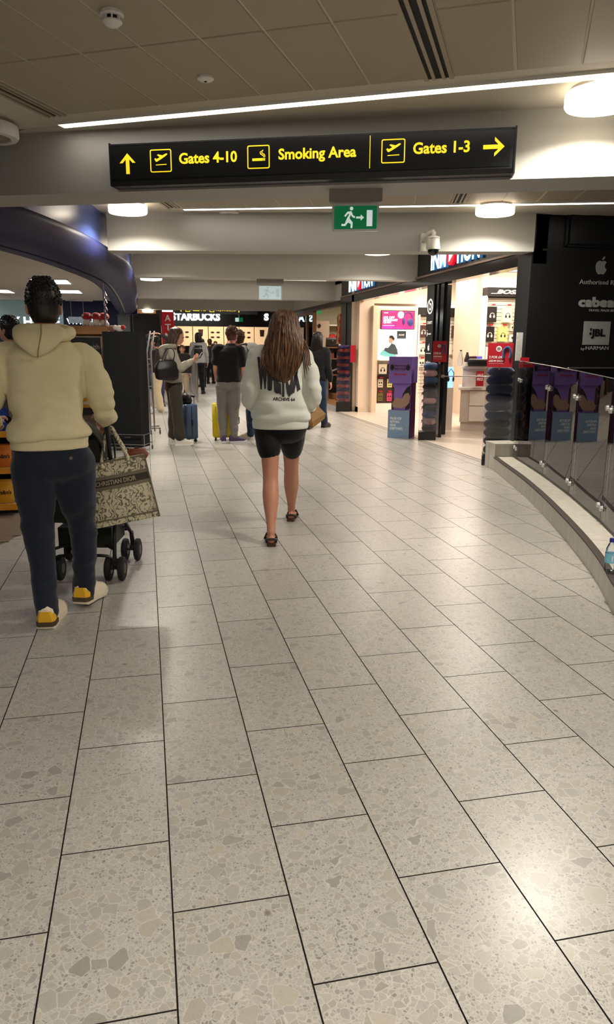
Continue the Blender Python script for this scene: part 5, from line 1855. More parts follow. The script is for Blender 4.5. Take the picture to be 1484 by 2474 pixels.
m_leath = M('leather_black', (28, 24, 24), 0.35, bump=0.2, bs=200)
m_leatb = M('leather_brown', (120, 62, 38), 0.4, bump=0.2, bs=200)
handbag(5.20, 20.55, 1.461, 0.36, 0.26, 0.14, m_leath, 'black handbag on the upper shelf of the wooden stand')
handbag(5.45, 20.58, 1.461, 0.14, 0.2, 0.12, m_plw, 'small pale handbag beside the black handbag')
handbag(5.15, 20.55, 1.151, 0.2, 0.16, 0.14, m_leatb, 'brown handbag on the middle shelf, left')
handbag(5.42, 20.55, 1.151, 0.18, 0.16, 0.14, m_leatb, 'brown handbag on the middle shelf, right')
t = thing('scarf_rack', 'rack hung with red and cream patterned scarves behind the distant pillow tower', 'clothes rack', (5.32, 19.9, 0.012))
MB().tube([(5.30, 19.9, 0.013), (5.30, 19.9, 2.36)], 0.015, 8).build('pole', m_blk, t)
MB().lathe([(0.16, 0.013), (0.16, 0.025), (0.02, 0.03)], (5.30, 19.9, 0), 18).build('base', m_blk, t, 40)
m_scr = M('scarf_red', (196, 44, 30), 0.8, var=0.5, vs=9)
m_scc = M('scarf_cream', (214, 176, 130), 0.8, var=0.5, vs=11)
for k in range(7):
    a = k * 0.9
    x, y = 5.30 + 0.07 * math.cos(a), 19.9 + 0.07 * math.sin(a)
    rows = []
    for i in range(9):
        z = 2.34 - i * 0.10
        w = 0.035 + 0.03 * math.sin(i * 1.3 + k) ** 2 + 0.01 * i * .5
        rows.append([Vector((x + w * math.cos(b), y + w * .6 * math.sin(b), z)) for b in [2 * PI * j / 8 for j in range(8)]])
    MB().loft(rows).build('scarf', m_scr if k % 2 else m_scc, t, 60)
# wall display: sunglasses behind the glazing
t = thing('sunglasses_shelf', 'pair of dark sunglasses on a cream display board behind the wooden shop frame', 'display board', (4.95, 21.2, 0.9))
MB().box(4.78, 21.3, 0.013, 5.3, 21.34, 2.2).build('board', m_beige2, t)
mb = MB()
for dx in (-0.075, 0.075):
    mb.lathe([(0.055, 0), (0.06, 0.008), (0.01, 0.012)], (4.92 + dx, 21.27, 2.06), 14, axis='y', sy=0.8)
mb.tube([(4.90, 21.27, 2.07), (4.92, 21.265, 2.08), (4.94, 21.27, 2.07)], 0.006, 6)
mb.build('sunglasses', m_blk, t, 40)
MB().box(4.8, 21.2, 1.75, 5.1, 21.3, 1.77).build('shelf', m_wfr, t)
t = thing('exit_sign', 'small green exit sign in the ceiling of the clothes shop', 'exit sign', (4.98, 21.9, 2.42))
MB().box(4.80, 21.9, 2.42, 5.20, 21.93, 2.56).build('panel', m_green, t)
MB().prism([(0.06, 0.03), (0.16, 0.03), (0.16, 0.11), (0.06, 0.11)], (4.80, 21.9, 2.42), X_, Z_, -Y_, 0.003).build('door_pictogram', m_exw, t)
MB().tube([(5.0, 21.915, 2.56), (5.0, 21.915, 2.95)], 0.01, 6).build('hanger', m_grey, t)
# clothes on the back wall, mannequin bust like forms are folded garments on shelves
t = thing('garment_shelf', 'pale shelf with folded white and dark garments in the clothes shop', 'shelf', (6.2, 24.0, 0.31))
for z in (1.2, 1.7, 2.15):
    MB().box(5.2, 24.1, z, 7.0, 24.5, z + 0.03).build('shelf_board', m_whitew, t)
for x in (5.2, 7.0):
    MB().box(x - 0.02, 24.1, 0.33, x, 24.5, 2.18).build('side', m_whitew, t)
for k in range(8):
    x = 5.35 + 0.2 * (k % 4) * 1.9
    z = 1.231 if k < 4 else 1.731
    g_ = thing('folded_garment', 'folded %s garment, %s on the %s garment shelf' % (('white', 'black', 'red', 'cream')[k % 4], ordinal(k % 4 + 1), 'lower' if k < 4 else 'upper'), 'garment', (x, 24.3, z), group='folded garments in the clothes shop')
    mt = (m_plw, m_blk, m_red, m_scc)[k % 4]
    for j in range(3):
        MB().rbox(x - 0.13, 24.15, z + 0.001 + j * 0.05, x + 0.13, 24.45, z + 0.048 + j * 0.05, 0.02).build('fold', mt, g_, 50)
# step handrail
t = thing('step_handrail', 'bent metal handrail at the step of the clothes shop', 'handrail', (4.95, 19.65, 0.0125))
MB().tube([(4.86, 19.63, 0.013), (4.86, 19.63, 0.72), (4.9, 19.6, 0.80), (5.3, 19.0, 1.02)], 0.022, 10).build('rail', m_wire, t, 50)
MB().tube([(5.3, 19.0, 0.013), (5.3, 19.0, 1.02)], 0.022, 10).build('post', m_wire, t)

# ================================================================ far end: coffee bar, cash machine, railing
m_far = M('far_dark_wall', (44, 40, 38), 0.6)
m_farceil = M('far_ceiling', (150, 138, 120), 0.7)
MB().box(-3, 25.5, 3.35, 12, 44, 3.5).build('ceiling', m_farceil, kind='structure')
MB().box(-3, 25.4, 3.0, 12, 25.5, 3.5).build('wall_upstand', m_farceil, kind='structure')
MB().box(-3, 42, 0, 12, 42.2, 3.4).build('wall_far', m_far, kind='structure')
MB().box(-3.1, 29.6, 0, -0.4, 42.2, 3.4).build('wall_left', m_far, kind='structure')
MB().box(9.6, 26, 0, 9.8, 42.2, 3.4).build('wall_right', m_far, kind='structure')
t = thing('coffee_bar_fascia', 'black coffee bar fascia with large white lit letters at the far end', 'shop sign', (3.4, 36.1, 2.40))
MB().box(0.3, 36.0, 2.40, 6.0, 36.3, 3.34).build('board', m_blk, t)
put_text(MB(), 'STARBUCKS', (1.30, 35.99, 2.66), X_, Z_, 2.28, 0.36, bold=0.045, depth=0.05).build('lettering', m_letter, t)
put_text(MB(), 'S', (5.70, 35.99, 2.70), X_, Z_, 0.22, 0.33, bold=0.045, depth=0.05).build('lettering', m_letter, t)
t = thing('lit_sign', 'lit white letters on a dark fascia right of the long-haired woman\'s head', 'shop sign', (7.4, 36.1, 2.4))
MB().box(6.3, 36.0, 2.40, 9.5, 36.3, 3.34).build('board', m_blk, t)
put_text(MB(), 'NAT', (7.08, 35.99, 2.74), X_, Z_, 0.66, 0.35, bold=0.045, depth=0.05).build('lettering', m_letter, t)
m_menu = M('menu_panel_lit', (236, 206, 166), 0.5, emit=0.55, ec=(240, 205, 160), var=0.15, vs=3)
t = thing('menu_wall', 'row of lit beige menu panels behind the coffee bar', 'menu board', (3.6, 40.0, 1.1))
for k in range(9):
    x0 = 0.9 + k * 0.82
    p = MB().box(x0, 40.0, 1.5, x0 + 0.78, 40.06, 2.66).build('menu_panel', m_menu, t)
    if k % 2:
        mb = MB()
        for j in range(4):
            mb.ell((x0 + 0.2 + 0.3 * (j % 2), 39.99, 2.2 - 0.25 * (j // 2)), (0.1, 0.012, 0.05))
        mb.build('pastry_print', m_box['brown'], p, 60)
    else:
        MB().prism([(0.3, 0.5), (0.5, 0.5), (0.53, 0.85), (0.27, 0.85)], (x0, 40.0, 1.5), X_, Z_, -Y_, 0.01).build('cup_print', m_box['brown'] if k % 4 else m_white, p)
area_light('coffee_bar_light', (3.6, 38.4, 3.2), 4.0, 120, (1.0, 0.78, 0.55), 0.8)
MB().box(0.6, 38.0, 0, 6.4, 38.6, 1.15).build('coffee_counter', m_far, label='dark coffee bar counter at the far end', cat='counter')
t = thing('exit_sign', 'small green and white exit sign right of the coffee bar letters', 'exit sign', (4.47, 35.8, 2.62))
MB().box(4.28, 35.85, 2.62, 4.66, 35.9, 2.82).build('panel', m_green, t)
MB().box(4.29, 35.84, 2.63, 4.46, 35.851, 2.81).build('pictogram', m_exw, t)
MB().box(4.44, 35.86, 2.82, 4.5, 35.9, 3.35).build('hanger', m_grey, t)
t = thing('directional_sign', 'distant black directional sign with yellow writing above the coffee bar', 'sign', (2.6, 27.0, 2.70))
MB().box(1.1, 27.0, 2.60, 4.05, 27.15, 2.95).build('casing', m_signblk, t)
for b, x, w, z in (('Gates 4-10', 1.72, 0.46, 2.685), ('Airport Lounges', 2.55, 0.70, 2.675)):
    put_text(MB(), b, (x, 26.995, z), X_, Z_, w, 0.11, depth=0.003, bold=0.02).build('lettering', m_yellow, t)
for x in (1.55, 2.40):
    MB().strip_poly(rrect(0.16, 0.16, 0.01), rrect(0.13, 0.13, 0.008), (x, 27.0, 2.74), X_, Z_, -Y_, 0.004).build('pictogram', m_yellow, t)
for x in (1.3, 3.35):
    MB().box(x, 26.995, 2.66, x + 0.03, 27.0, 2.9).build('divider', m_yellow, t)
    MB().box(x, 27.05, 2.95, x + 0.03, 27.08, 3.4).build('hanger', m_signblk, t)
# red cash machine totem
m_atm = M('totem_red', (168, 30, 40), 0.4, emit=0.12, ec=(170, 20, 30))
t = thing('cash_machine_totem', 'tall red cash machine totem with white letters', 'cash machine', (0.85, 26.2, 0))
MB().rbox(0.60, 26.0, 0, 1.02, 26.4, 2.72, 0.02).build('body', m_atm, t)
for k, ch in enumerate('ATM'):
    put_text(MB(), ch, (0.81, 25.999, 2.40 - 0.30 * k), X_, Z_, 0.20, 0.21, depth=0.004, center=True, bold=0.02).build('lettering', m_white, t)
MB().box(0.63, 25.995, 2.60, 0.99, 26.0, 2.66).build('light_strip', m_white_on, t)
MB().box(0.68, 25.98, 0.95, 1.02, 26.0, 1.45).build('screen_panel', m_blk, t)
# dark niche with a lamp, left of it
MB().box(-0.35, 26.6, 0, 0.55, 26.8, 3.35).build('wall_niche', m_far, kind='structure')
MB().box(-0.40, 24.6, 2.48, 0.40, 24.7, 2.66).build('trim_12', m_cab, kind='structure')
t = thing('round_ceiling_lamp', 'distant lit round lamp left of the red totem', 'ceiling lamp', (0.15, 24.4, 2.50), group='round ceiling lamps')
MB().lathe([(0.16, 2.50), (0.17, 2.52), (0.17, 2.57), (0.15, 2.584)], (0.15, 24.2, 0), 24).build('ring_shade', m_disc_on, t, 40)
MB().lathe([(0.12, 2.584), (0.12, 2.60)], (0.15, 24.2, 0), 20).build('mount', m_alu, t, 40)
# stainless queue railing
t = thing('queue_railing', 'stainless steel railing with upright bars running towards the coffee bar', 'railing', (1.7, 24.0, 0))
mb = MB()
pr = [Vector((1.33 + 0.12 * f, 19.85 + 8.0 * f, 0)) for f in [i / 20 for i in range(21)]]
MB().tube([p + Z_ * 1.02 for p in pr], 0.025, 10).build('top_rail', m_chrome, t, 50)
MB().tube([p + Z_ * 0.10 for p in pr], 0.018, 8).build('bottom_rail', m_chrome, t, 50)
for i, p in enumerate(pr):
    MB().tube([p + Z_ * 0.0, p + Z_ * 1.02], 0.024 if i % 5 == 0 else 0.012, 8).build('upright_bar', m_chrome, t)
area_light('far_hall_light', (2.4, 27.0, 3.3), 3.0, 110, WARM, 3.0)
area_light('far_hall_light', (2.4, 33.0, 3.3), 3.0, 90, WARM, 3.0)

# red alarm sounder on the bulkhead, ribbon pole over the soft toys
m_alarm = M('alarm_red', (176, 28, 26), 0.4)
t = thing('alarm_sounder', 'small red alarm sounder high on the blue bulkhead beside the distant round lamp', 'alarm', (-0.08, 15.5, 2.80))
MB().lathe([(0.05, -0.02), (0.055, 0.0), (0.05, 0.03)], (-0.085, 15.5, 2.83), 18, axis='x').build('base', m_alarm, t, 40)
MB().lathe([(0.04, 0.03), (0.032, 0.06), (0.012, 0.07)], (-0.085, 15.5, 2.83), 18, axis='x').build('dome', m_alarm, t, 50)
m_rib = M('ribbon_silver', (150, 140, 160), 0.25, 0.6)
t = thing('ribbon_pole', 'thin silvery ribbon pole standing among the soft toys under the bulkhead', 'ribbon', (-0.515, 11.25, 1.736))
MB().tube([(-0.54, 11.3, 1.736), (-0.54, 11.3, 2.05), (-0.55, 11.28, 2.33)], 0.012, 6).build('pole', m_rib, t)
for k in range(3):
    MB().tube([(-0.54, 11.3, 2.25 - 0.1 * k), (-0.50, 11.26, 2.16 - 0.1 * k), (-0.55, 11.24, 2.06 - 0.1 * k), (-0.52, 11.26, 1.95 - 0.05 * k)], 0.008, 5, flat=0.3).build('streamer', m_rib, t)

# ================================================================ people
V3 = Vector


def lerp_list(P, R, n):
    """Catmull-Rom through joints, radii interpolated alongside"""
    pts = smooth_path([tuple(p) for p in P], n)
    rr = []
    for i in range(len(R) - 1):
        for k in range(n):
            f = k / n
            f = f * f * (3 - 2 * f)
            rr.append(R[i] * (1 - f) + R[i + 1] * f)
    rr.append(R[-1])
    return pts, rr


def limb(mb, P, R, n=5, seg=14, flat=1.0, up=None):
    pts, rr = lerp_list([V3(p) for p in P], R, n)
    mb.tube(pts, rr, seg, flat=flat, up=up)
    for p, r in ((pts[0], rr[0]), (pts[-1], rr[-1])):
        mb.ell(p, (r * 0.98, r * 0.98, r * 0.98), 12, 8)


def rings(mb, rows, seg=28):
    """rows: (z, cx, cy, rx, ry, exponent, yaw) stacked superellipses"""
    R = []
    for row in rows:
        z, cx, cy, rx, ry = row[:5]
        e = row[5] if len(row) > 5 else 2.3
        yaw = row[6] if len(row) > 6 else 0.0
        ring = []
        for k in range(seg):
            a = 2 * PI * k / seg
            c, s = math.cos(a), math.sin(a)
            x = rx * math.copysign(abs(c) ** (2 / e), c)
            y = ry * math.copysign(abs(s) ** (2 / e), s)
            ring.append(V3((cx + x * math.cos(yaw) - y * math.sin(yaw), cy + x * math.sin(yaw) + y * math.cos(yaw), z)))
        R.append(ring)
    mb.loft(R)


def spline_rows(rows, n=4):
    o = []
    for i in range(len(rows) - 1):
        a, b = rows[i], rows[i + 1]
        p, q = rows[max(i - 1, 0)], rows[min(i + 2, len(rows) - 1)]
        m = min(len(r) for r in (a, b, p, q))
        for k in range(n):
            t = k / n
            o.append(tuple(0.5 * ((2 * a[j]) + (b[j] - p[j]) * t + (2 * p[j] - 5 * a[j] + 4 * b[j] - q[j]) * t * t + (3 * a[j] - p[j] - 3 * b[j] + q[j]) * t ** 3) for j in range(m)))
    o.append(rows[-1])
    return o


def fold(mb, layers):
    """push the surface in and out along its normals: layers of (amp, (sx, sy, sz), mask fn or None)"""
    me = mb.mesh('tmp', [])
    N = [V3(n.vector) for n in me.vertex_normals]
    bpy.data.meshes.remove(me)
    for i, p in enumerate(mb.v):
        d = 0.0
        for amp, sc, mask in layers:
            w = mask(p) if mask else 1.0
            if w:
                d += amp * w * noise.noise(V3((p.x * sc[0], p.y * sc[1], p.z * sc[2])))
        mb.v[i] = p + N[i] * d
    return mb


def hand(mb, wrist, d, nrm, side=1, curl=0.5, s=1.0, spread=0.10):
    """palm + four unequal fingers + thumb leaving the side of the palm. d: pointing direction, nrm: back of the hand"""
    d = V3(d).normalized()
    nrm = (V3(nrm) - d * V3(nrm).dot(d)).normalized()
    lat = d.cross(nrm) * side          # towards the thumb side
    w = V3(wrist)
    palm = w + d * 0.045 * s
    M3 = Matrix((lat, d, nrm)).transposed()
    mb.ell(palm, (0.038 * s, 0.052 * s, 0.016 * s), 14, 9, rot=M3)
    mb.ell(w + d * 0.06 * s, (0.036 * s, 0.03 * s, 0.014 * s), 14, 9, rot=M3)
    for k, (off, ln) in enumerate(((0.028, 0.072), (0.009, 0.08), (-0.010, 0.075), (-0.027, 0.06))):
        p = w + d * 0.082 * s + lat * off * s
        dd = (d + lat * (off * 4 * spread)).normalized()
        pts = [p - dd * 0.02 * s, p]
        ang = 0.0
        for j, f in enumerate((0.45, 0.32, 0.25)):
            ang += curl * (1.0 if j else 0.7)
            v = dd * math.cos(ang) - nrm * math.sin(ang)
            pts.append(pts[-1] + v * ln * f * s)
        limb(mb, pts, [0.0088 * s, 0.009 * s, 0.0085 * s, 0.008 * s, 0.0068 * s], 2, 8)
    p = w + d * 0.03 * s + lat * 0.03 * s
    q = p + (lat * 0.75 + d * 0.6 - nrm * 0.25).normalized() * 0.035 * s
    r = q + (lat * 0.25 + d * 0.9 - nrm * (0.3 + curl * 0.5)).normalized() * 0.03 * s
    limb(mb, [w + d * 0.015 * s + lat * 0.015 * s, p, q, r], [0.014 * s, 0.012 * s, 0.0105 * s, 0.008 * s], 2, 8)


def head_prims(mb, c, yaw=0.0, pitch=0.0, s=1.0, roll=0.0, ears=True, female=False):
    """c: centre of the cranium; face towards +Y before turning"""
    R = Matrix.Rotation(yaw, 3, 'Z') @ Matrix.Rotation(pitch, 3, 'X') @ Matrix.Rotation(roll, 3, 'Y')

    def P(x, y, z):
        return V3(c) + R @ (V3((x, y, z)) * s)

    def E(x, y, z, a, b, d, rot=None):
        mb.ell(P(x, y, z), (a * s, b * s, d * s), 18, 12, rot=R if rot is None else R @ rot)
    E(0, -0.012, 0.022, 0.076, 0.096, 0.090)           # cranium
    E(0, 0.028, -0.028, 0.064, 0.066, 0.080)           # face
    E(0, 0.050, -0.082, 0.042, 0.040, 0.032)           # chin and jaw
    E(0, 0.010, -0.075, 0.054, 0.055, 0.035)
    E(0, 0.086, -0.022, 0.010, 0.016, 0.026)           # nose
    E(0, 0.100, -0.036, 0.014, 0.012, 0.010)
    E(0, 0.076, 0.012, 0.050, 0.018, 0.012)            # brow
    E(0.030, 0.070, -0.030, 0.022, 0.02, 0.02)         # cheeks
    E(-0.030, 0.070, -0.030, 0.022, 0.02, 0.02)
    E(0, 0.088, -0.060, 0.022, 0.010, 0.006)           # lips
    E(0, 0.086, -0.070, 0.019, 0.010, 0.006)
    if ears:
        for k in (-1, 1):
            E(k * 0.080, -0.008, -0.016, 0.009, 0.020, 0.032, Matrix.Rotation(k * 0.35, 3, 'Z'))
            E(k * 0.078, -0.004, -0.044, 0.008, 0.010, 0.010)
    return P, R


SKIN = {}


def skin(c, name):
    return M('skin_' + name, c, 0.5, var=0.05, vs=14, spec=0.35, sss=0.08)


def cloth(name, c, rough=0.85, bump=0.25, bs=260, var=0.06, vs=7, sheen=0.15):
    return M('cloth_' + name, c, rough, var=var, vs=vs, bump=bump, bs=bs, spec=0.2, sheen=sheen)


def make_body(t, J, mat, voxel, s=1.0, bulk=1.0, feet=True, hands=(0.5, 0.5), female=False, hd=None):
    """one continuous body from the joints J (local coordinates)"""
    mb = MB()
    hl, hr_, sl, sr = V3(J['hipL']), V3(J['hipR']), V3(J['shL']), V3(J['shR'])
    pc = (hl + hr_) / 2
    sc = (sl + sr) / 2
    sw = (sr - sl).length / 2
    yawt = math.atan2(sr.y - sl.y, sr.x - sl.x)
    nk = V3(J['neck'])
    rows = []
    for f, rx, ry in ((-0.10, 0.10, 0.085), (0.0, 0.150, 0.105), (0.2, 0.140, 0.098), (0.42, 0.122, 0.088), (0.65, 0.138, 0.10), (0.85, 0.150, 0.10), (0.97, 0.135, 0.082), (1.05, 0.075, 0.06)):
        p = pc.lerp(sc, f)
        rows.append((p.z, p.x, p.y, rx * bulk * s, ry * bulk * s, 2.3, yawt))
    rings(mb, rows)
    limb(mb, [sc - Z_ * 0.02, nk, V3(J['head']) - Z_ * 0.06 * s], [0.06 * s, 0.054 * s, 0.055 * s], 3)
    for sd in 'LR':
        sh, el, wr = V3(J['sh' + sd]), V3(J['el' + sd]), V3(J['wr' + sd])
        limb(mb, [sc.lerp(sh, 0.6), sh, sh.lerp(el, 0.4), el, el.lerp(wr, 0.3), wr], [0.05 * s, 0.05 * s, 0.044 * s, 0.037 * s, 0.038 * s, 0.025 * s], 3)
        hd_ = J.get('hd' + sd, wr - el)
        hn = J.get('hn' + sd, V3((1 if sd == 'R' else -1, 0, 0.3)))
        hand(mb, wr, hd_, hn, J.get('hs' + sd, -1 if sd == 'R' else 1), hands[0 if sd == 'L' else 1], s)
        hp, kn, an = V3(J['hip' + sd]), V3(J['kn' + sd]), V3(J['an' + sd])
        lr = J.get('legr', (0.085, 0.078, 0.055, 0.056, 0.034))
        limb(mb, [hp, hp.lerp(kn, 0.35), kn, kn.lerp(an, 0.33), an.lerp(kn, 0.1), an], [lr[0] * s, lr[1] * s, lr[2] * s, lr[3] * s, lr[4] * s, lr[4] * s * 0.98], 4)
        if feet:
            fd = V3(J['ft' + sd]).normalized()
            rt = math.atan2(fd.y, fd.x) - PI / 2
            Rm = Matrix.Rotation(rt, 3, 'Z') @ Matrix.Rotation(math.asin(max(-1, min(1, fd.z))), 3, 'X')
            for (y, z, a, b, c_) in ((-0.035, -0.045, 0.028, 0.034, 0.032), (0.03, -0.04, 0.03, 0.06, 0.034), (0.10, -0.052, 0.039, 0.062, 0.022), (0.155, -0.06, 0.034, 0.034, 0.014)):
                mb.ell(an + Rm @ V3((0, y, z)) * s, (a * s, b * s, c_ * s), 12, 8, rot=Rm)
    h = hd or {}
    P, R = head_prims(mb, J['head'], h.get('yaw', 0), h.get('pitch', 0), s, h.get('roll', 0), h.get('ears', True))
    b = remeshed(mb, voxel, 3, 0.5)
    o = b.build('body', mat, t, 180)
    return P, R


def face_details(t, P, R, s=1.0, lip=(150, 84, 78)):
    """eyes, brows and lips as small pieces on the face"""
    m1 = M('eye_dark', (34, 26, 22), 0.2)
    m2 = M('lip_%d' % lip[0], lip, 0.5)
    mb = MB()
    for k in (-1, 1):
        mb.ell(P(k * 0.029, 0.083, -0.006), (0.010 * s, 0.008 * s, 0.0055 * s), 10, 7, rot=R)
    mb.build('eyes', m1, t, 60)
    mb = MB()
    for k in (-1, 1):
        mb.tube([P(k * 0.015, 0.094, 0.013), P(k * 0.03, 0.091, 0.018), P(k * 0.046, 0.080, 0.013)], 0.0035 * s, 6)
    mb.build('eyebrows', m1, t, 60)
    MB().ell(P(0, 0.095, -0.065), (0.02 * s, 0.006 * s, 0.006 * s), 12, 7, rot=R).build('lips', m2, t, 60)


def shirt(t, name, mat, rows, sleeves, voxel=0.011, folds=None, smooth=3, band=None, cuffs=None, band_mat=None, extra=None):
    mb = MB()
    rings(mb, spline_rows(rows, 3), 32)
    for P, Rr in sleeves:
        limb(mb, P, Rr, 5, 16)
    if extra:
        extra(mb)
    b = remeshed(mb, voxel, smooth, 0.5)
    if folds:
        fold(b, folds)
    o = b.build(name, mat, t, 180)
    if band:
        mb = MB()
        rings(mb, spline_rows(band, 2), 48)
        mb.build('hem_band', band_mat or mat, o, 60)
    for P, Rr in (cuffs or []):
        mb = MB()
        pts, rr = lerp_list([V3(p) for p in P], Rr, 3)
        mb.tube(pts, rr, 18)
        mb.build('cuff', band_mat or mat, o, 60)
    return o


def trousers(t, name, mat, rows, legs, voxel=0.011, folds=None, smooth=2):
    mb = MB()
    rings(mb, spline_rows(rows, 3), 32)
    for P, Rr in legs:
        limb(mb, P, Rr, 5, 18)
    b = remeshed(mb, voxel, smooth, 0.5)
    if folds:
        fold(b, folds)
    return b.build(name, mat, t, 180)


def shoe(t, an, d, mats, L=0.28, W=0.047, z0=None, pitch=0.0, sole_h=0.032, name='shoe', heel_col=None):
    """trainer: sole + upper + collar + laces, heel under the ankle point an"""
    an = V3(an)
    d = V3((d[0], d[1], 0)).normalized()
    ang = math.atan2(d.y, d.x) - PI / 2
    Rm = Matrix.Rotation(ang, 3, 'Z') @ Matrix.Rotation(-pitch, 3, 'X')
    zf = 0.0 if z0 is None else z0

    def T(p):
        return V3((an.x, an.y, zf)) + Rm @ V3(p)
    st = [(-0.075, 0.60, 0.75), (-0.068, 0.82, 0.9), (-0.02, 0.88, 1), (0.05, 0.84, 0.78), (0.10, 0.98, 0.62), (0.15, 1.02, 0.5), (0.19, 0.85, 0.40), (0.208, 0.5, 0.33)]
    k = L / 0.283
    so, up = [], []
    for y, w, h in st:
        ww = W * w
        toe = 0.012 if y > 0.17 else 0.006 if y < -0.07 else 0
        so.append([T((x * ww * 1.08, y * k * 1.02, z)) for x, z in ((-1, toe), (-1.04, toe + sole_h * .5), (-0.98, toe + sole_h), (0.98, toe + sole_h), (1.04, toe + sole_h * .5), (1, toe), (0.5, toe * .8), (-0.5, toe * .8))])
        hh = 0.105 * h
        up.append([T((x * ww, y * k, sole_h * 0.9 + z * hh)) for x, z in ((-0.98, 0), (-0.98, 0.35), (-0.78, 0.75), (-0.35, 1.0), (0.35, 1.0), (0.78, 0.75), (0.98, 0.35), (0.98, 0))])
    s = thing('tmp', None, None) if False else None
    o = MB().loft(up).build(name, mats[0], t, 60)
    MB().loft(so).build('sole', mats[1], o, 40)
    if len(mats) > 2:
        hl = [[T((x * W * w * 1.02, y * k, sole_h * .9 + z * 0.072)) for x, z in ((-1, 0), (-0.98, 0.5), (-0.7, 0.95), (0.7, 0.95), (0.98, 0.5), (1, 0))] for y, w in ((-0.082, 0.62), (-0.066, 0.86), (-0.035, 0.9))]
        MB().loft(hl).build('heel_panel', mats[2], o, 50)
    if len(mats) > 3:
        hl = [[T((x * W * w * 1.12, y * k, sole_h * .55 + z * 0.024)) for x, z in ((-1, 0), (-1, 1), (1, 1), (1, 0))] for y, w in ((-0.085, 0.62), (-0.068, 0.86), (-0.01, 0.88))]
        MB().loft(hl).build('heel_stripe', mats[3], o, 50)
    mb = MB()
    for y in (0.06, 0.08, 0.10):
        z = sole_h * .9 + 0.105 * (0.80 - (y - 0.05) * 2.6)
        mb.tube([T((-0.022, y * k, z - 0.004)), T((0, y * k, z + 0.004)), T((0.022, y * k, z - 0.004))], 0.0035, 6)
    mb.build('laces', mats[1], o, 50)
    return o


def place(person_xy, toward=None, heading=None):
    """heading: unit direction of the facing in plan -> rz for +Y facing"""
    return math.atan2(heading[1], heading[0]) - PI / 2


def P_rz(x, y, turn=0.0):
    """facing straight away from the photographer, turned left by turn"""
    return math.atan2(y, x) - PI / 2 + turn


sk_fair = skin((208, 152, 128), 'fair')
sk_tan = skin((196, 138, 112), 'tan')
sk_pink = skin((206, 142, 122), 'pink')

# ---------------------------------------------------------------- woman with long hair, white sweatshirt
m_sweat = cloth('sweat_white', (232, 235, 224), 0.9, 0.2, 420, 0.03)
m_short = cloth('shorts_black', (14, 14, 16), 0.7, 0.1, 500, 0.08)
W = thing('person', 'woman walking away in a white sweatshirt and black shorts, long brown hair', 'person', (1.0, 5.55, 0), P_rz(1.0, 5.55), local=True)
JW = dict(hipL=(-0.085, 0.02, 0.86), hipR=(0.085, 0.08, 0.86), knL=(-0.078, -0.085, 0.465), knR=(0.088, 0.30, 0.475), anL=(-0.072, -0.325, 0.088), anR=(0.092, 0.475, 0.088),
          ftL=(-0.05, 1, 0), ftR=(0.12, 1, 0), shL=(-0.165, 0.05, 1.39), shR=(0.165, 0.05, 1.385), elL=(-0.235, -0.005, 1.09), elR=(0.245, 0.0, 1.09), wrL=(-0.15, 0.20, 1.0), wrR=(0.235, 0.20, 0.985),
          neck=(0.02, 0.06, 1.47), head=(0.034, 0.085, 1.618), hdR=(0.1, 0.5, -0.6), hnR=(1, 0, 0.2), hdL=(0.7, 0.6, -0.3), legr=(0.078, 0.076, 0.060, 0.064, 0.034))
make_body(W, JW, sk_tan, 0.0075, 1.0, 1.0, hands=(0.7, 1.0), hd=dict(yaw=0.0))
rowsW = [(0.892, 0.0, 0.05, 0.205, 0.142, 2.4), (0.905, 0.001, 0.05, 0.232, 0.165, 2.4), (0.925, 0.002, 0.05, 0.238, 0.172, 2.4), (0.96, 0.002, 0.05, 0.236, 0.172, 2.4), (1.03, 0.0, 0.045, 0.215, 0.160, 2.4), (1.15, -0.002, 0.04, 0.188, 0.142, 2.4), (1.28, 0.0, 0.04, 0.185, 0.135, 2.4), (1.37, 0.003, 0.045, 0.178, 0.125, 2.3), (1.43, 0.008, 0.05, 0.135, 0.105, 2.2), (1.475, 0.014, 0.055, 0.085, 0.078, 2.0), (1.50, 0.018, 0.058, 0.068, 0.066, 2.0)]
slW = [([(-0.10, 0.05, 1.40), (-0.165, 0.045, 1.375), (-0.215, 0.015, 1.25), (-0.238, -0.005, 1.10), (-0.21, 0.09, 1.02), (-0.165, 0.17, 1.0)], [0.066, 0.078, 0.073, 0.070, 0.066, 0.05]),
       ([(0.11, 0.05, 1.395), (0.170, 0.045, 1.37), (0.222, 0.015, 1.25), (0.245, -0.002, 1.12), (0.247, 0.06, 1.04), (0.238, 0.15, 1.0)], [0.066, 0.076, 0.071, 0.069, 0.067, 0.05])]
top = shirt(W, 'sweatshirt', m_sweat, rowsW, slW, 0.009, [(0.018, (4, 4, 7), None), (0.016, (6, 6, 17), lambda p: 1.0 if abs(p.x) > 0.19 or p.z < 1.05 else 0.35)],
            band=[(0.836, 0.0, 0.05, 0.206, 0.146, 2.4), (0.841, 0.0, 0.05, 0.216, 0.155, 2.4), (0.868, 0.0, 0.05, 0.219, 0.157, 2.4), (0.898, 0.0, 0.05, 0.217, 0.155, 2.4), (0.91, 0.0, 0.05, 0.20, 0.140, 2.4)],
            cuffs=[([(-0.185, 0.15, 1.005), (-0.14, 0.205, 0.998)], [0.048, 0.042]), ([(0.240, 0.135, 1.0), (0.236, 0.205, 0.985)], [0.048, 0.042])])
# back print: tall drooping letters and a line of writing, following the back
m_ink = M('print_charcoal', (58, 58, 60), 0.8)


from mathutils.bvhtree import BVHTree
_me = top.data
bvh = BVHTree.FromPolygons([v.co.copy() for v in _me.vertices], [tuple(p.vertices) for p in _me.polygons])


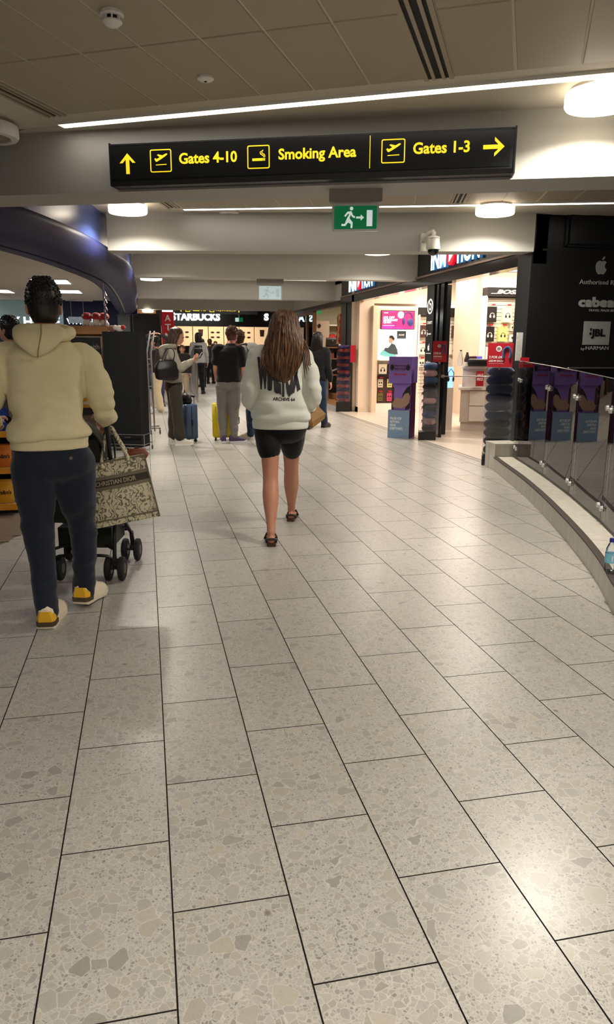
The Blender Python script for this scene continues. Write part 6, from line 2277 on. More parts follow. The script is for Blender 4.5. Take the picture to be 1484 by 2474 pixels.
def back_y(x, z):
    """back surface of the sweatshirt (towards the photographer)"""
    h = bvh.ray_cast(V3((x, -1.0, z)), V3((0, 1, 0)))
    return h[0].y if h[0] is not None else -0.1


def back_print(polys, name, lift=0.0025):
    """drape flat polygons (x, z) over the back: subdivided strips offset from the cloth"""
    mb = MB()
    for V, Fc in polys:
        mb.add([V3((p[0], back_y(p[0], p[1]) - lift, p[1])) for p in V], Fc)
    return mb


def drape_text(body, x0, z0, w, h, warp=None, **kw):
    V, Fc = text_mesh(body, w, h, **kw)
    bm = bmesh.new()
    vs_ = [bm.verts.new((p.x, p.y, 0)) for p in V]
    for f in Fc:
        try:
            if V[f[0]].z > 0.0001 and V[f[1]].z > 0.0001 and V[f[2]].z > 0.0001:
                bm.faces.new([vs_[i] for i in f])
        except ValueError:
            pass
    bmesh.ops.triangulate(bm, faces=bm.faces[:])
    bmesh.ops.subdivide_edges(bm, edges=[e for e in bm.edges if e.calc_length() > 0.02], cuts=4, use_grid_fill=True)
    bmesh.ops.triangulate(bm, faces=bm.faces[:])
    bm.verts.index_update()
    V2 = []
    for v in bm.verts:
        x, z = v.co.x, v.co.y
        if warp:
            x, z = warp(x / w, z / h)
        V2.append((x0 + x, z0 + z))
    F2 = [tuple(v.index for v in f.verts) for f in bm.faces]
    bm.free()
    return V2, F2


def tall(u, v):
    # letters hang lowest in the middle of the word and rise at its ends
    droop = 0.055 * math.exp(-((u - 0.66) / 0.25) ** 2)
    top_ = 0.225 + 0.03 * abs(u - 0.5)
    return (u * 0.325, -droop + v * (top_ + droop) + 0.006 * math.sin(u * 40))


pv = drape_text('WIMETOX', -0.172, 1.138, 1.0, 1.0, warp=tall, bold=0.095)
back_print([pv], 'p').build('letter_print', m_ink, top, 80)
pv = drape_text('ARCHIVE 64', -0.056, 1.052, 0.166, 0.026, warp=lambda u, v: (u * 0.166, v * 0.026 + 0.012 * (1 - u) * 0.6 + 0.0), bold=0.03)
back_print([pv], 'p').build('caption_print', m_ink, top, 80)
trousers(W, 'shorts', m_short, [(0.72, 0.0, 0.05, 0.10, 0.07, 2.2), (0.76, 0.0, 0.05, 0.17, 0.12, 2.3), (0.82, 0.0, 0.05, 0.205, 0.148, 2.4), (0.88, 0.0, 0.05, 0.205, 0.145, 2.3), (0.93, 0.0, 0.05, 0.19, 0.13, 2.3)],
         [([(-0.10, 0.03, 0.84), (-0.094, -0.005, 0.74), (-0.088, -0.035, 0.675)], [0.108, 0.100, 0.092]), ([(0.10, 0.07, 0.84), (0.095, 0.12, 0.74), (0.090, 0.175, 0.655)], [0.105, 0.097, 0.088])], 0.008, [(0.004, (9, 9, 12), None)])
# sandals
m_sand = M('sandal_sole', (70, 44, 32), 0.6)
m_strap = M('sandal_strap', (48, 30, 24), 0.5)
for an, d in ((JW['anL'], JW['ftL']), (JW['anR'], JW['ftR'])):
    an = V3(an)
    d = V3(d).normalized()
    r = V3((d.y, -d.x, 0))
    out = [(-0.028, -0.078), (0.028, -0.078), (0.036, -0.03), (0.033, 0.04), (0.046, 0.11), (0.040, 0.17), (0.0, 0.205), (-0.040, 0.17), (-0.046, 0.11), (-0.033, 0.04), (-0.036, -0.03)]
    o = V3((an.x, an.y, 0.0))
    s_ = MB().prism(out, o + Z_ * 0.001, r, d, Z_, 0.02).build('sandal', m_sand, W)
    def A(x, y, z):
        return o + r * x + d * y + Z_ * z
    MB().tube([A(-0.036, 0.0, 0.015), A(-0.040, -0.035, 0.045), A(-0.022, -0.075, 0.058), A(0.022, -0.075, 0.058), A(0.040, -0.035, 0.045), A(0.036, 0.0, 0.015)], 0.007, 8, flat=1.4).build('heel_strap', m_strap, s_, 50)
    MB().tube([A(-0.046, 0.11, 0.015), A(-0.03, 0.10, 0.06), A(0.03, 0.10, 0.06), A(0.046, 0.11, 0.015)], 0.010, 8).build('toe_strap', m_strap, s_, 50)


def hair_mat(name, c0, c1, sc=90):
    m = bpy.data.materials.new(name)
    m.use_nodes = True
    nt = m.node_tree
    b = nt.nodes['Principled BSDF']
    tc = nt.nodes.new('ShaderNodeTexCoord')
    mp = nt.nodes.new('ShaderNodeMapping')
    mp.inputs['Scale'].default_value = (sc, sc, 2.5)
    nt.links.new(tc.outputs['Object'], mp.inputs[0])
    nz = nt.nodes.new('ShaderNodeTexNoise')
    nz.inputs['Scale'].default_value = 1.0
    nz.inputs['Detail'].default_value = 4
    nt.links.new(mp.outputs[0], nz.inputs[0])
    rp = nt.nodes.new('ShaderNodeValToRGB')
    rp.color_ramp.elements[0].position = 0.35
    rp.color_ramp.elements[1].position = 0.68
    rp.color_ramp.elements[0].color = rgb(c0)
    rp.color_ramp.elements[1].color = rgb(c1)
    nt.links.new(nz.outputs[0], rp.inputs[0])
    nt.links.new(rp.outputs[0], b.inputs['Base Color'])
    b.inputs['Roughness'].default_value = 0.42
    b.inputs['Specular IOR Level'].default_value = 0.5
    b.inputs['Anisotropic'].default_value = 0.4
    bp = nt.nodes.new('ShaderNodeBump')
    bp.inputs['Strength'].default_value = 0.35
    bp.inputs['Distance'].default_value = 0.004
    nt.links.new(nz.outputs[0], bp.inputs['Height'])
    nt.links.new(bp.outputs[0], b.inputs['Normal'])
    return m


m_hairW = hair_mat('hair_long_brown', (52, 31, 21), (134, 92, 62))
# core volume of the hair, then separate locks over it
hrow = [(1.19, 0.02, -0.095, 0.03, 0.012, 2), (1.24, 0.015, -0.095, 0.085, 0.022, 2), (1.32, 0.02, -0.085, 0.125, 0.034, 2.2), (1.40, 0.028, -0.055, 0.142, 0.052, 2.2), (1.48, 0.034, -0.01, 0.140, 0.085, 2.2), (1.55, 0.034, 0.03, 0.116, 0.112, 2.2), (1.62, 0.034, 0.065, 0.102, 0.122, 2.2), (1.68, 0.034, 0.078, 0.088, 0.112, 2.1), (1.715, 0.034, 0.08, 0.058, 0.078, 2), (1.733, 0.034, 0.08, 0.02, 0.03, 2)]
mb = MB()
rings(mb, spline_rows(hrow, 4), 40)
hb = MB()
hb.join(mb)
hb.v = [p + V3((0, 0, 0)) for p in hb.v]
hairW = hb.build('hair', m_hairW, W, 180)
mb = MB()
hr_rows = sorted(hrow)


def hair_pt(a, z, lift):
    for q, r in zip(hr_rows, hr_rows[1:]):
        if q[0] <= z <= r[0]:
            f = (z - q[0]) / (r[0] - q[0])
            cx, cy, rx, ry = [q[j] + (r[j] - q[j]) * f for j in (1, 2, 3, 4)]
            return V3((cx + (rx + lift) * math.cos(a), cy + (ry + lift) * math.sin(a), z))
    return V3((0.034, 0.08, z))


for k in range(150):
    a = -PI / 2 + rnd.uniform(-1.75, 1.75)
    zt = rnd.uniform(1.60, 1.728)
    zb = 1.19 + 0.10 * abs(math.cos(a)) * rnd.uniform(0.6, 2.2) + rnd.uniform(-0.02, 0.10)
    if abs(math.cos(a)) > 0.8:
        zb = rnd.uniform(1.25, 1.45)
    ph = rnd.uniform(0, 6)
    pts = []
    n = 12
    for i in range(n + 1):
        z = zt + (zb - zt) * i / n
        aa = a + 0.06 * math.sin(i * 0.5 + ph)
        p = hair_pt(aa, max(z, 1.195), 0.003 + 0.004 * math.sin(i * 0.7 + ph * 2))
        p.z = z
        pts.append(p)
    w = rnd.uniform(0.005, 0.011)
    mb.tube(pts, [w * 0.4] + [w] * (n - 3) + [w * 0.8, w * 0.5, w * 0.12], 6)
mb.build('hair_locks', m_hairW, hairW, 180)
# a thin loose lock on each side over the shoulders
for sgn, xs in ((1, 0.155), (-1, -0.075)):
    mb = MB()
    for k in range(5):
        x = xs + sgn * 0.012 * k
        mb.tube([(x - sgn * .02, -0.02, 1.50), (x + sgn * 0.012, -0.075, 1.42), (x + sgn * 0.022, -0.10, 1.32), (x + sgn * 0.03 * (1 + k * .1), -0.105, 1.22 + 0.03 * k)], [0.005, 0.006, 0.005, 0.0015], 6)
    mb.build('loose_strands', m_hairW, hairW, 180)

# brown paper bag under her right hand
m_paper = M('kraft_paper', (158, 118, 76), 0.7, var=0.12, vs=9, bump=0.25, bs=30)
bx = V3((1.0, 5.55, 0))
t = thing('paper_bag', 'brown paper bag carried at the right side of the woman in the white sweatshirt', 'paper bag', (1.0, 5.55, 0.83), P_rz(1.0, 5.55), local=True)
rows = [[V3(p) for p in q] for q in (
    [(0.215, 0.12, 0.02), (0.255, 0.10, 0.0), (0.355, 0.20, 0.065), (0.315, 0.33, 0.085), (0.225, 0.30, 0.03)],
    [(0.205, 0.11, 0.06), (0.25, 0.09, 0.05), (0.362, 0.20, 0.105), (0.32, 0.34, 0.12), (0.22, 0.31, 0.07)],
    [(0.20, 0.14, 0.13), (0.24, 0.13, 0.13), (0.30, 0.20, 0.165), (0.285, 0.29, 0.17), (0.21, 0.28, 0.14)],
    [(0.208, 0.175, 0.175), (0.235, 0.165, 0.18), (0.27, 0.20, 0.195), (0.265, 0.25, 0.20), (0.218, 0.25, 0.185)])]
MB().loft(rows).build('sack', m_paper, t)
MB().tube([(0.213, 0.175, 0.165), (0.238, 0.163, 0.17), (0.273, 0.20, 0.185), (0.268, 0.252, 0.19), (0.216, 0.252, 0.175)], 0.006, 6, closed=True).build('rolled_top', m_paper, t)

# ---------------------------------------------------------------- man in a cream hoodie with a pushchair
m_hood = cloth('hoodie_cream', (222, 210, 170), 0.9, 0.25, 420, 0.04)
m_navyt = cloth('trousers_navy', (29, 35, 50), 0.75, 0.12, 400, 0.08)
m_hairD = hair_mat('hair_dark_short', (16, 12, 10), (40, 30, 24), 60)
Mn = thing('person', 'man walking away in a cream hooded sweatshirt and navy trousers, pushing a pushchair', 'person', (-0.5, 3.95, 0), P_rz(-0.5, 3.95), local=True)
JM = dict(hipL=(-0.095, 0.0, 0.89), hipR=(0.095, 0.03, 0.89), knL=(-0.085, 0.02, 0.49), knR=(0.130, 0.12, 0.50), anL=(-0.070, -0.075, 0.085), anR=(0.128, 0.17, 0.10),
          ftL=(0.25, 1, 0), ftR=(0.45, 1, 0), shL=(-0.185, 0.03, 1.385), shR=(0.19, 0.03, 1.385), elL=(-0.285, 0.03, 1.13), elR=(0.285, 0.05, 1.14), wrL=(-0.27, 0.28, 1.06), wrR=(0.295, 0.27, 1.065),
          neck=(0.015, 0.04, 1.53), head=(0.020, 0.065, 1.652), hdR=(0.1, 0.8, -0.15), hnR=(0.5, 0.1, 1), hdL=(-0.1, 0.8, -0.1), hnL=(-0.5, 0.1, 1))
make_body(Mn, JM, sk_fair, 0.0075, 1.0, 1.05, feet=False, hands=(1.0, 1.0))
rowsM = [(0.982, 0.0, 0.02, 0.178, 0.130, 2.4), (0.992, 0.0, 0.02, 0.203, 0.155, 2.5), (1.015, 0.0, 0.02, 0.210, 0.160, 2.5), (1.045, -0.002, 0.02, 0.203, 0.152, 2.5), (1.10, -0.002, 0.02, 0.187, 0.140, 2.5), (1.22, 0.0, 0.02, 0.185, 0.134, 2.5), (1.33, 0.0, 0.02, 0.192, 0.135, 2.4), (1.41, 0.003, 0.02, 0.196, 0.122, 2.3), (1.455, 0.008, 0.025, 0.150, 0.098, 2.1), (1.50, 0.012, 0.03, 0.098, 0.08, 2.0), (1.535, 0.014, 0.035, 0.078, 0.072, 2.0)]
slM = [([(0.13, 0.03, 1.40), (0.195, 0.03, 1.385), (0.245, 0.025, 1.29), (0.277, 0.05, 1.15), (0.300, 0.14, 1.09), (0.297, 0.235, 1.06)], [0.070, 0.082, 0.078, 0.070, 0.062, 0.052]),
       ([(-0.12, 0.03, 1.40), (-0.19, 0.03, 1.385), (-0.250, 0.02, 1.29), (-0.285, 0.04, 1.15), (-0.29, 0.14, 1.09), (-0.275, 0.24, 1.055)], [0.070, 0.082, 0.078, 0.070, 0.062, 0.052])]


def hood_shape(mb):
    # rolled hood lying on the upper back: collar roll + pointed pouch
    pts = [(0.012 + 0.125 * math.cos(a), 0.035 + 0.105 * math.sin(a), 1.515 + 0.018 * math.sin(a)) for a in [PI * 0.5 + 2 * PI * i / 20 for i in range(20)]]
    mb.tube(pts, [0.034] * 20, 12, closed=True)
    R = []
    for z, w, d, yb in ((1.395, 0.014, 0.012, -0.112), (1.42, 0.055, 0.026, -0.118), (1.455, 0.092, 0.038, -0.110), (1.495, 0.118, 0.052, -0.085), (1.53, 0.118, 0.055, -0.055), (1.555, 0.088, 0.04, -0.03)):
        R.append((z, -0.008 + (1.55 - z) * -0.12, yb, w, d, 2.2))
    rings(mb, spline_rows(R, 3), 28)


hd_ = shirt(Mn, 'hoodie', m_hood, rowsM, slM, 0.008, [(0.020, (4, 4, 6), lambda p: 1.0 if p.z < 1.38 else 0.3), (0.022, (4, 4, 15), lambda p: max(0.0, min(1.0, (1.20 - p.z) / 0.1)) if abs(p.x) < 0.2 else 0.9), (0.008, (13, 13, 26), lambda p: 0.8 if p.z < 1.38 else 0.25)],
            band=[(0.935, 0.0, 0.02, 0.188, 0.135, 2.5), (0.942, 0.0, 0.02, 0.193, 0.141, 2.5), (0.965, 0.0, 0.02, 0.192, 0.140, 2.5), (0.992, 0.0, 0.02, 0.195, 0.143, 2.5), (0.998, 0.0, 0.02, 0.18, 0.13, 2.5)],
            cuffs=[([(0.299, 0.205, 1.068), (0.297, 0.262, 1.058)], [0.050, 0.044]), ([(-0.28, 0.21, 1.06), (-0.274, 0.27, 1.055)], [0.050, 0.044])])
mb = MB()
hood_shape(mb)
hb = remeshed(mb, 0.006, 3, 0.5)
fold(hb, [(0.010, (7, 7, 9), None), (0.004, (22, 22, 22), None)])
hood_o = hb.build('hood', m_hood, hd_, 180)
MB().tube([(-0.026, -0.128, 1.398), (-0.022, -0.151, 1.43), (-0.012, -0.146, 1.47), (-0.002, -0.130, 1.51), (0.0, -0.10, 1.553)], 0.0035, 6).build('hood_seam', M('seam_tan', (150, 134, 96), 0.9), hood_o, 60)
trousers(Mn, 'trousers', m_navyt, [(0.755, 0.01, 0.02, 0.10, 0.07, 2.2), (0.79, 0.01, 0.01, 0.172, 0.118, 2.3), (0.86, 0.005, 0.01, 0.196, 0.142, 2.4), (0.93, 0.0, 0.02, 0.188, 0.133, 2.4), (0.985, 0.0, 0.02, 0.175, 0.122, 2.4)],
         [([(-0.085, 0.0, 0.86), (-0.090, 0.01, 0.70), (-0.088, 0.02, 0.50), (-0.082, -0.02, 0.28), (-0.072, -0.07, 0.12), (-0.069, -0.078, 0.062)], [0.120, 0.104, 0.078, 0.067, 0.060, 0.061]),
          ([(0.10, 0.03, 0.86), (0.118, 0.06, 0.70), (0.134, 0.12, 0.50), (0.134, 0.14, 0.29), (0.128, 0.165, 0.14), (0.127, 0.17, 0.085)], [0.120, 0.104, 0.076, 0.067, 0.060, 0.061])], 0.009, smooth=8, folds=
         [(0.014, (6, 6, 5), None), (0.010, (12, 12, 18), lambda p: 1.0 if p.z < 0.3 or 0.42 < p.z < 0.6 else 0.3)])
MB().lathe([(0.009, 0.0), (0.009, 0.004), (0.004, 0.005)], (0.096, -0.128, 0.895), 14, axis='y').xf(lambda p: V3((p.x, -0.120 - (p.y + 0.128), p.z))).build('pocket_button', M('button_grey', (96, 92, 86), 0.5), Mn, 40)
m_shc = M('trainer_cream', (226, 214, 190), 0.7, bump=0.2, bs=200)
m_shy = M('trainer_yellow', (226, 172, 36), 0.6)
m_shb = M('trainer_brown', (74, 60, 44), 0.6)
m_shs = M('trainer_sole', (222, 208, 184), 0.6)
shoe(Mn, (-0.067, -0.062, 0), (0.25, 1), (m_shc, m_shs, m_shy, m_shb), 0.30, 0.052)
shoe(Mn, (0.134, 0.182, 0), (0.5, 1), (m_shc, m_shs, m_shy, m_shb), 0.30, 0.052, pitch=0.10, z0=0.022)


def short_hair(t, c, mat, s=1.0, yaw=0.0, vol=0.014, front=True, low=-0.02, name='hair', n=420, ln=0.014):
    """close cropped cap thinning to the nape with small tufts on the crown"""
    R = Matrix.Rotation(yaw, 3, 'Z')
    c = V3(c)
    mb = MB()
    rings_ = []
    zs = [-0.095, -0.08, -0.06, -0.035, -0.01, 0.02, 0.05, 0.08, 0.103, 0.122, 0.133]
    for z in zs:
        q = (z - 0.022) / (0.118 if z > 0.022 else 0.150)
        f = math.sqrt(max(0.01, 1 - q * q))
        k = 1.0 + 0.055 * min(1.0, max(0.0, (z + 0.09) / 0.14))
        ring = []
        for i in range(40):
            a = 2 * PI * i / 40
            x, y = 0.0775 * f * k * math.cos(a), -0.014 + 0.098 * f * k * math.sin(a)
            # the hairline climbs from the nape over the ears to the forehead
            u = max(0.0, min(1.0, (y + 0.030) / 0.075))
            lo = low - 0.05 + (0.105 - low) * (u * u * (3 - 2 * u))
            zz = max(z, lo)
            if zz > z + 1e-4:
                q2 = (zz - 0.022) / (0.118 if zz > 0.022 else 0.150)
                f2 = math.sqrt(max(0.01, 1 - q2 * q2))
                x, y = 0.0775 * f2 * 0.985 * math.cos(a), -0.014 + 0.098 * f2 * 0.985 * math.sin(a)
            ring.append(c + R @ (V3((x, y, zz)) * s))
        rings_.append(ring)
    mb.loft(rings_)
    for k in range(n):
        u = rnd.uniform(0.0, 2 * PI)
        z = rnd.uniform(0.0, 0.132)
        f = math.sqrt(max(0.0, 1 - ((z - 0.022) / 0.118) ** 2)) * 1.045
        if z < 0.05 and math.sin(u) > 0.2:
            continue
        p = V3((0.0785 * f * math.cos(u), -0.014 + 0.099 * f * math.sin(u), z))
        nrm = V3((p.x / 0.0785, (p.y + 0.014) / 0.099, (z - 0.02) / 0.1)).normalized()
        d = (nrm + V3((rnd.uniform(-.7, .7), rnd.uniform(-.2, 1.0), rnd.uniform(-.3, .5)))).normalized()
        q = p + d * ln * rnd.uniform(0.7, 1.5)
        mb.tube([c + R @ (p * s), c + R @ ((p + q) / 2 * s), c + R @ (q * s)], [0.005 * s, 0.0045 * s, 0.0012 * s], 5)
    return mb.build(name, mat, t, 180)


short_hair(Mn, JM['head'], m_hairD, 1.03, low=-0.035, ln=0.006, n=500)
# the darker faded sides and nape
m_fade = M('hair_fade', (74, 54, 44), 0.7, var=0.2, vs=60)

# ================================================================ pushchair, tote bag
m_frame = M('pushchair_frame', (20, 20, 21), 0.35, spec=0.5)
m_olive = cloth('pushchair_fabric', (40, 42, 34), 0.8, 0.15, 300)
m_tyre = M('tyre_rubber', (22, 22, 22), 0.7)
m_padg = cloth('pushchair_grey', (120, 120, 110), 0.8)
hx, hy = 0.095, 0.455
PR = thing('pushchair', 'dark folding pushchair with double wheels pushed by the man in the cream hoodie', 'pushchair', (-0.43, 4.62, 0), math.atan2(hy, hx) - PI / 2, local=True)
for sd in (-1, 1):
    MB().tube(smooth_path([(sd * 0.265, -0.335, 1.045), (sd * 0.262, -0.27, 1.02), (sd * 0.235, -0.14, 0.85), (sd * 0.215, 0.02, 0.58), (sd * 0.205, 0.22, 0.36), (sd * 0.20, 0.44, 0.20)], 4), 0.013, 10).build('push_tube', m_frame, PR, 60)
    MB().tube([(sd * 0.265, -0.35, 1.05), (sd * 0.265, -0.27, 1.018)], 0.020, 12).build('handle_grip', m_tyre, PR, 60)
    MB().tube([(sd * 0.20, 0.10, 0.50), (sd * 0.195, 0.02, 0.30), (sd * 0.190, 0.0, 0.085)], 0.013, 10).build('rear_leg', m_frame, PR, 60)
    MB().tube([(sd * 0.20, 0.44, 0.21), (sd * 0.20, 0.465, 0.13), (sd * 0.20, 0.45, 0.085)], 0.015, 10).build('front_fork', m_frame, PR, 60)
    MB().box(sd * 0.195 - 0.03, -0.03, 0.10, sd * 0.195 + 0.03, 0.03, 0.135).build('brake_housing', m_frame, PR)
    for y in (0.0, 0.45):
        MB().tube([(sd * 0.195 - 0.05, y, 0.078), (sd * 0.195 + 0.05, y, 0.078)], 0.008, 8).build('wheel_axle', m_frame, PR)
        for o_ in (-0.042, 0.042):
            w = MB().lathe([(0.030, -0.014), (0.060, -0.019), (0.074, -0.014), (0.0775, 0.0), (0.074, 0.014), (0.060, 0.019), (0.030, 0.014)], (sd * 0.195 + o_, y, 0.0785), 24, axis='x').build('wheel', m_tyre, PR, 50)
            MB().lathe([(0.012, -0.020), (0.034, -0.017), (0.034, 0.017), (0.012, 0.020)], (sd * 0.195 + o_, y, 0.0785), 16, axis='x').build('hub', m_frame, w, 50)
    MB().tube([(sd * 0.20, 0.36, 0.27), (0, 0.16, 0.24), (-sd * 0.20, 0.0, 0.20)], 0.010, 8).build('cross_brace', m_frame, PR, 60)
MB().tube(smooth_path([(-0.19, 0.0, 0.12), (-0.15, -0.02, 0.165), (0.0, -0.03, 0.17), (0.15, -0.02, 0.165), (0.19, 0.0, 0.12)], 3), 0.010, 8).build('rear_axle_bar', m_frame, PR, 60)
MB().tube([(-0.20, 0.42, 0.23), (0.20, 0.42, 0.23)], 0.011, 8).build('footrest_bar', m_frame, PR, 60)
# seat sling, backrest, canopy, side flap, shopping basket
mb = MB()
rows = []
for y, z, th in ((0.42, 0.36, 0.02), (0.36, 0.40, 0.025), (0.12, 0.42, 0.03), (0.0, 0.46, 0.03), (-0.08, 0.60, 0.025), (-0.16, 0.80, 0.02), (-0.20, 0.92, 0.015)):
    rows.append([V3((x * 0.185, y + (0.02 if abs(x) < .6 else 0), z - (0.035 if abs(x) < 0.6 else 0) + dz)) for x, dz in ((-1, 0), (-.5, 0), (.5, 0), (1, 0), (1, th), (.5, th), (-.5, th), (-1, th))])
mb.loft(rows).build('seat', m_olive, PR, 60)
rows = []
for i in range(8):
    a = -0.35 + 1.75 * i / 7
    rows.append([V3((0.215 * math.cos(b), -0.17 + (0.30 * math.sin(a) * abs(math.sin(b)) ** .7), 0.80 + 0.24 * math.cos(a) * math.sin(b) ** .6 if math.sin(b) > 0 else 0.80)) for b in [PI * k / 12 for k in range(13)]])
fs = []
V = [p for r in rows for p in r]
for i in range(7):
    for k in range(12):
        fs.append((i * 13 + k, i * 13 + k + 1, (i + 1) * 13 + k + 1, (i + 1) * 13 + k))
cm = MB().add(V, fs)
cm.add([p + V3((0, 0, -0.012)) for p in V], [tuple(reversed(f)) for f in fs])
cm.build('canopy', m_olive, PR, 80)
MB().loft([[V3((x, y, z)) for x, y in ((-0.17, 0.05), (0.17, 0.05), (0.17, 0.38), (-0.17, 0.38))] for z in (0.20, 0.24, 0.33)]).build('shopping_basket', m_olive, PR)
MB().loft([[V3((x * 0.9, -0.085 - 0.02 * f, 0.40 + 0.48 * f)) + V3((0, d_, 0)) for x, d_ in ((-0.2, 0), (0.2, 0), (0.2, -0.02), (-0.2, -0.02))] for f in (0, 0.5, 1)]).build('back_flap', m_olive, PR)
MB().loft([[V3((-0.235 + 0.004 * k, -0.02 + y, z)) for y, z in ((0.0, 0.10), (0.05, 0.09), (0.08, 0.25), (0.06, 0.36), (0.0, 0.35))] for k in range(2)]).build('side_bumper', m_padg, PR)


def toile(name):
    m = bpy.data.materials.new(name)
    m.use_nodes = True
    nt = m.node_tree
    b = nt.nodes['Principled BSDF']
    tc = nt.nodes.new('ShaderNodeTexCoord')
    nz = nt.nodes.new('ShaderNodeTexNoise')
    nz.inputs['Scale'].default_value = 9
    nz.inputs['Detail'].default_value = 3
    nz.inputs['Distortion'].default_value = 2.2
    nt.links.new(tc.outputs['Object'], nz.inputs[0])
    wv = nt.nodes.new('ShaderNodeTexWave')
    wv.inputs['Scale'].default_value = 11
    wv.inputs['Distortion'].default_value = 22
    wv.inputs['Detail'].default_value = 4
    wv.inputs['Detail Scale'].default_value = 1.6
    nt.links.new(tc.outputs['Object'], wv.inputs[0])
    ad = nt.nodes.new('ShaderNodeMath')
    ad.operation = 'MULTIPLY'
    nt.links.new(nz.outputs[0], ad.inputs[0])
    nt.links.new(wv.outputs['Fac'], ad.inputs[1])
    rp = nt.nodes.new('ShaderNodeValToRGB')
    rp.color_ramp.elements[0].position = 0.26
    rp.color_ramp.elements[0].color = rgb((212, 202, 170))
    rp.color_ramp.elements[1].position = 0.44
    rp.color_ramp.elements[1].color = rgb((112, 105, 90))
    nt.links.new(ad.outputs[0], rp.inputs[0])
    nt.links.new(rp.outputs[0], b.inputs['Base Color'])
    b.inputs['Roughness'].default_value = 0.85
    bp = nt.nodes.new('ShaderNodeBump')
    bp.inputs['Strength'].default_value = 0.15
    nt.links.new(rp.outputs[0], bp.inputs['Height'])
    nt.links.new(bp.outputs[0], b.inputs['Normal'])
    return m


m_toile = toile('toile_canvas')
m_band0 = M('tote_band_taupe', (120, 112, 94), 0.85, bump=0.2, bs=300)
m_band1 = M('tote_band_dark', (62, 57, 50), 0.85, bump=0.2, bs=300)
m_bandt = M('tote_letter_cream', (214, 204, 170), 0.85)
bg = V3((-0.10, 4.42, 0))
bn = bg.normalized()
br = V3((bn.y, -bn.x, 0))
TB = thing('tote_bag', 'large beige patterned canvas tote bag with lettered band hanging from the pushchair handle', 'tote bag', (bg.x, bg.y, 0.37))


def BP(u, v, o=0.0):
    """u,v in 0..1 over the front face, o outwards"""
    a = V3((-0.30, 0, 0.762)).lerp(V3((0.070, 0, 0.822)), u)
    b = V3((-0.285, 0, 0.385)).lerp(V3((0.145, 0, 0.452)), u)
    p = b.lerp(a, v)
    lean = 0.05 * (1 - v)
    bulge = 0.025 * math.sin(PI * u) * math.sin(PI * v)
    return bg + br * p.x + Z_ * p.z - bn * (lean + bulge + o)


def bag_patch(u0, u1, v0, v1, o, n=8, m=4):
    V = [BP(u0 + (u1 - u0) * i / n, v0 + (v1 - v0) * j / m, o) for j in range(m + 1) for i in range(n + 1)]
    fs = [(j * (n + 1) + i, j * (n + 1) + i + 1, (j + 1) * (n + 1) + i + 1, (j + 1) * (n + 1) + i) for j in range(m) for i in range(n)]
    return MB().add(V, fs)


# body: front, back, sides and base as one closed shell
n, m_ = 8, 6
fr_ = [[BP(i / n, j / m_) for i in range(n + 1)] for j in range(m_ + 1)]
bk_ = [[BP(i / n, j / m_, -0.15 * (1 - 0.35 * j / m_)) for i in range(n + 1)] for j in range(m_ + 1)]
MB().loft([fr_[j] + bk_[j][::-1] for j in range(m_ + 1)]).build('body', m_toile, TB, 50)
bag_patch(0.0, 1.0, 0.575, 0.625, 0.003).build('taupe_stripe', m_band0, TB)
bag_patch(0.0, 1.0, 0.735, 0.785, 0.003).build('taupe_stripe', m_band0, TB)
bag_patch(0.0, 1.0, 0.625, 0.735, 0.003).build('dark_stripe', m_band1, TB)
Vt, Ft = text_mesh('CHRISTIAN DIOR', 1.0, 1.0, bold=0.03, depth=0.001)
MB().add([BP(0.20 + 0.60 * p.x, 0.645 + 0.07 * p.y, 0.0045) for p in Vt], Ft).build('lettering', m_bandt, TB)
MB().tube([BP(u, 0.995, 0.002) for u in (0, .25, .5, .75, 1)], 0.005, 6).build('rim_piping', m_band0, TB, 50)
MB().tube([BP(1.0, v, 0.002) for v in (0, .25, .5, .75, 1)], 0.005, 6).build('side_piping', m_band0, TB, 50)
MB().tube([BP(u, 0.10, 0.003) for u in (0, .25, .5, .75, 1)], 0.005, 6).build('base_piping', m_band0, TB, 50)
hand_l = bg + br * (-0.115) + bn * 0.0 + Z_ * 0.985
for o_ in (0.0, -0.10):
    pts = smooth_path([tuple(BP(0.34, 0.9, o_ + .006)), tuple(BP(0.34, 1.02, o_ + .004)), tuple(hand_l - br * 0.03 + Z_ * -0.05 + bn * (0.0 - o_ * .3)), tuple(hand_l + bn * (-o_ * .3)), tuple(hand_l + br * 0.03 + Z_ * -0.05 + bn * (-o_ * .3)), tuple(BP(0.74, 1.02, o_ + .004)), tuple(BP(0.74, 0.9, o_ + .006))], 4)
    MB().tube(pts, 0.011, 10).build('handle', m_toile, TB, 60)
wb = bg + br * (-0.135) + bn * 0.07
bottle(wb.x, wb.y, 0.70, 'large clear water bottle standing in the tote bag', 0.30, 0.042, wrap=False)
m_navycap = M('cap_navy', (24, 28, 60), 0.5)
t = thing('brown_pouch', 'rolled brown leather pouch sticking out of the tote bag', 'pouch', tuple(bg + br * 0.02 + bn * 0.08 + Z_ * 0.78))
pc_ = bg + br * 0.03 + bn * 0.08 + Z_ * 0.80
MB().tube([pc_ - br * 0.07, pc_ - br * 0.03 + Z_ * 0.02, pc_ + br * 0.03 + Z_ * 0.02, pc_ + br * 0.06], [0.02, 0.032, 0.032, 0.02], 10).build('pouch', m_leatb, t, 60)
MB().tube([pc_ - br * 0.05 + Z_ * 0.03, pc_ + Z_ * 0.055, pc_ + br * 0.05 + Z_ * 0.03], 0.006, 6).build('strap', m_leath, t, 60)

# ================================================================ the other travellers
m_hairB = hair_mat('hair_mid_brown', (52, 34, 24), (104, 74, 52), 70)
m_hairK = hair_mat('hair_black', (14, 11, 10), (40, 30, 26), 70)
m_hairA = hair_mat('hair_auburn', (70, 40, 26), (120, 76, 50), 70)


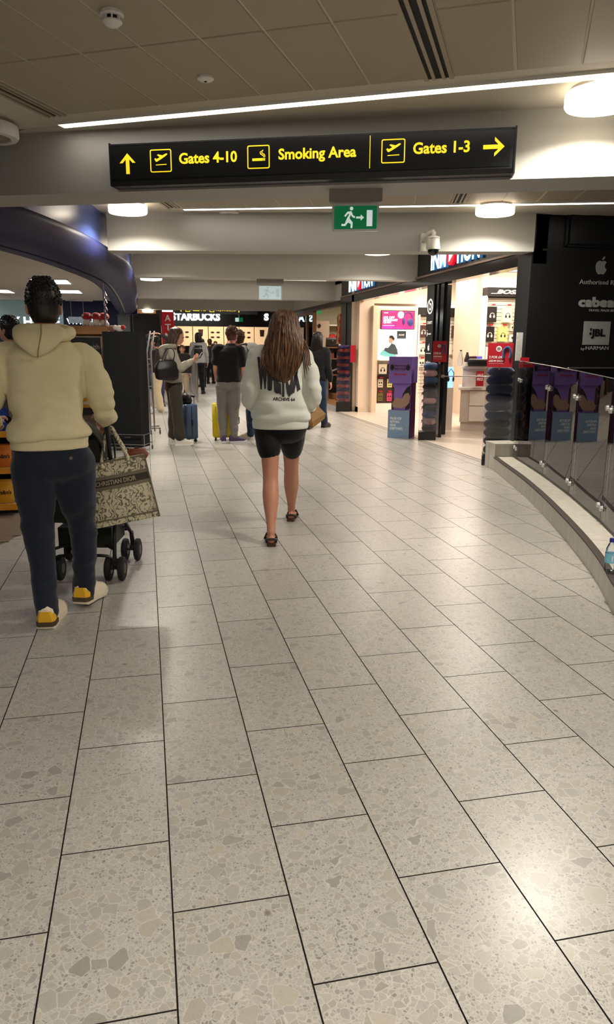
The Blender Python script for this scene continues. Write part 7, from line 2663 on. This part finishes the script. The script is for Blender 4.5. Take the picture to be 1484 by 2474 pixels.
def long_hair(t, c, mat, s=1.0, yaw=0.0, length=0.42, back=0.10, width=0.10, name='hair', fringe=True):
    R = Matrix.Rotation(yaw, 3, 'Z')
    c = V3(c)
    z1 = 0.022 + 0.105
    rows_ = []
    for f, k in ((0.0, 0.25), (0.05, 0.62), (0.14, 0.92), (0.3, 1.0)):
        z = z1 - f * 0.28
        rows_.append((z, 0.0, -0.018, 0.086 * k, 0.104 * k))
    zb = z1 - length
    rows_.append((-0.02, 0, -0.040, 0.092, 0.085))
    rows_.append((-0.09, 0, -0.065, width * 0.95, 0.062))
    rows_.append(((-0.09 + zb) / 2, 0, -0.065 - back * 0.3, width, 0.05))
    rows_.append((zb, 0, -0.06 - back * 0.3, width * 0.6, 0.022))
    rows_ = sorted(rows_)
    mb = MB()
    seg = 30
    rg = []
    for z, cx, cy, rx, ry in spline_rows(rows_, 3):
        rg.append([c + R @ (V3((cx + rx * math.cos(2 * PI * k / seg) * (1 + 0.05 * math.sin(k * 3.3)), cy + ry * math.sin(2 * PI * k / seg) * (1 + 0.05 * math.sin(k * 5.1)), z)) * s) for k in range(seg)])
    mb.loft(rg)
    o = mb.build(name, mat, t, 180)
    mb = MB()
    for k in range(46):
        a = -PI / 2 + rnd.uniform(-1.9, 1.9)
        pts = []
        for i in range(7):
            f = i / 6
            z = z1 - 0.02 - f * (length - 0.02 + rnd.uniform(-.01, .02))
            for q, r in zip(rows_, rows_[1:]):
                if q[0] <= z <= r[0] + 1e-6:
                    g_ = (z - q[0]) / (r[0] - q[0])
                    cy, rx, ry = [q[j] + (r[j] - q[j]) * g_ for j in (2, 3, 4)]
                    pts.append(c + R @ (V3(((rx + .004) * math.cos(a), cy + (ry + .004) * math.sin(a), z)) * s))
                    break
        if len(pts) > 3:
            mb.tube(pts, [0.004 * s] + [0.008 * s] * (len(pts) - 2) + [0.002 * s], 5)
    mb.build('hair_locks', mat, o, 180)
    return o


def std_joints(h=1.0, stride=0.10, arms='down', lean=0.0, lead=1):
    j = dict(hipL=(-0.09, 0, 0.88), hipR=(0.09, 0, 0.88), knL=(-0.09, 0.02 - stride * lead * .4, 0.48), knR=(0.09, 0.02 + stride * lead * .4, 0.48), anL=(-0.09, -stride * lead, 0.085), anR=(0.09, stride * lead, 0.085),
             ftL=(-0.15, 1, 0), ftR=(0.15, 1, 0), shL=(-0.175, lean * 1.0, 1.40), shR=(0.175, lean * 1.0, 1.40), elL=(-0.23, lean * .7 - 0.03, 1.12), elR=(0.23, lean * .7 - 0.03, 1.12), wrL=(-0.235, lean * .6 + 0.05, 0.88), wrR=(0.235, lean * .6 + 0.05, 0.88),
             neck=(0, lean * 1.1, 1.49), head=(0, lean * 1.15 + 0.02, 1.622))
    if h != 1.0:
        for k in j:
            if not k.startswith('ft'):
                j[k] = tuple(c * h for c in j[k])
    return j


def generic(label, loc, rz, J, skn, top, bottom, shoes, voxel=0.010, h=1.0, top_rows=None, hands=(0.5, 0.5), head=None, flare=None, sleeve='long', face=False, bulk=1.0, fam=0.012):
    """a clothed figure from its joints: body, top, trousers, shoes"""
    t = thing('person', label, 'person', loc, rz, local=True)
    P, R = make_body(t, J, skn, voxel, h, 0.95, feet=False, hands=hands, hd=head)
    if face:
        face_details(t, P, R, h)
    g_ = {k: V3(v) for k, v in J.items() if k not in ('legr', 'hsL', 'hsR')}
    pc = (g_['hipL'] + g_['hipR']) / 2
    sc = (g_['shL'] + g_['shR']) / 2
    hem = top.get('hem', 0.02)
    rows_ = []
    yaw = math.atan2(g_['shR'].y - g_['shL'].y, g_['shR'].x - g_['shL'].x)
    for f, rx, ry in ((hem, 0.180, 0.128), (hem + 0.10, 0.182, 0.130), (0.45, 0.168, 0.120), (0.68, 0.176, 0.124), (0.86, 0.182, 0.118), (0.98, 0.165, 0.098), (1.08, 0.090, 0.072), (1.15, 0.068, 0.062)):
        p = pc.lerp(sc, min(f, 1.0))
        if f > 1:
            p = sc + (g_['neck'] - sc) * min(1, (f - 1) / 0.15) * 0.9
        k = top.get('bulk', 1.0) * h
        rows_.append((p.z, p.x, p.y, rx * k, ry * k, 2.4, yaw))
    sl = []
    for sd in 'LR':
        a, b, c_ = g_['sh' + sd], g_['el' + sd], g_['wr' + sd]
        r0 = 0.062 * h * top.get('bulk', 1.0)
        if sleeve == 'long':
            sl.append(([sc.lerp(a, 0.6), a, a.lerp(b, .5), b, b.lerp(c_, .5), b.lerp(c_, .9)], [r0 * 1.05, r0 * 1.1, r0 * 1.0, r0 * .9, r0 * .82, r0 * .66]))
        else:
            sl.append(([sc.lerp(a, 0.6), a, a.lerp(b, .4), a.lerp(b, .66)], [r0 * 1.05, r0 * 1.12, r0 * 1.12, r0 * 1.18]))
    shirt(t, top.get('name', 'top'), top['mat'], rows_, sl, max(voxel, 0.010), [(fam, (6, 6, 9), None), (fam * .7, (11, 11, 18), None)])
    legs = []
    lr = bottom.get('r', (0.105, 0.09, 0.07, 0.06, 0.055))
    for sd in 'LR':
        a, b, c_ = g_['hip' + sd], g_['kn' + sd], g_['an' + sd]
        low = c_ + Z_ * bottom.get('lift', 0.0)
        legs.append(([a, a.lerp(b, .5), b, b.lerp(low, .5), low], [x * h for x in lr]))
    if not bottom.get('skip'):
        hw = bottom.get('hip', 0.178)
        trousers(t, bottom.get('name', 'trousers'), bottom['mat'], [(pc.z - 0.12 * h, pc.x, pc.y, hw * 0.55 * h, 0.07 * h, 2.2), (pc.z - 0.07 * h, pc.x, pc.y, hw * 0.92 * h, 0.115 * h, 2.3), (pc.z - 0.03 * h, pc.x, pc.y, hw * h, 0.128 * h, 2.4), (pc.z + 0.04 * h, pc.x, pc.y, hw * 0.98 * h, 0.124 * h, 2.4), (pc.z + 0.13 * h, pc.x, pc.y, hw * 0.9 * h, 0.112 * h, 2.4)], legs, max(voxel, 0.010), [(0.010, (8, 8, 7), None), (0.007, (13, 13, 20), lambda p: 1.0 if p.z < 0.3 else 0.3)])
    for sd in 'LR':
        a = g_['an' + sd]
        d = g_['ft' + sd]
        shoe(t, a, (d.x, d.y), shoes, 0.275 * h, 0.046 * h)
    return t


# woman with phone and black shoulder bag, in profile
m_grhood = cloth('hoodie_oat', (168, 162, 148))
m_olv = cloth('trousers_olive', (62, 58, 48), 0.85)
m_wsh = (M('shoe_offwhite', (214, 208, 196), 0.6), M('shoe_sole_white', (228, 224, 216), 0.6))
J = std_joints(1.0, 0.05)
J.update(hipL=(-0.085, -0.10, 0.88), hipR=(0.085, -0.10, 0.88), knL=(-0.085, -0.10, 0.47), knR=(0.085, -0.07, 0.47), anL=(-0.085, -0.12, 0.085), anR=(0.085, -0.05, 0.085), shL=(-0.15, -0.13, 1.37), shR=(0.15, -0.13, 1.37), elL=(-0.2, -0.03, 1.14), elR=(0.2, -0.02, 1.14), wrL=(-0.05, 0.19, 1.24), wrR=(0.06, 0.19, 1.26),
         neck=(0, -0.09, 1.46), head=(0, -0.02, 1.60), hdL=(0.3, 0.8, 0.4), hdR=(-0.3, 0.8, 0.4), hnL=(-0.6, -0.3, -0.7), hnR=(0.6, -0.3, -0.7))
lw = generic('woman in profile looking at a phone, olive wide trousers and black shoulder bag', (0.50, 11.15, 0), P_rz(0.43, 11.142, -1.45), J, sk_fair, dict(mat=m_grhood, bulk=0.98, name='hooded_top', hem=0.12), dict(mat=m_olv, r=(0.105, 0.095, 0.082, 0.083, 0.084), hip=0.165, lift=0.055), m_wsh, 0.009, head=dict(yaw=0.0, pitch=-0.35, ears=False), hands=(0.9, 0.9), face=True)
long_hair(lw, (0, -0.025, 1.605), m_hairB, 1.0, 0.0, 0.44, 0.02, 0.105)
mb = MB()
mb.tube(smooth_path([(0.09, -0.06, 1.46), (0.10, -0.20, 1.45), (0.0, -0.27, 1.42), (-0.10, -0.20, 1.45), (-0.09, -0.06, 1.46)], 3), 0.038, 10)
rings(mb, [(1.26, 0, -0.245, 0.03, 0.02), (1.32, 0, -0.25, 0.09, 0.04), (1.40, 0, -0.25, 0.10, 0.05), (1.46, 0, -0.22, 0.08, 0.045)])
remeshed(mb, 0.012, 3).build('hood', m_grhood, lw, 180)


def in_frame(root, p):
    """point of a person's local frame in the hall"""
    a = root.rotation_euler.z
    return V3(root.location) + V3((p[0] * math.cos(a) - p[1] * math.sin(a), p[0] * math.sin(a) + p[1] * math.cos(a), p[2]))


ph = thing('phone', 'pale phone held by the woman with the black shoulder bag', 'phone', in_frame(lw, (0.0, 0.27, 1.27)), lw.rotation_euler.z, local=True)
mb = MB().rbox(-0.036, -0.075, 0.0, 0.036, 0.075, 0.009, 0.008)
mb.xf(lambda p: Matrix.Rotation(0.9, 3, 'X') @ p + V3((0, 0.02, 0.04))).build('case', m_whitew, ph)
mb = MB().box(-0.033, -0.07, 0.009, 0.033, 0.07, 0.0098)
mb.xf(lambda p: Matrix.Rotation(0.9, 3, 'X') @ p + V3((0, 0.02, 0.04))).build('screen', m_blk, ph)
sb = thing('shoulder_bag', 'black leather shoulder bag on the back of the woman with the phone', 'handbag', in_frame(lw, (0.20, -0.22, 0.98)), lw.rotation_euler.z, local=True)
mb = MB()
for z, w, d in ((0.0, 0.11, 0.055), (0.02, 0.155, 0.07), (0.12, 0.17, 0.075), (0.22, 0.155, 0.06), (0.28, 0.12, 0.03)):
    pass
rings(mb, spline_rows([(0.0, 0.0, 0.0, 0.06, 0.12, 2.6), (0.03, 0.0, 0.0, 0.075, 0.165, 2.8), (0.14, 0.0, 0.0, 0.078, 0.175, 2.8), (0.23, 0.0, 0.01, 0.055, 0.155, 2.6), (0.285, 0.0, 0.02, 0.02, 0.12, 2.4)], 3), 28)
fold(mb, [(0.012, (9, 9, 9), None)])
mb.build('bag_body', m_leath, sb, 180)
for dx in (-0.02, 0.03):
    MB().tube(smooth_path([(dx, -0.07, 0.26), (dx - 0.01, -0.03, 0.36), (dx - 0.05, 0.03, 0.44), (dx - 0.05, 0.10, 0.44), (dx, 0.12, 0.36), (dx, 0.09, 0.26)], 3), 0.008, 8).build('strap', m_leath, sb, 60)

# blue and yellow suitcases
def suitcase(loc, rz, mat, label, w=0.36, d=0.23, h=0.54):
    t = thing('suitcase', label, 'suitcase', loc, rz, local=True)
    MB().rbox(-w / 2, -d / 2, 0.05, w / 2, d / 2, 0.05 + h, 0.045, n=5).build('shell', mat, t, 50)
    for k in range(5):
        x = -w / 2 + 0.06 + (w - 0.12) * k / 4
        for y in (-d / 2 - 0.003, d / 2 - 0.001):
            MB().rbox(x - 0.012, y, 0.10, x + 0.012, y + 0.004, h, 0.0015).build('rib', mat, t)
    MB().strip_poly(rrect(w + 0.004, h + 0.004, 0.05, 5, 0, 0.05 + h / 2), rrect(w - 0.004, h - 0.004, 0.046, 5, 0, 0.05 + h / 2), (0, -0.006, 0), X_, Z_, Y_, 0.012).build('zip_line', m_blk, t)
    for x in (-0.09, 0.09):
        MB().tube([(x, d / 2 - 0.03, 0.05 + h), (x, d / 2 - 0.03, 0.05 + h + 0.10)], 0.007, 8).build('telescopic_rod', m_wire, t)
    MB().rbox(-0.11, d / 2 - 0.045, 0.15 + h, 0.11, d / 2 - 0.015, 0.175 + h, 0.008).build('pull_handle', m_blk, t)
    MB().tube([(w / 2, 0, 0.25), (w / 2 + 0.022, 0, 0.27), (w / 2 + 0.022, 0, 0.36), (w / 2, 0, 0.38)], 0.008, 8).build('side_handle', m_blk, t, 50)
    for x in (-w / 2 + 0.05, w / 2 - 0.05):
        for y in (-d / 2 + 0.04, d / 2 - 0.04):
            q = MB().box(x - 0.012, y - 0.012, 0.03, x + 0.012, y + 0.012, 0.055).build('caster_fork', m_blk, t)
            MB().lathe([(0.012, -0.013), (0.024, -0.010), (0.024, 0.010), (0.012, 0.013)], (x, y, 0.0245), 14, axis='x').build('wheel', m_tyre, q, 50)
    return t


m_scb = M('suitcase_blue', (62, 82, 112), 0.4, var=0.06)
m_scy = M('suitcase_yellow', (206, 182, 26), 0.35, var=0.06)
suitcase((0.60, 11.55, 0), -1.2, m_scb, 'slate blue hard-shell suitcase behind the woman with the phone')
t = thing('black_bag', 'small black bag resting on the slate blue suitcase', 'bag', (0.60, 11.55, 0.591))
bk = MB()
rings(bk, [(0.592, 0.60, 11.52, 0.07, 0.10, 2.5), (0.63, 0.60, 11.52, 0.09, 0.12, 2.5), (0.72, 0.59, 11.52, 0.075, 0.10, 2.5), (0.76, 0.58, 11.52, 0.03, 0.05, 2.2)])
bk.build('sack', m_leath, t, 180)
MB().tube([(0.56, 11.46, 0.74), (0.57, 11.50, 0.80), (0.59, 11.56, 0.74)], 0.006, 6).build('strap', m_leath, t)
suitcase((1.20, 11.62, 0), -0.12, m_scy, 'bright yellow hard-shell suitcase behind the man in grey joggers', 0.40, 0.24, 0.54)

# man in black T-shirt and grey joggers, looking down
m_blkt = cloth('tee_black', (15, 15, 17), 0.8, 0.1)
m_grj = cloth('joggers_grey', (116, 112, 106), 0.9)
m_blsh = (M('shoe_black_purple', (70, 52, 84), 0.5), M('shoe_sole_pale', (206, 204, 206), 0.5))
J = std_joints(1.0, 0.05)
J.update(hipL=(-0.10, 0, 0.88), hipR=(0.075, 0.0, 0.88), knL=(-0.115, 0.02, 0.48), knR=(0.065, 0.03, 0.48), anL=(-0.105, -0.02, 0.085), anR=(0.055, -0.03, 0.085), ftL=(-0.1, 1, 0), ftR=(1.0, 0.35, 0), shL=(-0.175, 0.02, 1.43), shR=(0.18, 0.02, 1.40), elL=(-0.205, 0.02, 1.14), elR=(0.205, 0.03, 1.11), wrL=(-0.19, 0.14, 0.92), wrR=(0.19, 0.14, 0.92), neck=(0.04, 0.05, 1.51), head=(0.06, 0.10, 1.62))
gm = generic('man seen from behind in a black T-shirt and grey joggers by the yellow suitcase', (1.24, 11.26, 0), P_rz(1.24, 11.26, 0.0), J, sk_pink, dict(mat=m_blkt, bulk=1.04, name='t_shirt', hem=0.10), dict(mat=m_grj, r=(0.115, 0.098, 0.080, 0.066, 0.054), hip=0.19, lift=0.03), m_blsh, 0.009, head=dict(yaw=-0.5, pitch=-0.55), sleeve='short')
short_hair(gm, (0.06, 0.10, 1.625), m_hairA, 1.04, yaw=-0.5, low=-0.045, ln=0.012)

# man with backpack leaning towards him
m_grb = cloth('hoodie_grey', (150, 150, 148))
m_jean = cloth('jeans_blue', (38, 54, 82), 0.8)
J = std_joints(1.0, 0.10, lean=0.10)
J.update(shL=(-0.17, 0.20, 1.40), shR=(0.17, 0.20, 1.40), elL=(-0.22, 0.22, 1.12), elR=(0.22, 0.22, 1.12), wrL=(-0.16, 0.36, 0.98), wrR=(0.16, 0.36, 0.98), neck=(0, 0.30, 1.47), head=(0, 0.37, 1.58), anL=(-0.09, 0.10, 0.085), anR=(0.09, -0.02, 0.085), knL=(-0.09, 0.12, 0.48), knR=(0.09, 0.04, 0.48))
bm_ = generic('grey-haired man leaning forward with a backpack, in jeans and white trainers', (1.76, 11.68, 0), P_rz(1.7, 11.6, 1.15), J, sk_pink, dict(mat=m_grb, bulk=1.05, name='hooded_top'), dict(mat=m_jean, r=(0.105, 0.092, 0.075, 0.068, 0.066)), m_wsh, 0.009, head=dict(yaw=0, pitch=-0.5), face=True)
short_hair(bm_, (0, 0.365, 1.585), m_hairB, 1.02, low=-0.045, ln=0.006)
bp_ = thing('backpack', 'grey and black backpack worn by the leaning man', 'backpack', in_frame(bm_, (0, 0.0, 1.10)), bm_.rotation_euler.z, local=True)
mb = MB()
rings(mb, spline_rows([(0.0, 0, -0.02, 0.12, 0.06, 3), (0.05, 0, -0.01, 0.15, 0.09, 3), (0.22, 0, 0.03, 0.155, 0.09, 3), (0.36, 0, 0.10, 0.13, 0.08, 3), (0.42, 0, 0.13, 0.08, 0.05, 2.5)], 3))
mb.build('pack', m_grb, bp_, 180)
for sx in (-0.11, 0.11):
    MB().tube(smooth_path([(sx, 0.16, 0.40), (sx, 0.26, 0.38), (sx * 1.2, 0.33, 0.26), (sx * 1.2, 0.22, 0.06)], 3), 0.016, 8).build('strap', m_blk, bp_, 60)
MB().rbox(-0.09, -0.11, 0.06, 0.09, -0.07, 0.2, 0.02).build('front_pocket', m_blk, bp_)

# woman in a black hooded top walking towards the shops
m_blkh = cloth('hoodie_black', (17, 16, 18), 0.85, 0.1)
J = std_joints(0.985, 0.20, lean=0.03, lead=1)
J.update(wrR=(0.26, 0.02, 0.84), wrL=(-0.26, 0.08, 0.84))
hw = generic('dark-haired woman in a black hooded top and jeans walking past the clothes shop', (3.02, 13.05, 0), P_rz(3.0, 13.0, -0.35), J, sk_fair, dict(mat=m_blkh, bulk=1.06, name='hooded_top', hem=0.0), dict(mat=m_jean, r=(0.11, 0.095, 0.075, 0.066, 0.062)), (m_blk, m_blk), 0.010, 0.985)
long_hair(hw, (0, 0.055, 1.60), m_hairK, 1.0, 0.0, 0.42, 0.0, 0.105)

# girl facing the photographer by the railing
m_dkj = cloth('jacket_dark', (44, 38, 36), 0.8)
m_beig = cloth('trousers_beige', (176, 158, 132), 0.85)
J = std_joints(0.86, 0.06)
gl = generic('girl facing the camera in a dark jacket and beige trousers by the steel railing', (0.98, 20.2, 0), P_rz(1.0, 20.2, PI - 0.1), J, sk_fair, dict(mat=m_dkj, bulk=1.12, name='jacket'), dict(mat=m_beig, r=(0.1, 0.09, 0.075, 0.07, 0.075)), m_wsh, 0.012, 0.86, face=True)
long_hair(gl, (0, 0.012, 1.395), m_hairA, 0.86, 0.0, 0.20, 0.0, 0.085)

# woman in cream trousers facing left, and a person behind her holding their head
m_crm = cloth('trousers_cream', (206, 188, 152), 0.85)
J = std_joints(0.95, 0.08)
J.update(wrL=(-0.10, 0.28, 1.02), wrR=(0.10, 0.28, 1.02), elL=(-0.21, 0.03, 1.05), elR=(0.21, 0.03, 1.05))
cw = generic('woman in profile facing left in a dark jacket and cream trousers, behind the phone user', (0.25, 17.0, 0), P_rz(0.25, 17.0, 1.25), J, sk_fair, dict(mat=m_dkj, name='jacket', bulk=1.0), dict(mat=m_crm, r=(0.11, 0.105, 0.10, 0.10, 0.10)), m_wsh, 0.012, 0.95, face=True)
short_hair(cw, (0, 0.02, 1.545), m_hairK, 0.99, low=-0.05, ln=0.02)
J = std_joints(1.02, 0.05)
J.update(elL=(-0.30, 0.10, 1.62), elR=(0.30, 0.10, 1.62), wrL=(-0.12, 0.10, 1.74), wrR=(0.12, 0.10, 1.74), hdL=(0.8, 0, 0.3), hdR=(-0.8, 0, 0.3))
pw2 = generic('dark-haired person holding both hands to the head, behind the woman in cream trousers', (0.28, 18.6, 0), P_rz(0.3, 18.6, PI), J, sk_fair, dict(mat=m_blkh, name='top'), dict(mat=m_jean), (m_blk, m_blk), 0.012, 1.02, face=True)
short_hair(pw2, (0, 0.02, 1.66), m_hairK, 1.05, low=-0.04, ln=0.014)

# woman with a dark rucksack seen from behind, and people at the coffee bar
J = std_joints(1.08, 0.05)
bw_ = generic('woman from behind with a dark rucksack over a grey top, walking to the coffee bar', (1.64, 23.4, 0), P_rz(1.64, 23.4, -0.05), J, sk_fair, dict(mat=m_grb, name='hooded_top', bulk=1.05), dict(mat=m_blkt), (m_blk, m_blk), 0.012, 1.08)
long_hair(bw_, (0, 0.02, 1.752), m_hairK, 1.08, 0.0, 0.30, 0.0, 0.09)
rk = thing('rucksack', 'small dark rucksack with pale bands on the back of the woman by the railing', 'backpack', in_frame(bw_, (0, -0.19, 1.19)), bw_.rotation_euler.z, local=True)
mb = MB()
rings(mb, spline_rows([(0.0, 0, 0, 0.10, 0.05, 3), (0.04, 0, 0, 0.13, 0.075, 3), (0.22, 0, 0, 0.13, 0.075, 3), (0.30, 0, 0.02, 0.10, 0.05, 3)], 3))
mb.build('pack', m_leath, rk, 180)
for z in (0.10, 0.20):
    mb = MB()
    rings(mb, [(z, 0, 0, 0.132, 0.077, 3), (z + 0.025, 0, 0, 0.132, 0.077, 3)])
    mb.build('pale_band', m_padg, rk, 60)
for sx in (-0.1, 0.1):
    MB().tube([(sx, 0.05, 0.28), (sx, 0.16, 0.32), (sx, 0.22, 0.25)], 0.014, 8).build('strap', m_leath, rk, 60)

m_grn = cloth('top_green', (40, 104, 60), 0.85)
m_skt = cloth('skirt_grey', (120, 124, 112), 0.85)
J = std_joints(0.92, 0.08)
gs = generic('young person in a green top and long grey shorts near the coffee bar', (2.95, 33.0, 0), P_rz(2.95, 33.0, 0.5), J, sk_fair, dict(mat=m_grn, name='top'), dict(mat=m_skt, name='shorts', r=(0.12, 0.125, 0.13, 0.13, 0.125), lift=0.42), m_wsh, 0.014, 0.92)
long_hair(gs, (0, 0.02, 1.49), m_hairK, 0.92, 0.0, 0.30, 0.0, 0.085)
for k, (x, y, tn, lab, tm, hm) in enumerate(((2.05, 27.5, 0.3, 'person in black with dark hair standing left of the green top, near the railing', m_blkh, m_hairK), (2.55, 30.0, -0.4, 'person in a dark jacket queueing just left of the green top', m_dkj, m_hairB), (3.6, 36.6, PI, 'barista with dark hair behind the coffee bar counter', m_blkt, m_hairK), (4.3, 36.7, PI + .3, 'barista with fair hair behind the coffee bar counter', m_dkj, m_hairA))):
    J = std_joints(1.0, 0.06)
    p_ = generic(lab, (x, y if y < 36 else y + 2.3, 0), P_rz(x, y, tn), J, sk_fair, dict(mat=tm, name='top'), dict(mat=m_blkt), (m_blk, m_blk), 0.016, 1.0)
    if k % 2:
        short_hair(p_, (0, 0.02, 1.627), hm, 1.04, low=-0.045, n=150)
    else:
        long_hair(p_, (0, 0.02, 1.625), hm, 1.0, 0.0, 0.32)

# man at the very left edge, only his head shows
J = std_joints(0.99, 0.08)
lm = generic('man with dark hair at the far left edge, standing behind the hoodie man', (-1.29, 7.87, 0), P_rz(-1.2, 7.6, 0.9), J, sk_tan, dict(mat=m_blkt, name='t_shirt'), dict(mat=m_jean), (m_blk, m_blk), 0.011, 0.99, sleeve='short')
short_hair(lm, (0, 0.02, 1.61), m_hairD, 1.03, low=-0.05, ln=0.006)
